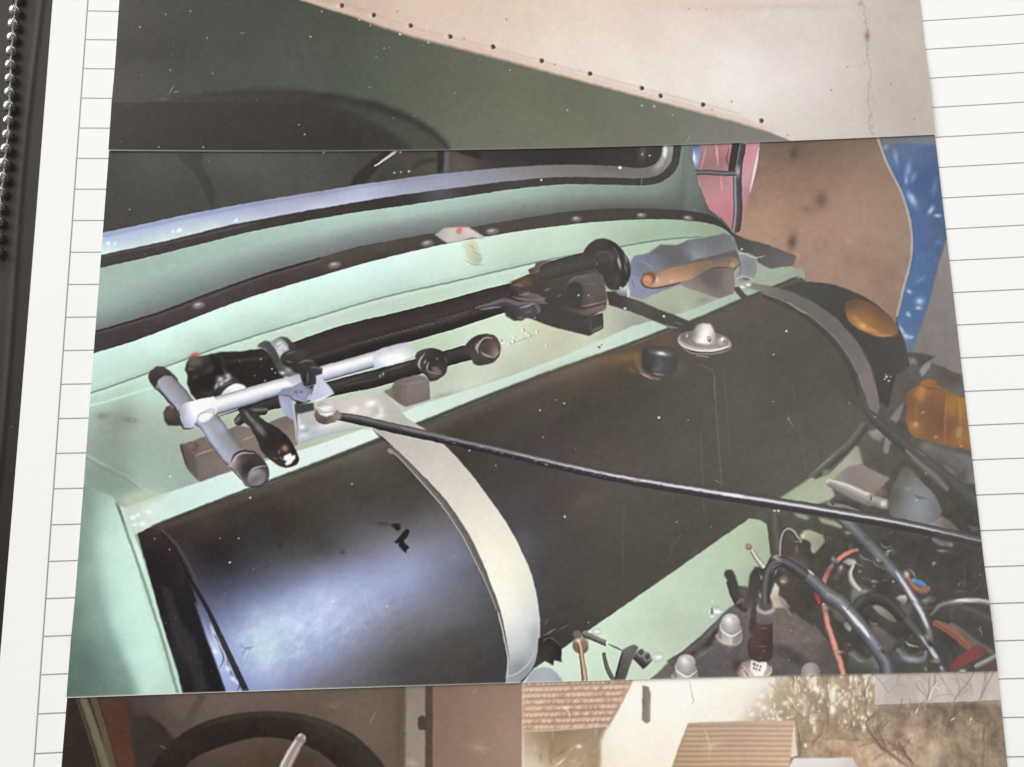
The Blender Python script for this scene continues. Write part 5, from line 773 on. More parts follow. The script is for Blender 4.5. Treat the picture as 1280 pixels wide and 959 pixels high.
    (px, py), = Z(840, 740, 8)([(430, 195)]); E(s, 'glass_lens#2', px, py, 9, 7, 0, (150, 176, 156), .8, .7); E(s, None, px, py, 7, 5, 0, (196, 216, 200), .8, .7); G(s, px + 2, py, 6, 1.6, 8, (246, 252, 248), .95); E(s, None, px - 4, py, 2, 4.6, 0, (90, 112, 96), .6, .8); G(s, px - 4, py + 6, 2, 1.6, 0, (236, 244, 238), .9); G(s, px - 3.6, py - 12, 1, 1, 0, (226, 238, 228), .8); G(s, px - 7, py, 1, 4, 0, (226, 240, 230), .8)
    SP(s, [(713, 848, 2), (738, 814, 1.4), (737, 790, 2.4), (735.5, 778, 1), (822, 792, 1)], (226, 240, 228))
    # cylinder head casting
    f8 = Z(840, 740, 8)
    P(s, 'cylinder_head', f8([(-340, 1000), (-200, 860), (0, 660), (100, 600), (300, 430), (420, 310), (520, 200), (640, 110), (760, 60), (860, 0), (1000, -20), (1130, 80), (1280, 250), (1420, 330), (1560, 500), (1640, 640), (1680, 1000)]),
      [(800, 852, 110, 104, 94), (840, 820, 104, 96, 90), (870, 800, 98, 92, 86), (900, 775, 96, 90, 84), (860, 820, 90, 82, 82), (880, 840, 92, 84, 86), (900, 820, 96, 88, 90), (910, 840, 94, 86, 86), (930, 830, 96, 88, 86), (930, 800, 96, 86, 86), (925, 770, 100, 90, 90), (970, 780, 112, 100, 92), (990, 790, 112, 100, 92), (990, 815, 102, 92, 86), (1020, 800, 100, 90, 86), (1030, 830, 90, 82, 78), (970, 840, 92, 84, 84), (960, 820, 96, 88, 86), (920, 750, 88, 80, 78)], soft=1)
    P(s, 'cylinder_head', f8([(-60, 690), (160, 560), (330, 400), (420, 310), (460, 330), (300, 520), (400, 500), (380, 540), (200, 620), (60, 690), (0, 750)]), [(850, 820, 92, 84, 80), (880, 795, 112, 104, 98), (885, 805, 56, 50, 50), (865, 810, 100, 92, 88)], soft=1)
    Ln(s, f8([(0, 670), (150, 560), (300, 440), (400, 330)]), 2, (64, 62, 56), .7); P(s, None, f8([(310, 530), (400, 410), (470, 330), (450, 420), (400, 510)]), (46, 40, 42), soft=1.4, a=.8); P(s, None, f8([(180, 610), (240, 580), (230, 620), (190, 640)]), (50, 44, 46), soft=1.2, a=.7)
    Ln(s, f8([(230, 660), (320, 610), (410, 560)]), 3, (126, 118, 114), .6)
    P(s, None, f8([(600, 700), (680, 670), (740, 680), (680, 800), (600, 790)]), (66, 56, 54), soft=2.2, a=.7)
    T(s, 'cylinder_head', f8([(1020, 560), (1150, 620), (1290, 700), (1400, 770)]), [5, 8, 6, 5], (70, 64, 66), a=.8, soft=4)
    Ln(s, f8([(1090, 80), (1150, 180), (1190, 240)]), 3.4, (150, 132, 120), .7); Ln(s, f8([(1190, 250), (1290, 270)]), 2.4, (130, 116, 106), .5); Ln(s, f8([(1000, 300), (1150, 300), (1280, 350), (1400, 420)]), 1.6, (132, 118, 110), .5); P(s, None, f8([(1080, -40), (1300, -40), (1400, 340), (1280, 230), (1180, 200)]), (68, 58, 50), soft=1.6, a=.95)
    SP(s, [(988, 788, 1.8), (1004, 801, 1.2), (978, 801, 1), (985, 825, 1.5)], (160, 148, 140))
    NZ(s, ['cylinder_head'], 7, 7, 3, 77)
    # dark hose loops behind plug
    P(s, 'engine_bay', f8([(580, 0), (660, -60), (760, -50), (780, 150), (740, 190), (680, 160), (640, 120)]), [(920, 745, 64, 58, 56), (930, 755, 92, 82, 82), (925, 760, 84, 76, 76)], soft=1.2); T(s, 'cable#8', f8([(560, -100), (600, 20), (660, 130), (730, 180)]), [2.5, 3, 3.4, 3], (54, 50, 48), soft=1); T(s, None, f8([(640, 10), (700, -10), (740, 30)]), 3, (96, 86, 86), a=.7, soft=1.4); T(s, None, f8([(650, 110), (700, 80), (750, 120)]), 2, (120, 108, 106), a=.7)
    P(s, 'pedal_arm#2', Z(640, 480, 4)([(1060, 950), (1070, 930), (1100, 930), (1115, 955), (1130, 1000), (1140, 1080), (1100, 1040)]), (60, 56, 54), soft=.9)
    P(s, 'cable#8', a8([(60, 620), (110, 550), (200, 545), (230, 620), (180, 800), (60, 960), (-20, 960), (40, 760)]), [(950, 715, 58, 54, 50), (945, 740, 62, 56, 54), (940, 755, 80, 72, 72)], soft=1)
    # acorn nuts: washer, six-sided skirt, dome
    for name, ox, oy in [('acorn_nut', 0, 0), ('acorn_nut#2', -55.5, 50.5)]:
        q = lambda pts: [(x + ox, y + oy) for x, y in f8(pts)]
        X0, Y0 = 912.5 + ox, 778 + oy
        P(s, name, q([(425, 440), (460, 400), (690, 400), (700, 450), (690, 500), (640, 540), (580, 548), (510, 530), (450, 490)]), [(X0 - 14, Y0 + 18, 150, 138, 130), (X0, Y0 + 28, 176, 164, 154), (X0 + 10, Y0 + 22, 186, 174, 164), (X0 - 6, Y0 + 26, 198, 186, 176)], soft=.7)
        Ln(s, q([(430, 445), (480, 500), (560, 535), (650, 525), (695, 470)]), 1.2, (96, 84, 80), .6); Ln(s, q([(435, 425), (490, 490), (570, 522), (650, 510)]), 1.4, (220, 208, 198), .6)
        P(s, name, q([(470, 350), (490, 400), (500, 480), (470, 460), (455, 400)]), (134, 124, 120), soft=.7)
        P(s, name, q([(485, 370), (600, 440), (600, 525), (540, 515), (495, 480)]), [(X0 - 8, Y0 + 12, 164, 154, 148), (X0 - 2, Y0 + 22, 196, 186, 178)], soft=.6)
        P(s, name, q([(600, 440), (690, 390), (698, 460), (650, 515), (600, 525)]), [(X0 + 4, Y0 + 18, 150, 140, 134), (X0 + 9, Y0 + 12, 136, 126, 120)], soft=.6)
        P(s, name, q([(470, 330), (480, 300), (690, 340), (690, 390), (600, 445), (510, 400)]), [(X0 - 8, Y0 + 4, 176, 168, 164), (X0 + 8, Y0 + 6, 150, 142, 138)], soft=.6)
        Ln(s, q([(472, 335), (500, 395), (600, 442), (690, 385)]), 1.9, (240, 234, 230), .9); Ln(s, q([(600, 445), (602, 520)]), 1, (206, 196, 190), .5)
        E(s, name, X0, Y0 + .4, 12, 11.4, 0, [(X0 - 8, Y0 - 5, 176, 172, 172), (X0 - 1, Y0 - 4, 220, 217, 217), (X0 + 6, Y0 - 6, 196, 192, 192), (X0 + 5, Y0 + 5, 170, 166, 166), (X0 + 10, Y0 + 2, 150, 146, 146), (X0 - 9, Y0 + 5, 156, 152, 152), (X0 - 1, Y0 + 9, 186, 182, 182), (X0, Y0 - 11, 170, 166, 164)], .7)
        G(s, X0 - 2, Y0 - 3, 4, 4, 0, (246, 245, 245), .7); G(s, X0 + 4, Y0 - 4, 2.4, 2, 0, (160, 154, 156), .5)
    E(s, 'acorn_nut#3', 1012.5, 840, 12.2, 12, 0, [(1005, 834, 150, 144, 140), (1011, 836, 172, 166, 160), (1018, 838, 150, 144, 138), (1022, 844, 120, 114, 110), (1004, 846, 134, 128, 122), (1012, 849, 206, 196, 186)], .8)
    G(s, 1011, 849, 4, 4, 0, (240, 230, 218), .9)
    # spark plug with brown cap
    P(s, 'spark_plug', f8([(640, 800), (700, 700), (790, 680), (940, 700), (990, 760), (980, 830), (880, 880), (700, 900)]), [(925, 835, 170, 152, 142), (935, 845, 206, 190, 180), (960, 835, 176, 158, 148), (950, 845, 196, 178, 168), (930, 825, 128, 108, 100), (922, 845, 140, 120, 112)], soft=.8)
    for q in ([(710, 740), (740, 800), (800, 850)], [(690, 780), (730, 840), (790, 880)], [(985, 740), (985, 800), (930, 850)]): Ln(s, f8(q), 1.6, (226, 212, 204), .7)
    for q in ([(640, 820), (670, 770), (700, 750)], [(720, 780), (770, 850)]): Ln(s, f8(q), 2, (92, 76, 70), .7)
    P(s, 'spark_plug/insulator', f8([(790, 670), (940, 690), (940, 760), (900, 840), (820, 840), (770, 770)]), [(940, 828, 222, 210, 200), (950, 835, 240, 234, 226), (945, 842, 244, 238, 232)], soft=.7)
    for x, y in [(812, 715), (825, 725), (850, 735), (880, 745), (815, 760), (840, 770), (870, 780)]: (px, py), = f8([(x, y)]); E(s, None, px, py, 1.3, 1.9, 10, (112, 100, 98), .4, .75)
    P(s, 'spark_plug/cap', f8([(815, 290), (1000, 290), (1000, 480), (1008, 560), (1000, 640), (960, 700), (860, 700), (780, 670), (765, 580), (770, 480), (810, 440)]), [(940, 780, 84, 58, 48), (955, 780, 76, 52, 44), (945, 790, 82, 56, 48), (940, 805, 84, 60, 52), (955, 810, 66, 46, 42), (940, 820, 66, 46, 42), (950, 825, 72, 52, 48), (962, 800, 56, 42, 40)], soft=.8)
    for q in ([(880, 362), (950, 360)], [(850, 540), (940, 545)], [(895, 590), (930, 592)]): Ln(s, f8(q), 1.6, (142, 114, 100), .6)
    SP(s, [(950, 822.5, 1.4), (953.5, 822, 1)], (160, 110, 100)); Ln(s, f8([(800, 440), (770, 490), (765, 600), (790, 670)]), 3, (52, 40, 38), .7)
    P(s, 'spark_plug/cap', f8([(830, 130), (1020, 120), (1020, 290), (980, 320), (880, 330), (820, 290)]), [(946, 765, 106, 98, 98), (960, 765, 116, 106, 106), (955, 775, 96, 84, 84), (945, 778, 100, 90, 90)], soft=.8)
    T(s, None, f8([(835, 110), (850, 170), (920, 205), (1000, 185), (1015, 130)]), 2.4, (170, 164, 164), a=.85, soft=1); P(s, 'spark_plug/cap', f8([(865, 50), (1000, 60), (995, 160), (930, 185), (870, 160)]), (82, 76, 76), soft=.8)
    T(s, None, f8([(880, 0), (890, 40), (930, 60), (980, 50), (990, 10)]), 2.2, (186, 180, 178), a=.85, soft=1); T(s, None, f8([(835, 60), (800, 300), (790, 440)]), [2, 4, 3], (52, 46, 44), a=.8, soft=1.5)
    # pale connector behind
    P(s, 'plug_connector', a8([(270, 700), (300, 690), (350, 760), (340, 830), (370, 900), (430, 960), (300, 960), (270, 870), (255, 770)]), [(965, 735, 208, 206, 194), (970, 742, 190, 186, 172), (968, 750, 176, 160, 146), (972, 756, 196, 180, 166), (980, 756, 150, 132, 120)], soft=.9); Ln(s, a8([(350, 840), (400, 900), (450, 960)]), 3.4, (176, 158, 142), .7)
    # vertical dark hose, distributor cap, loop
    T(s, 'cable#7', a8([(310, 60), (320, 200), (340, 330), (340, 440)]), [7, 6.4, 5.6, 5], [(-1, (68, 64, 58)), (0, (92, 86, 82)), (1, (70, 66, 60))], soft=1); T(s, 'cable#7', a8([(245, 100), (270, 250), (285, 420)]), 2.4, (70, 66, 54), soft=1.4)
    P(s, 'distributor_cap', a8([(400, 340), (520, 290), (640, 290), (665, 380), (700, 450), (680, 540), (600, 570), (480, 540), (410, 470)]), [(990, 685, 78, 64, 56), (1005, 685, 66, 54, 50), (995, 695, 86, 70, 62), (1005, 705, 90, 82, 82), (1012, 700, 60, 52, 48), (985, 695, 76, 64, 58)], sm=1, soft=1.2)
    T(s, 'cable#6', a8([(370, 430), (370, 330), (390, 230), (430, 180), (480, 190), (530, 250), (570, 300)]), [1.8, 1.8, 1.8, 2, 2.4, 2, 1.6], [(-1, (172, 168, 166)), (-.2, (146, 142, 140)), (.4, (70, 66, 62)), (1, (52, 48, 46))], soft=.8); Ln(s, a8([(500, 300), (540, 295), (575, 310)]), 2.4, (146, 138, 124), .7); G(s, 996, 686, 2, 4, 0, (128, 112, 92), .7)
    P(s, 'cable#5', a8([(290, 470), (330, 425), (390, 460), (440, 500), (430, 620), (370, 660), (300, 720), (270, 820), (200, 830), (200, 700), (230, 560)]), [(970, 705, 82, 78, 76), (975, 700, 92, 86, 86), (962, 720, 62, 58, 56), (960, 735, 66, 62, 62), (975, 718, 66, 60, 58)], soft=1); E(s, None, *a8([(345, 455)])[0], 6, 3, 10, (170, 166, 162), 1, .8)
    P(s, None, a8([(300, 580), (350, 570), (370, 620), (320, 690)]), (50, 46, 44), soft=1.4, a=.8); G(s, 969, 713, 2, 4, 0, (164, 158, 148), .8); E(s, None, *a8([(400, 680)])[0], 5, 5, 0, (134, 122, 106), 1.2, .8); G(s, 979, 727, 2.4, 1.8, 0, (196, 186, 170), .8); G(s, 952, 722, 1.6, 3, -20, (176, 168, 160), .8)
    # push rod
    T(s, 'push_rod', a8([(85, 395), (130, 470), (190, 545)]), [2.6, 3.2, 3.4], [(-1, (120, 106, 92)), (-.3, (222, 216, 204)), (.2, (196, 190, 176)), (1, (104, 92, 80))]); E(s, 'push_rod', *a8([(47, 350)])[0], 3.8, 4.4, -20, (140, 92, 78), .9); G(s, 936, 683, 1.4, 1.6, 0, (214, 176, 164), .8)
    # red wire
    T(s, 'red_wire', a8([(1130, 380), (1080, 390), (1000, 430), (920, 500), (850, 580), (810, 660), (800, 730)]), [2.6, 2.8, 3, 3.2, 3.4, 3.4, 3.2], [(-1, (160, 88, 84)), (-.2, (214, 134, 128)), (.4, (204, 130, 110)), (1, (140, 82, 72))], soft=.6)
    T(s, 'red_wire', a8([(720, 790), (725, 840), (745, 900)]), [2, 3, 2.6], [(-1, (184, 50, 54)), (0, (206, 72, 80)), (1, (160, 52, 54))]); 
    T(s, 'red_wire', d8([(390, 200), (410, 280), (430, 400), (470, 520), (520, 680), (560, 800), (590, 930)]), [2, 3.6, 3.4, 3.8, 4, 3.8, 3.6], [(-1, (150, 92, 80)), (-.3, (222, 150, 132)), (.2, (216, 150, 134)), (1, (158, 100, 88))], soft=.6); E(s, None, *d8([(412, 272)])[0], 3.4, 1.4, 0, (112, 64, 62), .6, .8); Ln(s, d8([(400, 200), (440, 260)]), 2.4, (206, 150, 144), .7)
    # thick grey cable
    prof = [(-1, (78, 76, 76)), (-.5, (112, 112, 118)), (-.15, (146, 148, 160)), (.15, (122, 124, 134)), (.6, (88, 88, 92)), (1, (62, 60, 60))]
    T(s, 'cable', a8([(440, 500), (520, 550), (620, 630), (720, 720), (840, 830)]) + d8([(560, 190), (700, 350), (820, 500), (920, 640), (1010, 800), (1030, 950)]), [7, 7.6, 8, 8.4, 9, 9, 8.8, 8.4, 8.6, 9, 9], prof, soft=.6)
    T(s, None, d8([(500, 150), (620, 260), (720, 380), (800, 470), (870, 570), (920, 640)]), [.8, 1.6, 2.6, 2.8, 1.8, .6], (236, 238, 244), a=.85, soft=1.4); G(s, 1005, 716, 3, 3, 0, (160, 150, 144), .6); Ln(s, a8([(640, 580), (700, 635)]), 3.4, (214, 210, 202), .9)
    # second grey cable
    T(s, 'cable#2', b8([(200, 150), (300, 240), (400, 350), (500, 450), (600, 560), (700, 670)]) + c8([(190, 0), (270, 120), (350, 260), (420, 390), (480, 540), (500, 640)]), [8, 8, 8, 8, 8, 7.6, 7.4, 7, 6.4, 5.6, 5, 4], [(-1, (66, 64, 60)), (-.5, (98, 98, 98)), (0, (126, 126, 130)), (.5, (106, 106, 106)), (1, (66, 64, 62))], soft=.7)
    T(s, None, c8([(150, -60), (220, 50), (300, 180), (370, 300), (430, 420), (480, 540)]), [1, 1.8, 2.2, 2.4, 2.2, 1], (216, 218, 232), a=.85, soft=1.4); E(s, None, *b8([(430, 340)])[0], 2.4, 4, -40, (78, 78, 76), 1, .7)
    T(s, 'cable#3', c8([(-180, 120), (-60, 180), (60, 250), (180, 350), (300, 480), (400, 600), (500, 720), (570, 830), (640, 970)]), [7, 8, 8, 7.4, 6.6, 6, 5.4, 5.4, 5.6], [(-1, (58, 56, 52)), (-.3, (88, 84, 82)), (.2, (98, 96, 96)), (1, (56, 54, 52))], soft=.8)
    T(s, None, c8([(380, 580), (440, 650), (500, 730), (560, 830), (620, 950)]), [.8, 1.8, 2.2, 2.2, 1.4], (206, 208, 220), a=.85, soft=1.4)
    # black arched hose and pale ones
    P(s, 'cable#4', d8([(690, 200), (800, 140), (900, 115), (1020, 160), (1140, 240), (1180, 300), (1130, 380), (1050, 330), (900, 220), (850, 300), (830, 420), (760, 330)]), [(1075, 755, 68, 66, 60), (1090, 750, 72, 70, 64), (1110, 760, 76, 72, 68), (1080, 770, 58, 56, 50)], soft=1.4)
    P(s, 'cable#4', d8([(880, 230), (930, 215), (1010, 260), (1090, 330), (1120, 380), (1040, 360), (950, 300)]), [(1095, 762, 156, 152, 142), (1105, 768, 132, 128, 120), (1115, 774, 112, 108, 102)], sm=1, soft=1)
    P(s, 'engine_bay', d8([(840, 350), (900, 400), (1000, 470), (1100, 580), (1060, 660), (980, 660), (880, 560)]), [(1092, 780, 122, 114, 106), (1105, 795, 100, 90, 88), (1110, 805, 98, 86, 84), (1095, 795, 92, 84, 80)], soft=1.4); Ln(s, d8([(870, 390), (930, 400)]), 2, (170, 166, 152), .7)
    T(s, 'pipe_clamp', b8([(290, 620), (260, 700), (290, 790), (360, 870), (450, 910), (560, 930), (640, 950)]), [2.6, 3.4, 4, 4, 3.6, 2.6, 1.6], [(-1, (112, 106, 100)), (-.3, (206, 196, 190)), (.2, (186, 174, 170)), (1, (100, 92, 88))], soft=.7)
    P(s, 'engine_bay', b8([(280, 830), (400, 920), (440, 960), (410, 1020), (260, 1010), (265, 900)]), [(1068, 745, 110, 108, 102), (1075, 755, 122, 118, 112), (1065, 755, 96, 94, 88)], soft=1.4)
    P(s, 'pipe_clamp', b8([(180, 580), (240, 545), (310, 560), (330, 600), (260, 620)]), [(1058, 703, 150, 144, 134), (1064, 704, 186, 182, 174)], soft=1); Ln(s, b8([(330, 600), (390, 625)]), 2, (130, 124, 118), .7); T(s, None, b8([(160, 620), (110, 760)]), 3, (96, 102, 98), a=.7, soft=2); Ln(s, b8([(170, 620), (200, 720)]), 2, (112, 116, 108), .6); Ln(s, b8([(280, 380), (250, 450)]), 3.4, (112, 108, 102), .7)
    for q, w, c, a in [([(340, 500), (400, 545), (480, 575)], 2.4, (126, 122, 114), .7), ([(490, 560), (520, 610), (610, 655)], 1.6, (150, 148, 138), .7), ([(570, 390), (590, 425), (640, 435), (675, 410)], 1.8, (156, 152, 146), .7), ([(670, 420), (700, 480), (660, 510)], 3, (116, 112, 106), .7), ([(620, 500), (640, 510)], 3, (160, 152, 146), .8), ([(340, 680), (370, 670)], 4, (130, 124, 118), .7), ([(350, 740), (480, 760)], 4, (92, 86, 78), .5), ([(480, 820), (520, 830)], 4, (140, 132, 126), .6), ([(580, 765), (640, 768)], 2, (124, 116, 112), .6), ([(650, 290), (700, 285)], 3, (96, 92, 86), .6), ([(680, 770), (700, 785)], 3, (184, 178, 170), .7)]: Ln(s, b8(q), w, c, a)
    P(s, 'engine_bay', d8([(440, 250), (510, 230), (590, 310), (620, 380), (560, 380), (480, 320)]), [(1040, 765, 104, 96, 88), (1050, 775, 112, 102, 96)], soft=1.6, a=.8); P(s, 'plug_connector#2', d8([(585, 390), (630, 375), (668, 440), (650, 480), (600, 430)]), [(1056, 780, 150, 144, 128), (1062, 788, 206, 202, 186)], soft=.9)
    P(s, 'engine_bay', d8([(380, 380), (420, 450), (520, 620), (560, 780), (520, 800), (440, 640)]), (104, 100, 90), soft=2.2, a=.45); P(s, 'engine_bay', d8([(520, 480), (600, 540), (640, 620), (600, 680), (540, 600)]), (90, 80, 64), soft=2.5, a=.7)
    # capped posts bottom right
    P(s, 'coil_cap', d8([(640, 720), (680, 650), (760, 720), (830, 760), (900, 700), (950, 840), (930, 900), (700, 900), (640, 840)]), [(1065, 820, 92, 92, 88), (1075, 835, 78, 76, 70), (1085, 838, 72, 70, 64), (1095, 830, 96, 94, 90), (1068, 815, 122, 122, 116)], soft=1.2); Ln(s, d8([(640, 720), (650, 690), (690, 720), (740, 760), (800, 775)]), 3.4, (140, 140, 136), .7); Ln(s, d8([(620, 600), (660, 610)]), 1.4, (176, 172, 160), .7); T(s, None, d8([(890, 740), (930, 830)]), 4, (106, 104, 102), a=.7, soft=2)
    P(s, 'coil_cap#2', c8([(90, 960), (110, 760), (180, 720), (300, 700), (440, 760), (460, 860), (480, 960)]), [(1120, 825, 72, 70, 66), (1140, 830, 74, 72, 66), (1125, 815, 90, 88, 82), (1155, 820, 84, 84, 72)], soft=1.2)
    T(s, 'coil_cap#2', c8([(170, 740), (240, 810), (330, 840), (430, 820), (450, 760)]), [3.5, 4.4, 4.6, 4, 3], [(-1, (92, 92, 88)), (0, (122, 122, 120)), (1, (82, 82, 78))], soft=1); G(s, 1138, 824, 9, 3, 8, (150, 154, 176), .9); E(s, 'coil_cap#2', *c8([(310, 730)])[0], 10, 5.4, 12, (62, 58, 54), 1); Ln(s, c8([(245, 650), (290, 690), (375, 710)]), 2.8, (176, 172, 160), .85); Ln(s, c8([(290, 590), (300, 610), (320, 590)]), 1.2, (150, 146, 138), .7); P(s, None, c8([(0, 560), (80, 580), (140, 660), (60, 760), (0, 740)]), (94, 84, 82), soft=2.4, a=.7)
    P(s, 'plug_connector#3', c8([(150, 220), (200, 190), (250, 190), (270, 230), (240, 300), (200, 260)]), [(1122, 746, 168, 164, 156), (1130, 745, 206, 202, 194), (1128, 752, 120, 116, 112)], soft=1); P(s, None, c8([(180, 260), (300, 270), (320, 380), (260, 410), (200, 350)]), (104, 102, 102), soft=2, a=.7)
    T(s, 'cable#5', [(957, 752), (957, 735), (960, 718), (967, 706), (978, 702), (992, 709), (1004, 718)], [5.4, 5.6, 6, 6.4, 6.6, 7, 7.4], [(-1, (52, 49, 48)), (-.5, (86, 83, 84)), (-.1, (98, 95, 97)), (.4, (62, 59, 59)), (1, (46, 43, 42))], soft=.7)
    G(s, 971, 698, 5, 2, 20, (186, 182, 178), .7); Ln(s, [(964, 716), (968, 709), (976, 705)], 1.6, (140, 136, 138), .6)
    T(s, 'cable#4', d8([(700, 330), (730, 230), (800, 160), (900, 135), (1000, 165), (1090, 240), (1170, 330)]), [6, 7, 7.6, 7.6, 7.4, 7, 6.4], [(-1, (58, 56, 52)), (-.4, (82, 80, 76)), (0, (66, 64, 60)), (1, (44, 42, 40))], soft=.9)
    for x, y, rx, ry in [(1008, 745, 18, 22), (1048, 800, 12, 22), (1078, 790, 10, 26), (1130, 790, 12, 8), (1175, 775, 12, 8), (1070, 680, 16, 8), (1040, 715, 12, 8), (1150, 690, 30, 12), (1200, 720, 24, 16), (1100, 735, 12, 6), (1185, 800, 14, 8)]: G(s, x, y, rx, ry, 20, (44, 41, 37), .45)
    T(s, 'cable', d8([(470, 130), (560, 190), (700, 350), (820, 500), (920, 640), (1010, 800), (1030, 950)]), [8.6, 9, 8.8, 8.4, 8.6, 9, 9], prof, soft=.6, along=[(0, 1), (.6, 1), (1, .8)])
    T(s, None, d8([(560, 200), (640, 290), (720, 380), (800, 470), (860, 560)]), [.8, 1.8, 2.4, 2.2, .6], (232, 234, 242), a=.85, soft=1.2)
    T(s, 'red_wire', d8([(390, 200), (410, 280), (430, 400), (470, 520), (520, 680), (560, 800), (590, 930)]), [2, 3.4, 3.2, 3.6, 3.8, 3.6, 3.4], [(-1, (150, 92, 80)), (-.3, (216, 150, 134)), (.2, (210, 150, 136)), (1, (152, 100, 88))], soft=.6)
    for x, y, rx, ry, an, c in [(1062, 668, 7, 4, 20, (96, 92, 84)), (1043, 702, 4, 7, -20, (92, 96, 92)), (1052, 712, 3, 6, 20, (118, 116, 108)), (1100, 702, 6, 4, 30, (108, 102, 96)), (1112, 690, 5, 3, -20, (122, 116, 110)), (1094, 728, 6, 3, 10, (112, 104, 98)), (1082, 741, 7, 5, 0, (92, 88, 82)), (1160, 752, 9, 5, -20, (92, 92, 92)), (1168, 706, 3, 4, 0, (110, 104, 96)), (1180, 690, 10, 3, 10, (84, 80, 74)), (1034, 762, 8, 5, 40, (104, 94, 86)), (1050, 816, 5, 3, 0, (120, 112, 100)), (1100, 812, 8, 4, 40, (106, 100, 96)), (1160, 800, 5, 9, -30, (88, 86, 82)), (1170, 828, 8, 5, 0, (76, 72, 68))]:
        E(s, 'engine_bay', x, y, rx, ry, an, c, 1.2, .75); G(s, x - rx * .3, y - ry * .4, rx * .5, ry * .4, an, tuple(min(255, v + 70) for v in c), .7); G(s, x + rx * .4, y + ry * .6, rx * .6, ry * .5, an, (40, 37, 34), .6)
    for k in range(60):
        x, y = g0.uniform(1020, 1235), g0.uniform(665, 838)
        Ln(s, [(x, y), (x + g0.normal(0, 7), y + g0.normal(0, 6)), (x + g0.normal(0, 12), y + g0.normal(0, 10))], g0.uniform(.8, 2.2), [(120, 114, 106), (40, 37, 34), (92, 88, 82), (150, 144, 136)][g0.integers(4)], g0.uniform(.15, .4), soft=1.1)
    # coloured wires
    T(s, 'coloured_wire', b8([(820, 690), (850, 770), (910, 840), (980, 870), (1035, 850)]), [2.4, 3, 3.4, 3.6, 4], [(-1, (140, 108, 100)), (0, (158, 106, 84)), (1, (118, 72, 58))], soft=.9); T(s, 'coloured_wire', b8([(890, 760), (950, 790), (1010, 820)]), [2.4, 3.6, 2.6], [(-1, (96, 130, 164)), (0, (76, 128, 190)), (1, (80, 96, 130))], soft=.9); G(s, 1150, 729, 3, 2, 20, (84, 126, 184), .6); G(s, 1141, 726, 3, 2, 20, (120, 160, 190), .7); Ln(s, b8([(850, 650), (890, 690), (915, 745)]), 2.2, (160, 152, 138), .7); G(s, 1133, 718, 3.4, 4, 0, (206, 196, 176), .8); E(s, None, *b8([(1000, 850)])[0], 5, 4.4, 0, (140, 102, 92), 1, .8)
    # pale cable at far right, red wires
    T(s, 'cable#10', c8([(520, 380), (600, 300), (720, 270), (830, 248), (950, 245), (1100, 270)]), [4, 5, 4.4, 4, 4, 4.4], [(-1, (92, 90, 88)), (-.3, (186, 182, 178)), (.2, (130, 126, 122)), (1, (78, 76, 72))], soft=1, along=[(0, .6), (.35, .75), (.5, 1), (1, 1)]); G(s, 1206, 751, 12, 1.6, 2, (222, 220, 216), .8)
    T(s, 'cable#11', c8([(820, 320), (930, 350), (1030, 400), (1110, 440)]), 3, (92, 90, 84), a=.8, soft=2)
    P(s, 'engine_bay', c8([(560, 380), (700, 310), (860, 320), (1100, 440), (1130, 680), (960, 600), (760, 480), (600, 430)]), (62, 58, 52), soft=3, a=.5)
    T(s, 'cable#11', c8([(700, 480), (820, 560), (920, 640), (1120, 770)]), [3, 3.6, 4, 4], [(-1, (78, 76, 68)), (0, (104, 102, 96)), (1, (72, 68, 64))], soft=1.2)
    T(s, 'red_wire#2', c8([(540, 470), (650, 530), (760, 610), (880, 720)]), [4, 4.4, 4.6, 4], [(-1, (112, 78, 66)), (-.4, (146, 98, 82)), (0, (110, 70, 60)), (.4, (154, 84, 76)), (1, (96, 60, 54))], soft=1); T(s, 'red_wire#2', c8([(560, 460), (700, 510), (840, 630), (960, 710)]), 2.2, (150, 92, 78), a=.8, soft=1)
    P(s, 'red_wire#2', c8([(690, 950), (710, 870), (800, 780), (880, 740), (960, 680), (1060, 720), (1040, 790), (930, 850), (840, 880), (780, 930)]), [(1190, 835, 126, 56, 56), (1200, 825, 128, 60, 58), (1215, 815, 124, 64, 60), (1225, 812, 112, 60, 57), (1190, 838, 132, 56, 57)], soft=1.2)
    T(s, 'cable#12', c8([(960, 900), (1040, 860), (1150, 800)]), [4, 4.6, 4], [(-1, (96, 92, 88)), (-.2, (160, 158, 154)), (1, (70, 66, 64))], soft=1); P(s, 'red_wire#2', c8([(1010, 900), (1150, 850), (1160, 960), (1000, 960)]), (100, 66, 64), soft=2, a=.8); G(s, 1202, 839, 4, 2.4, -10, (186, 180, 164), .9); Ln(s, c8([(430, 910), (460, 950)]), 2.4, (160, 150, 146), .7)
    for q in ([(970, 530), (1000, 550), (1010, 590)], [(985, 500), (1000, 530)], [(795, 70), (780, 105)]): Ln(s, c8(q), 1.2, (166, 162, 154), .7)
    P(s, 'support_rod/hook', y8([(950, 930), (1060, 950), (1080, 1000), (1000, 990)]), (90, 86, 82), soft=1); T(s, 'support_rod/hook', b8([(1090, 350), (1170, 390), (1270, 405)]), [2, 3.4, 2.6], (116, 110, 104), soft=1.2); G(s, 1189, 681, 2.4, 2, 0, (170, 162, 152), .7)
    # redraw the rod over the engine bay
    rod = [(930, 622.8), (1000, 634), (1060, 644), (1140, 658.5), (1240, 681)]
    T(s, 'support_rod', rod, [7.4, 7.4, 7.4, 7.2, 7], [(-1, (66, 62, 59)), (-.75, (78, 73, 71)), (-.45, (108, 104, 105)), (-.1, (84, 79, 81)), (.3, (51, 47, 49)), (.7, (43, 39, 41)), (1, (56, 52, 50))], soft=.6)
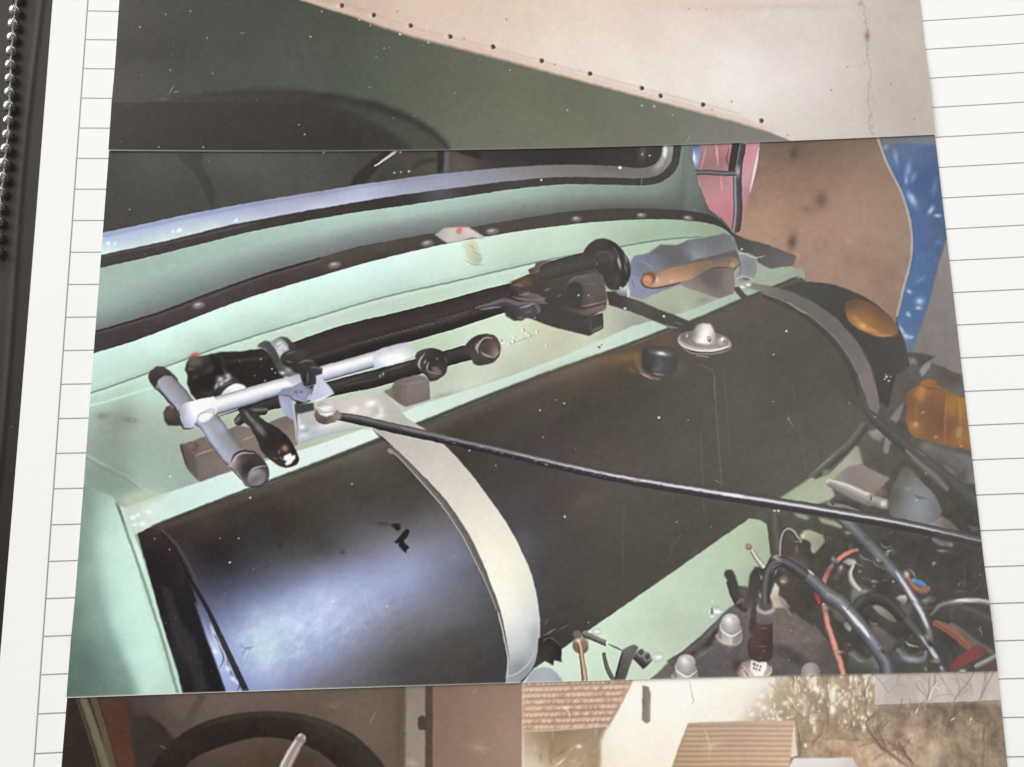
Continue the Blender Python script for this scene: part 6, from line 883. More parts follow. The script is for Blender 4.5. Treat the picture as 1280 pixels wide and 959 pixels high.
    T(s, None, [(900, 617), (930, 621.3)] + [(x, y - 1.5) for x, y in rod[1:]], [1.7, 1.7, 1.6, 1.4, 1, .4], (226, 222, 226), a=.85, soft=1)
    for x in (968, 973): E(s, None, x, 638.5, 1.8, 1.4, 0, (206, 198, 182), .4, .9)
    P(s, None, [(1170, 664), (1230, 672), (1230, 690), (1170, 678)], (84, 80, 78), soft=3, a=.35)
    # ---- dust, scratches and grain over the whole print -------------------------
    g = np.random.default_rng(12)
    for k in range(120):
        x, y = g.uniform(130, 1230), g.uniform(185, 860)
        E(s, None, x, y, g.uniform(.35, .85), g.uniform(.3, .7), g.uniform(0, 180), (206, 202, 194), .3, g.uniform(.2, .7))
    SP(s, [(823.5, 522, 2.4), (705, 504, 1.6), (695, 500, 1), (675, 513, 1.6), (706, 646, 2), (846, 652.5, 1.2), (889, 658, 1), (679, 547, 1.2), (287, 703, 2), (298, 673, 1.4), (193, 673.5, 1.2), (212, 687, 1.2), (275, 673, 1), (313, 622, 2), (446, 836 + 26, 2.2), (416, 752, 2), (484, 758, 1.6), (860, 525, 1), (1107, 468, 1), (1062, 504, 1), (587, 563, 1.6), (620, 582, 1.2), (440, 605, 1.4), (967, 443, 1.4), (983, 414, 2), (967, 502, 1), (985, 524, 1)], (228, 226, 220))
    SP(s, [(1108, 471, 2.6), (1111, 476, 2.2), (1106, 474, 1.8), (1113, 471, 1.4)], (198, 194, 180))
    for q in ([(985, 520), (988, 527), (991, 532)], [(705, 643), (707, 648)], [(894, 600), (900, 604)]): Ln(s, q, 1, (170, 166, 156), .6)
    NZ(s, ['engine_bay', 'cylinder_head'], 9, 10, 3, 44)
    NZ(s, ['cardboard_sheet', 'blue_tarpaulin', 'garage_floor'], 7, 18, 4, 43)
    finish(s, 40, .94, 9)


def paint_bonnet():
    s = Sheet(120, -330, 1190, 205, 2, (66, 66, 60), 21)
    P(s, 'green_bodywork', [(110, -340), (1200, -340), (1200, 210), (110, 210)],
      [(160, 20, 62, 58, 54), (160, 100, 60, 56, 53), (160, 180, 56, 52, 50), (250, 20, 66, 64, 58), (250, 80, 68, 70, 63), (330, 30, 73, 74, 66), (330, 90, 75, 78, 70), (400, 60, 79, 83, 74), (420, 110, 79, 84, 75), (480, 60, 85, 89, 77), (500, 110, 90, 96, 81), (560, 90, 98, 101, 85), (560, 140, 102, 105, 89), (640, 110, 105, 109, 90), (640, 160, 111, 114, 96), (720, 140, 109, 112, 94), (720, 175, 115, 116, 98), (800, 150, 111, 112, 96), (860, 172, 117, 118, 104), (930, 175, 123, 122, 112), (300, -60, 68, 67, 61), (200, -100, 62, 60, 56)])
    P(s, 'green_bodywork', [(860, 150), (960, 166), (960, 180), (860, 182)], (118, 116, 108), soft=6, a=.5)
    # wheel arch
    P(s, 'wheel_arch', [(120, 150), (160, 138), (190, 130), (250, 119), (320, 113.5), (370, 114), (420, 120), (470, 130), (510, 145), (540, 163), (562, 185), (570, 215), (110, 215)],
      [(150, 170, 54, 50, 48), (200, 150, 56, 51, 49), (300, 130, 60, 54, 52), (300, 170, 58, 52, 49), (400, 150, 62, 55, 52), (400, 180, 58, 51, 48), (440, 125, 60, 58, 52), (480, 140, 58, 58, 52), (520, 160, 60, 60, 54), (550, 182, 62, 62, 54), (470, 180, 60, 55, 52)], soft=1.6)
    P(s, 'wheel_arch/arch_rim', [(395, 128), (430, 138), (470, 155), (500, 172), (520, 192), (560, 192), (548, 176), (520, 158), (480, 143), (440, 131)], [(420, 134, 66, 66, 60), (470, 150, 74, 75, 67), (510, 170, 78, 79, 70), (540, 187, 82, 82, 73)], soft=3, a=.85)
    T(s, None, [(110, 152), (190, 130), (250, 119), (320, 113.5), (370, 114), (420, 120), (470, 130), (510, 145), (540, 163), (562, 185)], 3, (50, 47, 43), a=.4, soft=3)
    # pale bonnet
    P(s, 'bonnet_underside', [(60, -340), (200, -95), (300, -38), (375, 0), (402, 9), (440, 20), (470, 31), (520, 47), (560, 57), (600, 67), (640, 77.5), (720, 100), (800, 122), (860, 138), (920, 154), (960, 166), (985, 176), (1000, 186), (1200, 186), (1200, -340)],
      [(400, 0, 196, 170, 152), (450, 8, 206, 180, 162), (500, 10, 212, 188, 170), (560, 15, 218, 194, 176), (520, 35, 216, 192, 176), (600, 40, 222, 200, 184), (650, 20, 222, 200, 182), (700, 60, 228, 212, 198), (740, 20, 228, 208, 192), (800, 20, 226, 204, 192), (780, 70, 230, 216, 204), (850, 60, 230, 216, 206), (860, 110, 230, 220, 210), (900, 20, 222, 204, 194), (920, 70, 228, 218, 212), (940, 120, 228, 220, 214), (1000, 20, 212, 200, 190), (1010, 90, 220, 208, 202), (1000, 150, 212, 202, 194), (960, 155, 214, 204, 192), (1060, 60, 206, 194, 186), (1070, 140, 204, 192, 184), (1080, 170, 200, 188, 178), (1110, 30, 198, 186, 176), (1120, 100, 194, 182, 172), (1140, 150, 186, 174, 164), (1150, 20, 192, 180, 170), (700, -100, 220, 200, 182), (1000, -150, 206, 192, 182)], soft=.7)
    rim = [(375, 0), (402, 9), (440, 20), (470, 31), (520, 47), (560, 57), (600, 67), (640, 77.5), (720, 100), (800, 122), (860, 138), (920, 154), (970, 170)]
    T(s, None, [(x, y - 4) for x, y in rim], [2, 3, 4, 4.5, 5, 5, 5, 5, 4.5, 4, 4, 3.5, 3], (214, 184, 168), a=.55, soft=2)
    T(s, None, [(x + 6, y - 10) for x, y in rim[:-1]], 1.2, (186, 158, 144), a=.35, soft=1.8)
    T(s, None, [(x, y - .6) for x, y in rim], 1, (150, 122, 108), a=.4, soft=.9)
    for x, y in [(427, 7), (467, 19), (513, 32), (562.5, 45.5), (616, 58.5), (677, 76), (737, 92.5), (802, 111), (825, 121), (878, 132), (951, 152)]:
        E(s, 'bonnet_underside/screw_hole#%d' % x, x, y, 3, 2.9, 0, (84, 64, 56), .6); E(s, None, x + .6, y + .4, 1.6, 1.6, 0, (48, 38, 36), .5)
        G(s, x - 4, y + .5, 3.4, 2.4, 0, (232, 214, 198), .6)
    for x, y in [(580, 48), (693, 81), (889, 138), (497, 14), (633, 24), (1059, 84), (1113, 106), (861, 11), (883, 12), (1038, 114), (1142, 150), (914, 128), (984, 170)]: E(s, None, x, y, 1.1, 1.3, 20, (128, 106, 96), .5, .6)
    # crack
    g = np.random.default_rng(4)
    q = [(1077, -60), (1077, -5), (1080, 12), (1083, 30), (1085, 45), (1084, 60), (1086, 78), (1088, 95), (1085, 110), (1084, 125), (1087, 140), (1085, 155), (1090, 170)]
    pts = smooth_path(q, False, 7); pts = pts + g.normal(0, .7, pts.shape)
    T(s, 'bonnet_underside', pts, .8, (168, 148, 140), sm=0, a=.45)
    for k in range(110):
        i = g.integers(len(pts)); x, y = pts[i] + g.normal(0, [3, 2]); E(s, None, x, y, g.uniform(.5, 1.6), g.uniform(.4, 1), g.uniform(0, 180), (152, 128, 120), .5, g.uniform(.15, .45))
    G(s, 1084, 45, 3, 5, 0, (120, 92, 88), .7); G(s, 1075, 5, 3, 3, 0, (160, 136, 130), .6)
    G(s, 1120, 90, 40, 60, 0, (182, 168, 158), .25); G(s, 880, 8, 60, 6, 0, (222, 190, 176), .5); G(s, 990, 8, 70, 4, 0, (196, 172, 162), .4)
    # dust
    for k in range(45):
        x, y = g.uniform(145, 900), g.uniform(-20, 188)
        E(s, None, x, y, g.uniform(.4, 1), g.uniform(.4, .8), 0, (180, 176, 166), .3, g.uniform(.2, .7))
    SP(s, [(175, 33.5, 1.5), (207, 18, 1.2), (238, 14, 1.2), (259, 48, 1.3), (213, 88, 1.2), (177, 94, 1), (266, 92, 1.2), (199, 185, 1.4), (255, 185, 1.5), (402, 14, 1.6), (449, 24.5, 2), (463, 32, 1.4), (500, 43, 2.6), (535, 53, 2), (480, 60, 1.3), (381, 169, 1.6), (374, 157, 1.3), (462, 110, 1.2), (637, 88, 1.4), (802, 133, 1.6), (817.5, 134, 2), (709, 139, 1.8), (840, 145, 1.2), (388, 46, 1.6), (569, 117, 1.2)], (206, 204, 194))
    for q in ([(212, 118), (215, 112), (218, 107)], [(218, 116), (224, 115)], [(300, 41), (306, 41)], [(858, 178), (864, 170)]): Ln(s, q, 1.3, (160, 156, 148), .7)
    G(s, 206, 125, 6, 1.6, -4, (106, 84, 72), .7)
    NZ(s, ['bonnet_underside'], 4, 50, 3, 51); NZ(s, ['green_bodywork'], 3, 60, 3, 52)
    finish(s, 53, .86, 2)
    return s


def paint_street():
    s = Sheet(55, 828, 1300, 1330, 2, (96, 82, 72), 22)
    g = np.random.default_rng(15)
    # --- inside of the car ---
    P(s, 'car_interior', [(40, 820), (660, 820), (655, 1340), (40, 1340)], [(95, 890, 60, 50, 46), (170, 900, 72, 58, 52), (220, 880, 104, 90, 82), (280, 880, 110, 95, 86), (350, 875, 108, 92, 82), (420, 880, 106, 90, 78), (470, 890, 112, 95, 82), (500, 880, 104, 88, 76), (440, 920, 110, 94, 82), (500, 940, 108, 92, 80), (180, 940, 66, 54, 50), (330, 950, 82, 66, 54), (390, 950, 76, 62, 52), (300, 1100, 70, 58, 50), (500, 1100, 100, 86, 74)])
    P(s, 'car_interior/window_pillar', [(78, 870), (92, 870), (125, 960), (170, 1340), (60, 1340)], (58, 48, 44), soft=1.2)
    T(s, 'car_interior/window_pillar', [(100, 868), (118, 920), (135, 975), (165, 1080), (200, 1330)], [7, 7.5, 9, 10, 12], [(-1, (92, 86, 68)), (-.5, (118, 110, 86)), (.2, (110, 102, 82)), (.6, (66, 60, 50)), (1, (92, 84, 66))], soft=1)
    T(s, 'car_interior/window_pillar', [(115, 868), (130, 915), (146, 975), (178, 1080), (215, 1330)], 4, (104, 94, 72), a=.8, soft=1)
    P(s, 'car_interior/door_card', [(122, 866), (158, 866), (172, 960), (230, 1330), (190, 1330), (146, 960)], [(135, 880, 86, 60, 50), (150, 880, 80, 56, 48), (150, 930, 87, 58, 47), (165, 950, 91, 60, 51), (160, 1100, 80, 54, 44)], soft=1.6)
    P(s, 'car_interior', [(160, 866), (166, 895), (185, 893), (205, 908), (218, 925), (190, 960), (176, 1000), (160, 900)], [(170, 900, 66, 56, 50), (195, 910, 60, 50, 46), (180, 940, 62, 52, 48)], soft=1.6)
    P(s, 'car_interior', [(248, 868), (258, 870), (240, 905), (226, 925), (220, 918)], (92, 78, 70), soft=1.6)
    # steering wheel
    out = [(170, 1010), (180, 975), (200, 943), (222, 921), (250, 905), (285, 894), (325, 889.5), (365, 891), (405, 900), (440, 917), (468, 942), (487, 970), (500, 1010)]
    inn = [(205, 1020), (215, 985), (232, 958), (252, 943), (290, 929), (320, 922), (350, 923), (380, 931), (408, 947), (428, 968), (440, 990), (448, 1020)]
    P(s, 'steering_wheel', smooth_path(out, 0).tolist() + smooth_path(inn, 0)[::-1].tolist(), [(200, 960, 46, 38, 34), (230, 930, 54, 45, 40), (260, 920, 48, 39, 35), (300, 900, 56, 47, 41), (310, 915, 46, 37, 32), (350, 898, 58, 49, 42), (370, 915, 50, 41, 36), (400, 915, 62, 53, 46), (430, 930, 56, 47, 42), (460, 960, 62, 53, 46), (420, 950, 48, 39, 34)], soft=.9)
    for k in range(7):
        t = np.radians(205 + k * 19); cx, cy = 326 + 133 * math.cos(t), 1010 + 96 * math.sin(t)
        G(s, cx, cy, 9, 5, math.degrees(t) + 90, (46, 38, 34), .35)
    T(s, None, [(250, 909), (290, 897), (330, 893), (370, 896), (410, 907), (445, 928)], 2, (92, 80, 72), a=.35, soft=3)
    T(s, 'steering_wheel/spoke', [(377, 922), (366, 940), (352, 968), (330, 1010), (322, 1050)], [6, 7.5, 8, 8.5, 9], [(-1, (112, 100, 94)), (-.5, (186, 172, 168)), (-.1, (150, 134, 132)), (.35, (168, 150, 146)), (.6, (226, 216, 212)), (1, (120, 104, 98))], soft=.7)
    E(s, None, 375, 925, 7, 3, 24, (140, 124, 118), 1, .8)
    P(s, 'steering_wheel/hub', [(300, 1040), (345, 1040), (370, 1080), (345, 1120), (300, 1120), (278, 1080)], (70, 60, 54), soft=2, sm=1)
    P(s, 'car_interior/door_frame', [(507, 856), (532, 855), (532, 1330), (505, 1330)], [(515, 870, 142, 128, 116), (525, 900, 150, 136, 124), (515, 940, 150, 136, 122), (520, 1000, 146, 132, 120)], soft=1.2)
    G(s, 515, 954, 6, 4, 20, (190, 176, 160), .6); G(s, 500, 900, 5, 60, 0, (92, 78, 68), .6)
    P(s, 'car_interior/door_frame', [(532, 854), (542, 854), (540, 1330), (531, 1330)], (86, 71, 62), soft=.9); P(s, 'car_interior/door_frame', [(522, 897), (528, 894), (534, 897), (534, 913), (523, 912)], (78, 65, 58), soft=.9)
    P(s, 'car_interior/door_post', [(541, 850), (655, 848), (655, 1340), (539, 1340)], [(550, 870, 132, 108, 94), (600, 870, 146, 120, 104), (640, 870, 152, 126, 110), (560, 930, 138, 114, 98), (610, 930, 152, 126, 108), (645, 930, 160, 134, 116), (600, 1000, 146, 120, 104)], soft=.9)
    for q in ([(590, 930), (600, 936), (606, 942)], [(598, 937), (610, 934)], [(590, 868), (596, 860)], [(462, 905), (470, 890)], [(412, 882), (422, 886)], [(200, 932), (208, 936)], [(585, 960), (592, 968)]): Ln(s, q, 1.4, (190, 170, 152), .4)
    G(s, 600, 935, 10, 5, 10, (176, 150, 128), .5); G(s, 420, 880, 12, 4, 0, (126, 110, 96), .5)
    # --- street outside ---
    P(s, 'pale_sky', [(653, 820), (1300, 820), (1300, 1340), (653, 1340)], [(700, 850, 238, 232, 220), (850, 850, 248, 246, 236), (950, 850, 246, 244, 232), (1050, 850, 232, 224, 212), (1000, 900, 214, 200, 184)])
    P(s, 'white_house', [(792, 830), (800, 830), (862, 840), (862, 900), (856, 1340), (653, 1340), (653, 900), (760, 908)], [(800, 870, 246, 240, 228), (840, 870, 248, 244, 234), (780, 920, 246, 238, 224), (830, 930, 244, 234, 220), (760, 940, 238, 226, 208), (800, 955, 244, 232, 216)], soft=1)
    P(s, 'white_house/window', [(803, 857), (811, 859), (813.5, 866), (812.5, 902), (808, 905), (802.5, 900)], [(806, 880, 118, 108, 100), (811, 880, 156, 148, 136), (806, 900, 140, 130, 120)], soft=.8)
    P(s, 'white_house/eaves_shadow', [(653, 913), (760, 907), (756, 914), (751, 926), (750, 1340), (653, 1340)], [(670, 920, 170, 148, 124), (700, 918, 150, 128, 104), (740, 920, 160, 140, 118), (660, 945, 206, 188, 164), (690, 940, 164, 138, 104), (720, 940, 176, 152, 122), (740, 945, 166, 146, 118), (710, 957, 180, 160, 130), (670, 957, 210, 194, 172)], soft=2)
    for k in range(46):
        x, y = g.uniform(656, 748), g.uniform(920, 985); l = g.uniform(6, 18); a = g.normal(-60, 40)
        Ln(s, [(x, y), (x + l * math.cos(math.radians(a)), y + l * math.sin(math.radians(a)))], g.uniform(1.5, 4), [(150, 122, 88), (196, 172, 138), (214, 198, 172), (132, 106, 78)][g.integers(4)], g.uniform(.2, .5), soft=1.6)
    G(s, 724, 933, 3, 2.4, 0, (246, 236, 214), .9); Ln(s, [(694, 958), (706, 948)], 3, (230, 214, 188), .8)
    P(s, 'white_house/tiled_roof', [(653, 836), (800, 830), (790, 854), (775, 884), (762, 907), (740, 911), (653, 916)], [(670, 870, 199, 171, 150), (720, 870, 195, 163, 144), (770, 860, 192, 163, 147), (670, 900, 195, 163, 140), (720, 900, 189, 153, 136), (755, 895, 187, 153, 136)], soft=.8)
    for r in range(8):
        y = 858 + r * 7.9; xr = 797 - (y - 845) * .52
        wav = [(x, y - (x - 653) * .03 + (.55 + .3 * math.sin(x * .07 + r)) * math.sin(x * 1.02 + r * 2) + g.normal(0, .25)) for x in np.arange(653, max(xr, 660), 1.8)]
        T(s, None, [(x, v - 3) for x, v in wav], 2, (222, 192, 168), a=.55, soft=1.2); T(s, None, wav, 1.1, (152, 118, 98), a=.65, soft=1.3)
        for k in range(22):
            x = 655 + k * 6.2 + (3 if r % 2 else 0) + g.normal(0, .5)
            if x < xr: G(s, x, y - 3 - (x - 653) * .03, 1.5, 2.4, 20, (236, 208, 184) if g.uniform() < .7 else (168, 130, 108), g.uniform(.3, .7))
    Ln(s, [(653, 914), (700, 912), (763, 907)], 2, (214, 186, 160), .8)
    for q in ([(703, 882), (711, 890)], [(706, 884), (712, 884)], [(712, 892), (712, 896)]): Ln(s, q, 1.6, (250, 236, 220), .8)
    for q in ([(862, 852), (866, 872), (867, 876), (865, 880)],): Ln(s, q, 1.8, (190, 188, 178), .85)
    # bare trees on the sky
    G(s, 1000, 870, 70, 30, 0, (206, 186, 164), .45)
    P(s, 'undergrowth', [(985, 905), (1010, 900), (1040, 902), (1070, 905), (1100, 880), (1260, 875), (1290, 1000), (1290, 1340), (990, 1340)], [(1000, 930, 150, 126, 104), (1020, 920, 172, 146, 122), (1050, 920, 184, 154, 130), (1080, 930, 172, 144, 118), (1060, 940, 166, 136, 110), (1100, 900, 152, 132, 114), (1120, 890, 128, 110, 94), (1180, 890, 126, 108, 92), (1230, 890, 128, 110, 92), (1140, 920, 178, 150, 124), (1120, 945, 196, 170, 146), (1190, 930, 154, 134, 108), (1220, 925, 148, 128, 104), (1250, 930, 128, 110, 96), (1180, 955, 136, 118, 104), (1210, 955, 142, 122, 100), (1150, 955, 196, 174, 150), (1000, 945, 138, 120, 100)], soft=3)
    def twig(name, x, y, ang, l, w, dep, cols):
        a = math.radians(ang); n = 4; q = [(x, y)]
        for k in range(n):
            a += g.normal(0, .12); q.append((q[-1][0] + math.cos(a) * l / n, q[-1][1] - math.sin(a) * l / n))
        Ln(s, q, w, cols[g.integers(len(cols))], g.uniform(.4, .75), name=name, soft=1.3)
        if dep:
            for k in range(g.integers(2, 4)):
                i = g.integers(1, n + 1); twig(name, *q[i], math.degrees(a) + g.normal(0, 38), l * g.uniform(.45, .75), w * .62, dep - 1, cols)
    TC = [(158, 138, 114), (140, 120, 96), (168, 148, 124)]
    i0, i1, j0, j1 = bb = s.box(905, 835, 1100, 925); X, Y = s.grid(bb)
    mass = np.clip((X - 912 + (Y - 905) * .9) / 50, 0, 1) * np.clip((1097 - X) / 4, 0, 1)
    n = fbm(s, bb, 7, 4, 71, 2.4, 82) + .5 * fbm(s, bb, 16, 3, 72, 2.2, 70)
    dens = np.interp(Y, [840, 880, 905, 925], [.28, .42, .85, 1.2])
    cov = (np.clip((n + dens) * 2.6 + .1, 0, 1) * mass * .9).astype(np.float32)
    tone = np.array([164, 140, 114], np.float32) + (fbm(s, bb, 12, 4, 73)[..., None] * 34 * np.array([1, .95, .85], np.float32))
    s.put(bb, cov, tone, 'bare_tree')
    for x, y, a, l, w in [(1019, 925, 93, 95, 6), (1006, 912, 112, 80, 4), (1027, 915, 82, 80, 4), (1047, 915, 95, 80, 4), (1056, 915, 84, 85, 5), (1074, 925, 97, 85, 5), (1082, 910, 87, 80, 4), (1091, 905, 88, 70, 2.4), (1012, 908, 128, 56, 2.6), (1034, 920, 72, 70, 3)]:
        twig('bare_tree', x, y, a, l, w, 1, TC)
    for k in range(120):
        x, y = g.uniform(950, 1096), g.uniform(846, 912)
        G(s, x, y, g.uniform(.8, 2), g.uniform(1, 3), g.uniform(-15, 15), (246, 240, 226), g.uniform(.3, .8))
    for x, y, rx, ry in [(1042, 866, 4.4, 12), (1017, 900, 3.4, 6), (1018, 912, 2, 4), (1007, 932, 2, 2.4), (1078, 897, 2.6, 2.4), (1080, 910, 2.6, 5), (1041, 888, 4, 5), (1022, 862, 3, 4)]: G(s, x, y, rx, ry, 0, (246, 242, 226), .85)
    P(s, 'bare_tree', [(970, 850), (985, 845), (990, 880), (978, 890), (966, 872)], (176, 164, 132), soft=4, a=.7)
    for x, y, r in [(955, 885, 4), (948, 880, 3.4), (982, 879, 3.4), (988, 874, 2.6), (974, 900, 4), (966, 899, 2.6), (985, 897, 2), (940, 893, 3), (952, 870, 3.6), (976, 890, 2.4)]: G(s, x, y, r, r * .8, 0, (246, 232, 222), .8)
    # barn roof
    P(s, 'barn', [(858, 903), (872, 905), (864, 1340), (800, 1340)], (240, 232, 220), soft=2)
    P(s, 'barn/corrugated_roof', [(860, 904), (920, 901.5), (994, 901), (991, 925), (986, 959), (970, 1100), (810, 1100), (840, 959), (848, 935)], [(870, 915, 186, 160, 136), (920, 915, 190, 160, 140), (980, 915, 204, 174, 150), (860, 940, 182, 154, 118), (910, 945, 196, 162, 126), (970, 945, 206, 176, 144), (920, 930, 186, 152, 134), (850, 957, 180, 152, 114), (970, 957, 210, 178, 140)], soft=.8)
    for r in range(17):
        y = 908 + r * 6.1 + r * r * .03
        Ln(s, [(862 - (y - 904) * .36, y + .4), (920, y - .8), (993 - (y - 904) * .13, y)], 2.2, (148, 120, 100), .45, sm=0, soft=1.7); Ln(s, [(862 - (y - 904) * .36, y + 3.2), (993 - (y - 904) * .13, y + 2.8)], 1.6, (224, 196, 166), .4, sm=0, soft=1.4)
    Ln(s, [(878, 905), (884, 920), (888, 935), (886, 950)], 3, (216, 196, 166), .4); G(s, 890, 932, 10, 3, -20, (214, 190, 160), .5)
    P(s, 'barn', [(993, 903), (997, 945), (988, 947), (990, 925)], (226, 208, 192), soft=.8); Ln(s, [(996, 903), (1000, 930), (1001, 948)], 2, (112, 98, 88), .8)
    # grey building
    P(s, 'grey_building', [(1093, 835), (1300, 830), (1300, 874), (1250, 876), (1180, 879), (1094, 882)], [(1100, 860, 196, 184, 178), (1125, 860, 180, 168, 158), (1150, 860, 190, 178, 170), (1180, 862, 194, 184, 176), (1210, 860, 190, 178, 172), (1240, 862, 190, 178, 168)], soft=.9)
    Ln(s, [(1094, 882), (1180, 879), (1250, 876)], 1.6, (110, 96, 84), .6)
    NZ(s, ['grey_building'], 12, 14, 3, 81, 3., 88)
    for x, y, a, l, w in [(1195, 875, 130, 34, 2), (1192, 878, 70, 30, 2), (1225, 878, 78, 50, 3), (1222, 880, 84, 60, 3), (1105, 872, 60, 30, 1.6), (1155, 880, 75, 34, 2), (1160, 878, 100, 34, 1.6), (1216, 870, 110, 26, 1.6), (1200, 872, 95, 34, 2), (1110, 866, 120, 26, 1.4)]: twig('bare_tree#2', x, y, a, l, w, 1, [(150, 130, 116), (132, 112, 96), (168, 150, 138)])
    for q in ([(1172, 853), (1166, 862), (1162, 872), (1160, 876)], [(1150, 880), (1146, 888), (1145, 892)], [(1158, 884), (1156, 888)], [(1170, 858), (1174, 862)], [(1216, 896), (1212, 901)], [(1194, 897), (1188, 901)]): Ln(s, q, 1.8, (236, 226, 214), .85)
    # tangled growth
    i0, i1, j0, j1 = bb = s.box(1000, 878, 1290, 990)
    n = fbm(s, bb, 12, 4, 74, 1.8, 70) * 46 + fbm(s, bb, 40, 2, 75) * 16
    msk = np.isin(s.lab[j0:j1, i0:i1], [s.lid('undergrowth')]); s.rgb[j0:j1, i0:i1] += (n * blur(msk.astype(np.float32), 1.5))[..., None] * np.array([1, .92, .8], np.float32)
    for k in range(110):
        x, y = g.uniform(1000, 1265), g.uniform(885, 975)
        c = [(112, 94, 78), (134, 112, 92), (196, 170, 142), (214, 190, 164), (158, 132, 104), (126, 112, 82), (96, 82, 70)][g.integers(7)]
        if x > 1170 and c[0] > 190 and g.uniform() < .6: c = (150, 134, 108)
        l = g.uniform(8, 30); a = g.normal(75, 38)
        Ln(s, [(x, y), (x + l * .5 * math.cos(math.radians(a)) + g.normal(0, 2), y - l * .5 * math.sin(math.radians(a))), (x + l * math.cos(math.radians(a)), y - l * math.sin(math.radians(a)))], g.uniform(1, 3.4), c, g.uniform(.15, .42), soft=1.8)
    for k in range(90):
        x, y = g.uniform(1095, 1258), g.uniform(882, 965)
        G(s, x, y, g.uniform(2, 8), g.uniform(2, 6), g.uniform(0, 180), [(104, 88, 76), (168, 142, 114), (140, 120, 96), (120, 104, 84)][g.integers(4)], g.uniform(.2, .5))
    for x, y, a, l, w in [(1138, 960, 138, 60, 3.4), (1144, 962, 128, 46, 3), (1236, 962, 72, 70, 3.4), (1228, 960, 80, 50, 3), (1150, 960, 150, 36, 2.4)]: twig('undergrowth', x, y, a, l, w, 2, [(120, 98, 78), (104, 86, 70), (134, 112, 88)])
    P(s, 'parked_car_roof', [(992, 948), (1066, 947), (1070, 956), (1082, 970), (1090, 1010), (980, 1010), (986, 960)], [(1000, 954, 222, 216, 214), (1040, 953, 220, 214, 210), (1070, 957, 206, 192, 188), (1000, 1000, 200, 194, 192)], soft=1)
    P(s, None, [(1158, 935), (1176, 930), (1175, 960), (1157, 960)], (206, 184, 158), soft=3, a=.6)
    NZ(s, ['undergrowth', 'bare_tree'], 12, 5, 3, 61); finish(s, 62, .93, 6)
    return s


# ---------------------------------------------------------------------------
# materials
# ---------------------------------------------------------------------------
class Mat:
    def __init__(self, name):
        self.m = bpy.data.materials.new(name); self.m.use_nodes = True
        self.t = self.m.node_tree; self.b = self.t.nodes['Principled BSDF']

    def n(self, kind, **kw):
        o = self.t.nodes.new('ShaderNode' + kind)
        for k, v in kw.items():
            if k[0] == '_': o.inputs[int(k[1:]) if k[1:].isdigit() else k[1:]].default_value = v
            else: setattr(o, k, v)
        return o

    def l(self, a, b): self.t.links.new(a, b)

    def math(self, op, a, b=None, clamp=False):
        o = self.n('Math', operation=op, use_clamp=clamp)
        for i, v in enumerate((a, b)):
            if v is None: continue
            if isinstance(v, (int, float)): o.inputs[i].default_value = v
            else: self.l(v, o.inputs[i])
        return o.outputs[0]

    def bump(self, h, strength, dist):
        o = self.n('Bump', _Strength=strength, _Distance=dist); self.l(h, o.inputs['Height']); self.l(o.outputs[0], self.b.inputs['Normal'])


def lin(c):
    c = np.asarray(c, np.float32) / 255.
    return np.where(c <= .04045, c / 12.92, ((c + .055) / 1.055) ** 2.4)


# dye layer of the prints
M_DYE = Mat('print_dye'); b = M_DYE.b
at = M_DYE.n('Attribute', attribute_name='dye'); M_DYE.l(at.outputs['Color'], b.inputs['Base Color'])
b.inputs['Roughness'].default_value = .3; b.inputs['IOR'].default_value = 1.45
tc = M_DYE.n('TexCoord'); nz = M_DYE.n('TexNoise', _Scale=900., _Detail=2.); M_DYE.l(tc.outputs['Object'], nz.inputs['Vector'])
M_DYE.bump(nz.outputs['Fac'], .06, .0002)

# back and edges of the prints
M_BACK = Mat('print_paper'); M_BACK.b.inputs['Base Color'].default_value = (.80, .78, .73, 1); M_BACK.b.inputs['Roughness'].default_value = .6

# ruled paper
M_PAGE = Mat('ruled_paper'); m = M_PAGE
tc = m.n('TexCoord'); sx = m.n('SeparateXYZ'); m.l(tc.outputs['Object'], sx.inputs[0])
n1 = m.n('TexNoise', _Scale=600., _Detail=4.); m.l(tc.outputs['Object'], n1.inputs['Vector'])
n2 = m.n('TexNoise', _Scale=18., _Detail=3.); m.l(tc.outputs['Object'], n2.inputs['Vector'])
wob = m.math('MULTIPLY', m.math('SUBTRACT', n1.outputs['Fac'], .5), .00010)
dy = m.math('PINGPONG', m.math('ADD', sx.outputs['Y'], -.102808 + .59), .00295)
row = m.math('SUBTRACT', 1, m.math('DIVIDE', m.math('ADD', dy, wob), .00015), True)
row = m.math('MULTIPLY', m.math('MULTIPLY', row, 1.8, True), m.math('GREATER_THAN', sx.outputs['X'], -.07559))
dx = m.math('ABSOLUTE', m.math('ADD', sx.outputs['X'], .07559))
col = m.math('MULTIPLY', m.math('SUBTRACT', 1, m.math('DIVIDE', m.math('ADD', dx, wob), .00017), True), 1.8, True)
ink = m.math('MULTIPLY', m.math('MAXIMUM', row, col), m.math('ADD', .55, m.math('MULTIPLY', n1.outputs['Fac'], .5)), True)
base = m.n('Mix', data_type='RGBA'); base.inputs['A'].default_value = (.872, .870, .860, 1); base.inputs['B'].default_value = (.85, .847, .835, 1); m.l(n2.outputs['Fac'], base.inputs['Factor'])
mx = m.n('Mix', data_type='RGBA'); m.l(ink, mx.inputs['Factor']); m.l(base.outputs['Result'], mx.inputs['A']); mx.inputs['B'].default_value = (.16, .15, .145, 1)
m.l(mx.outputs['Result'], m.b.inputs['Base Color']); m.b.inputs['Roughness'].default_value = .75; m.b.inputs['IOR'].default_value = 1.35
m.bump(n1.outputs['Fac'], .12, .0002)

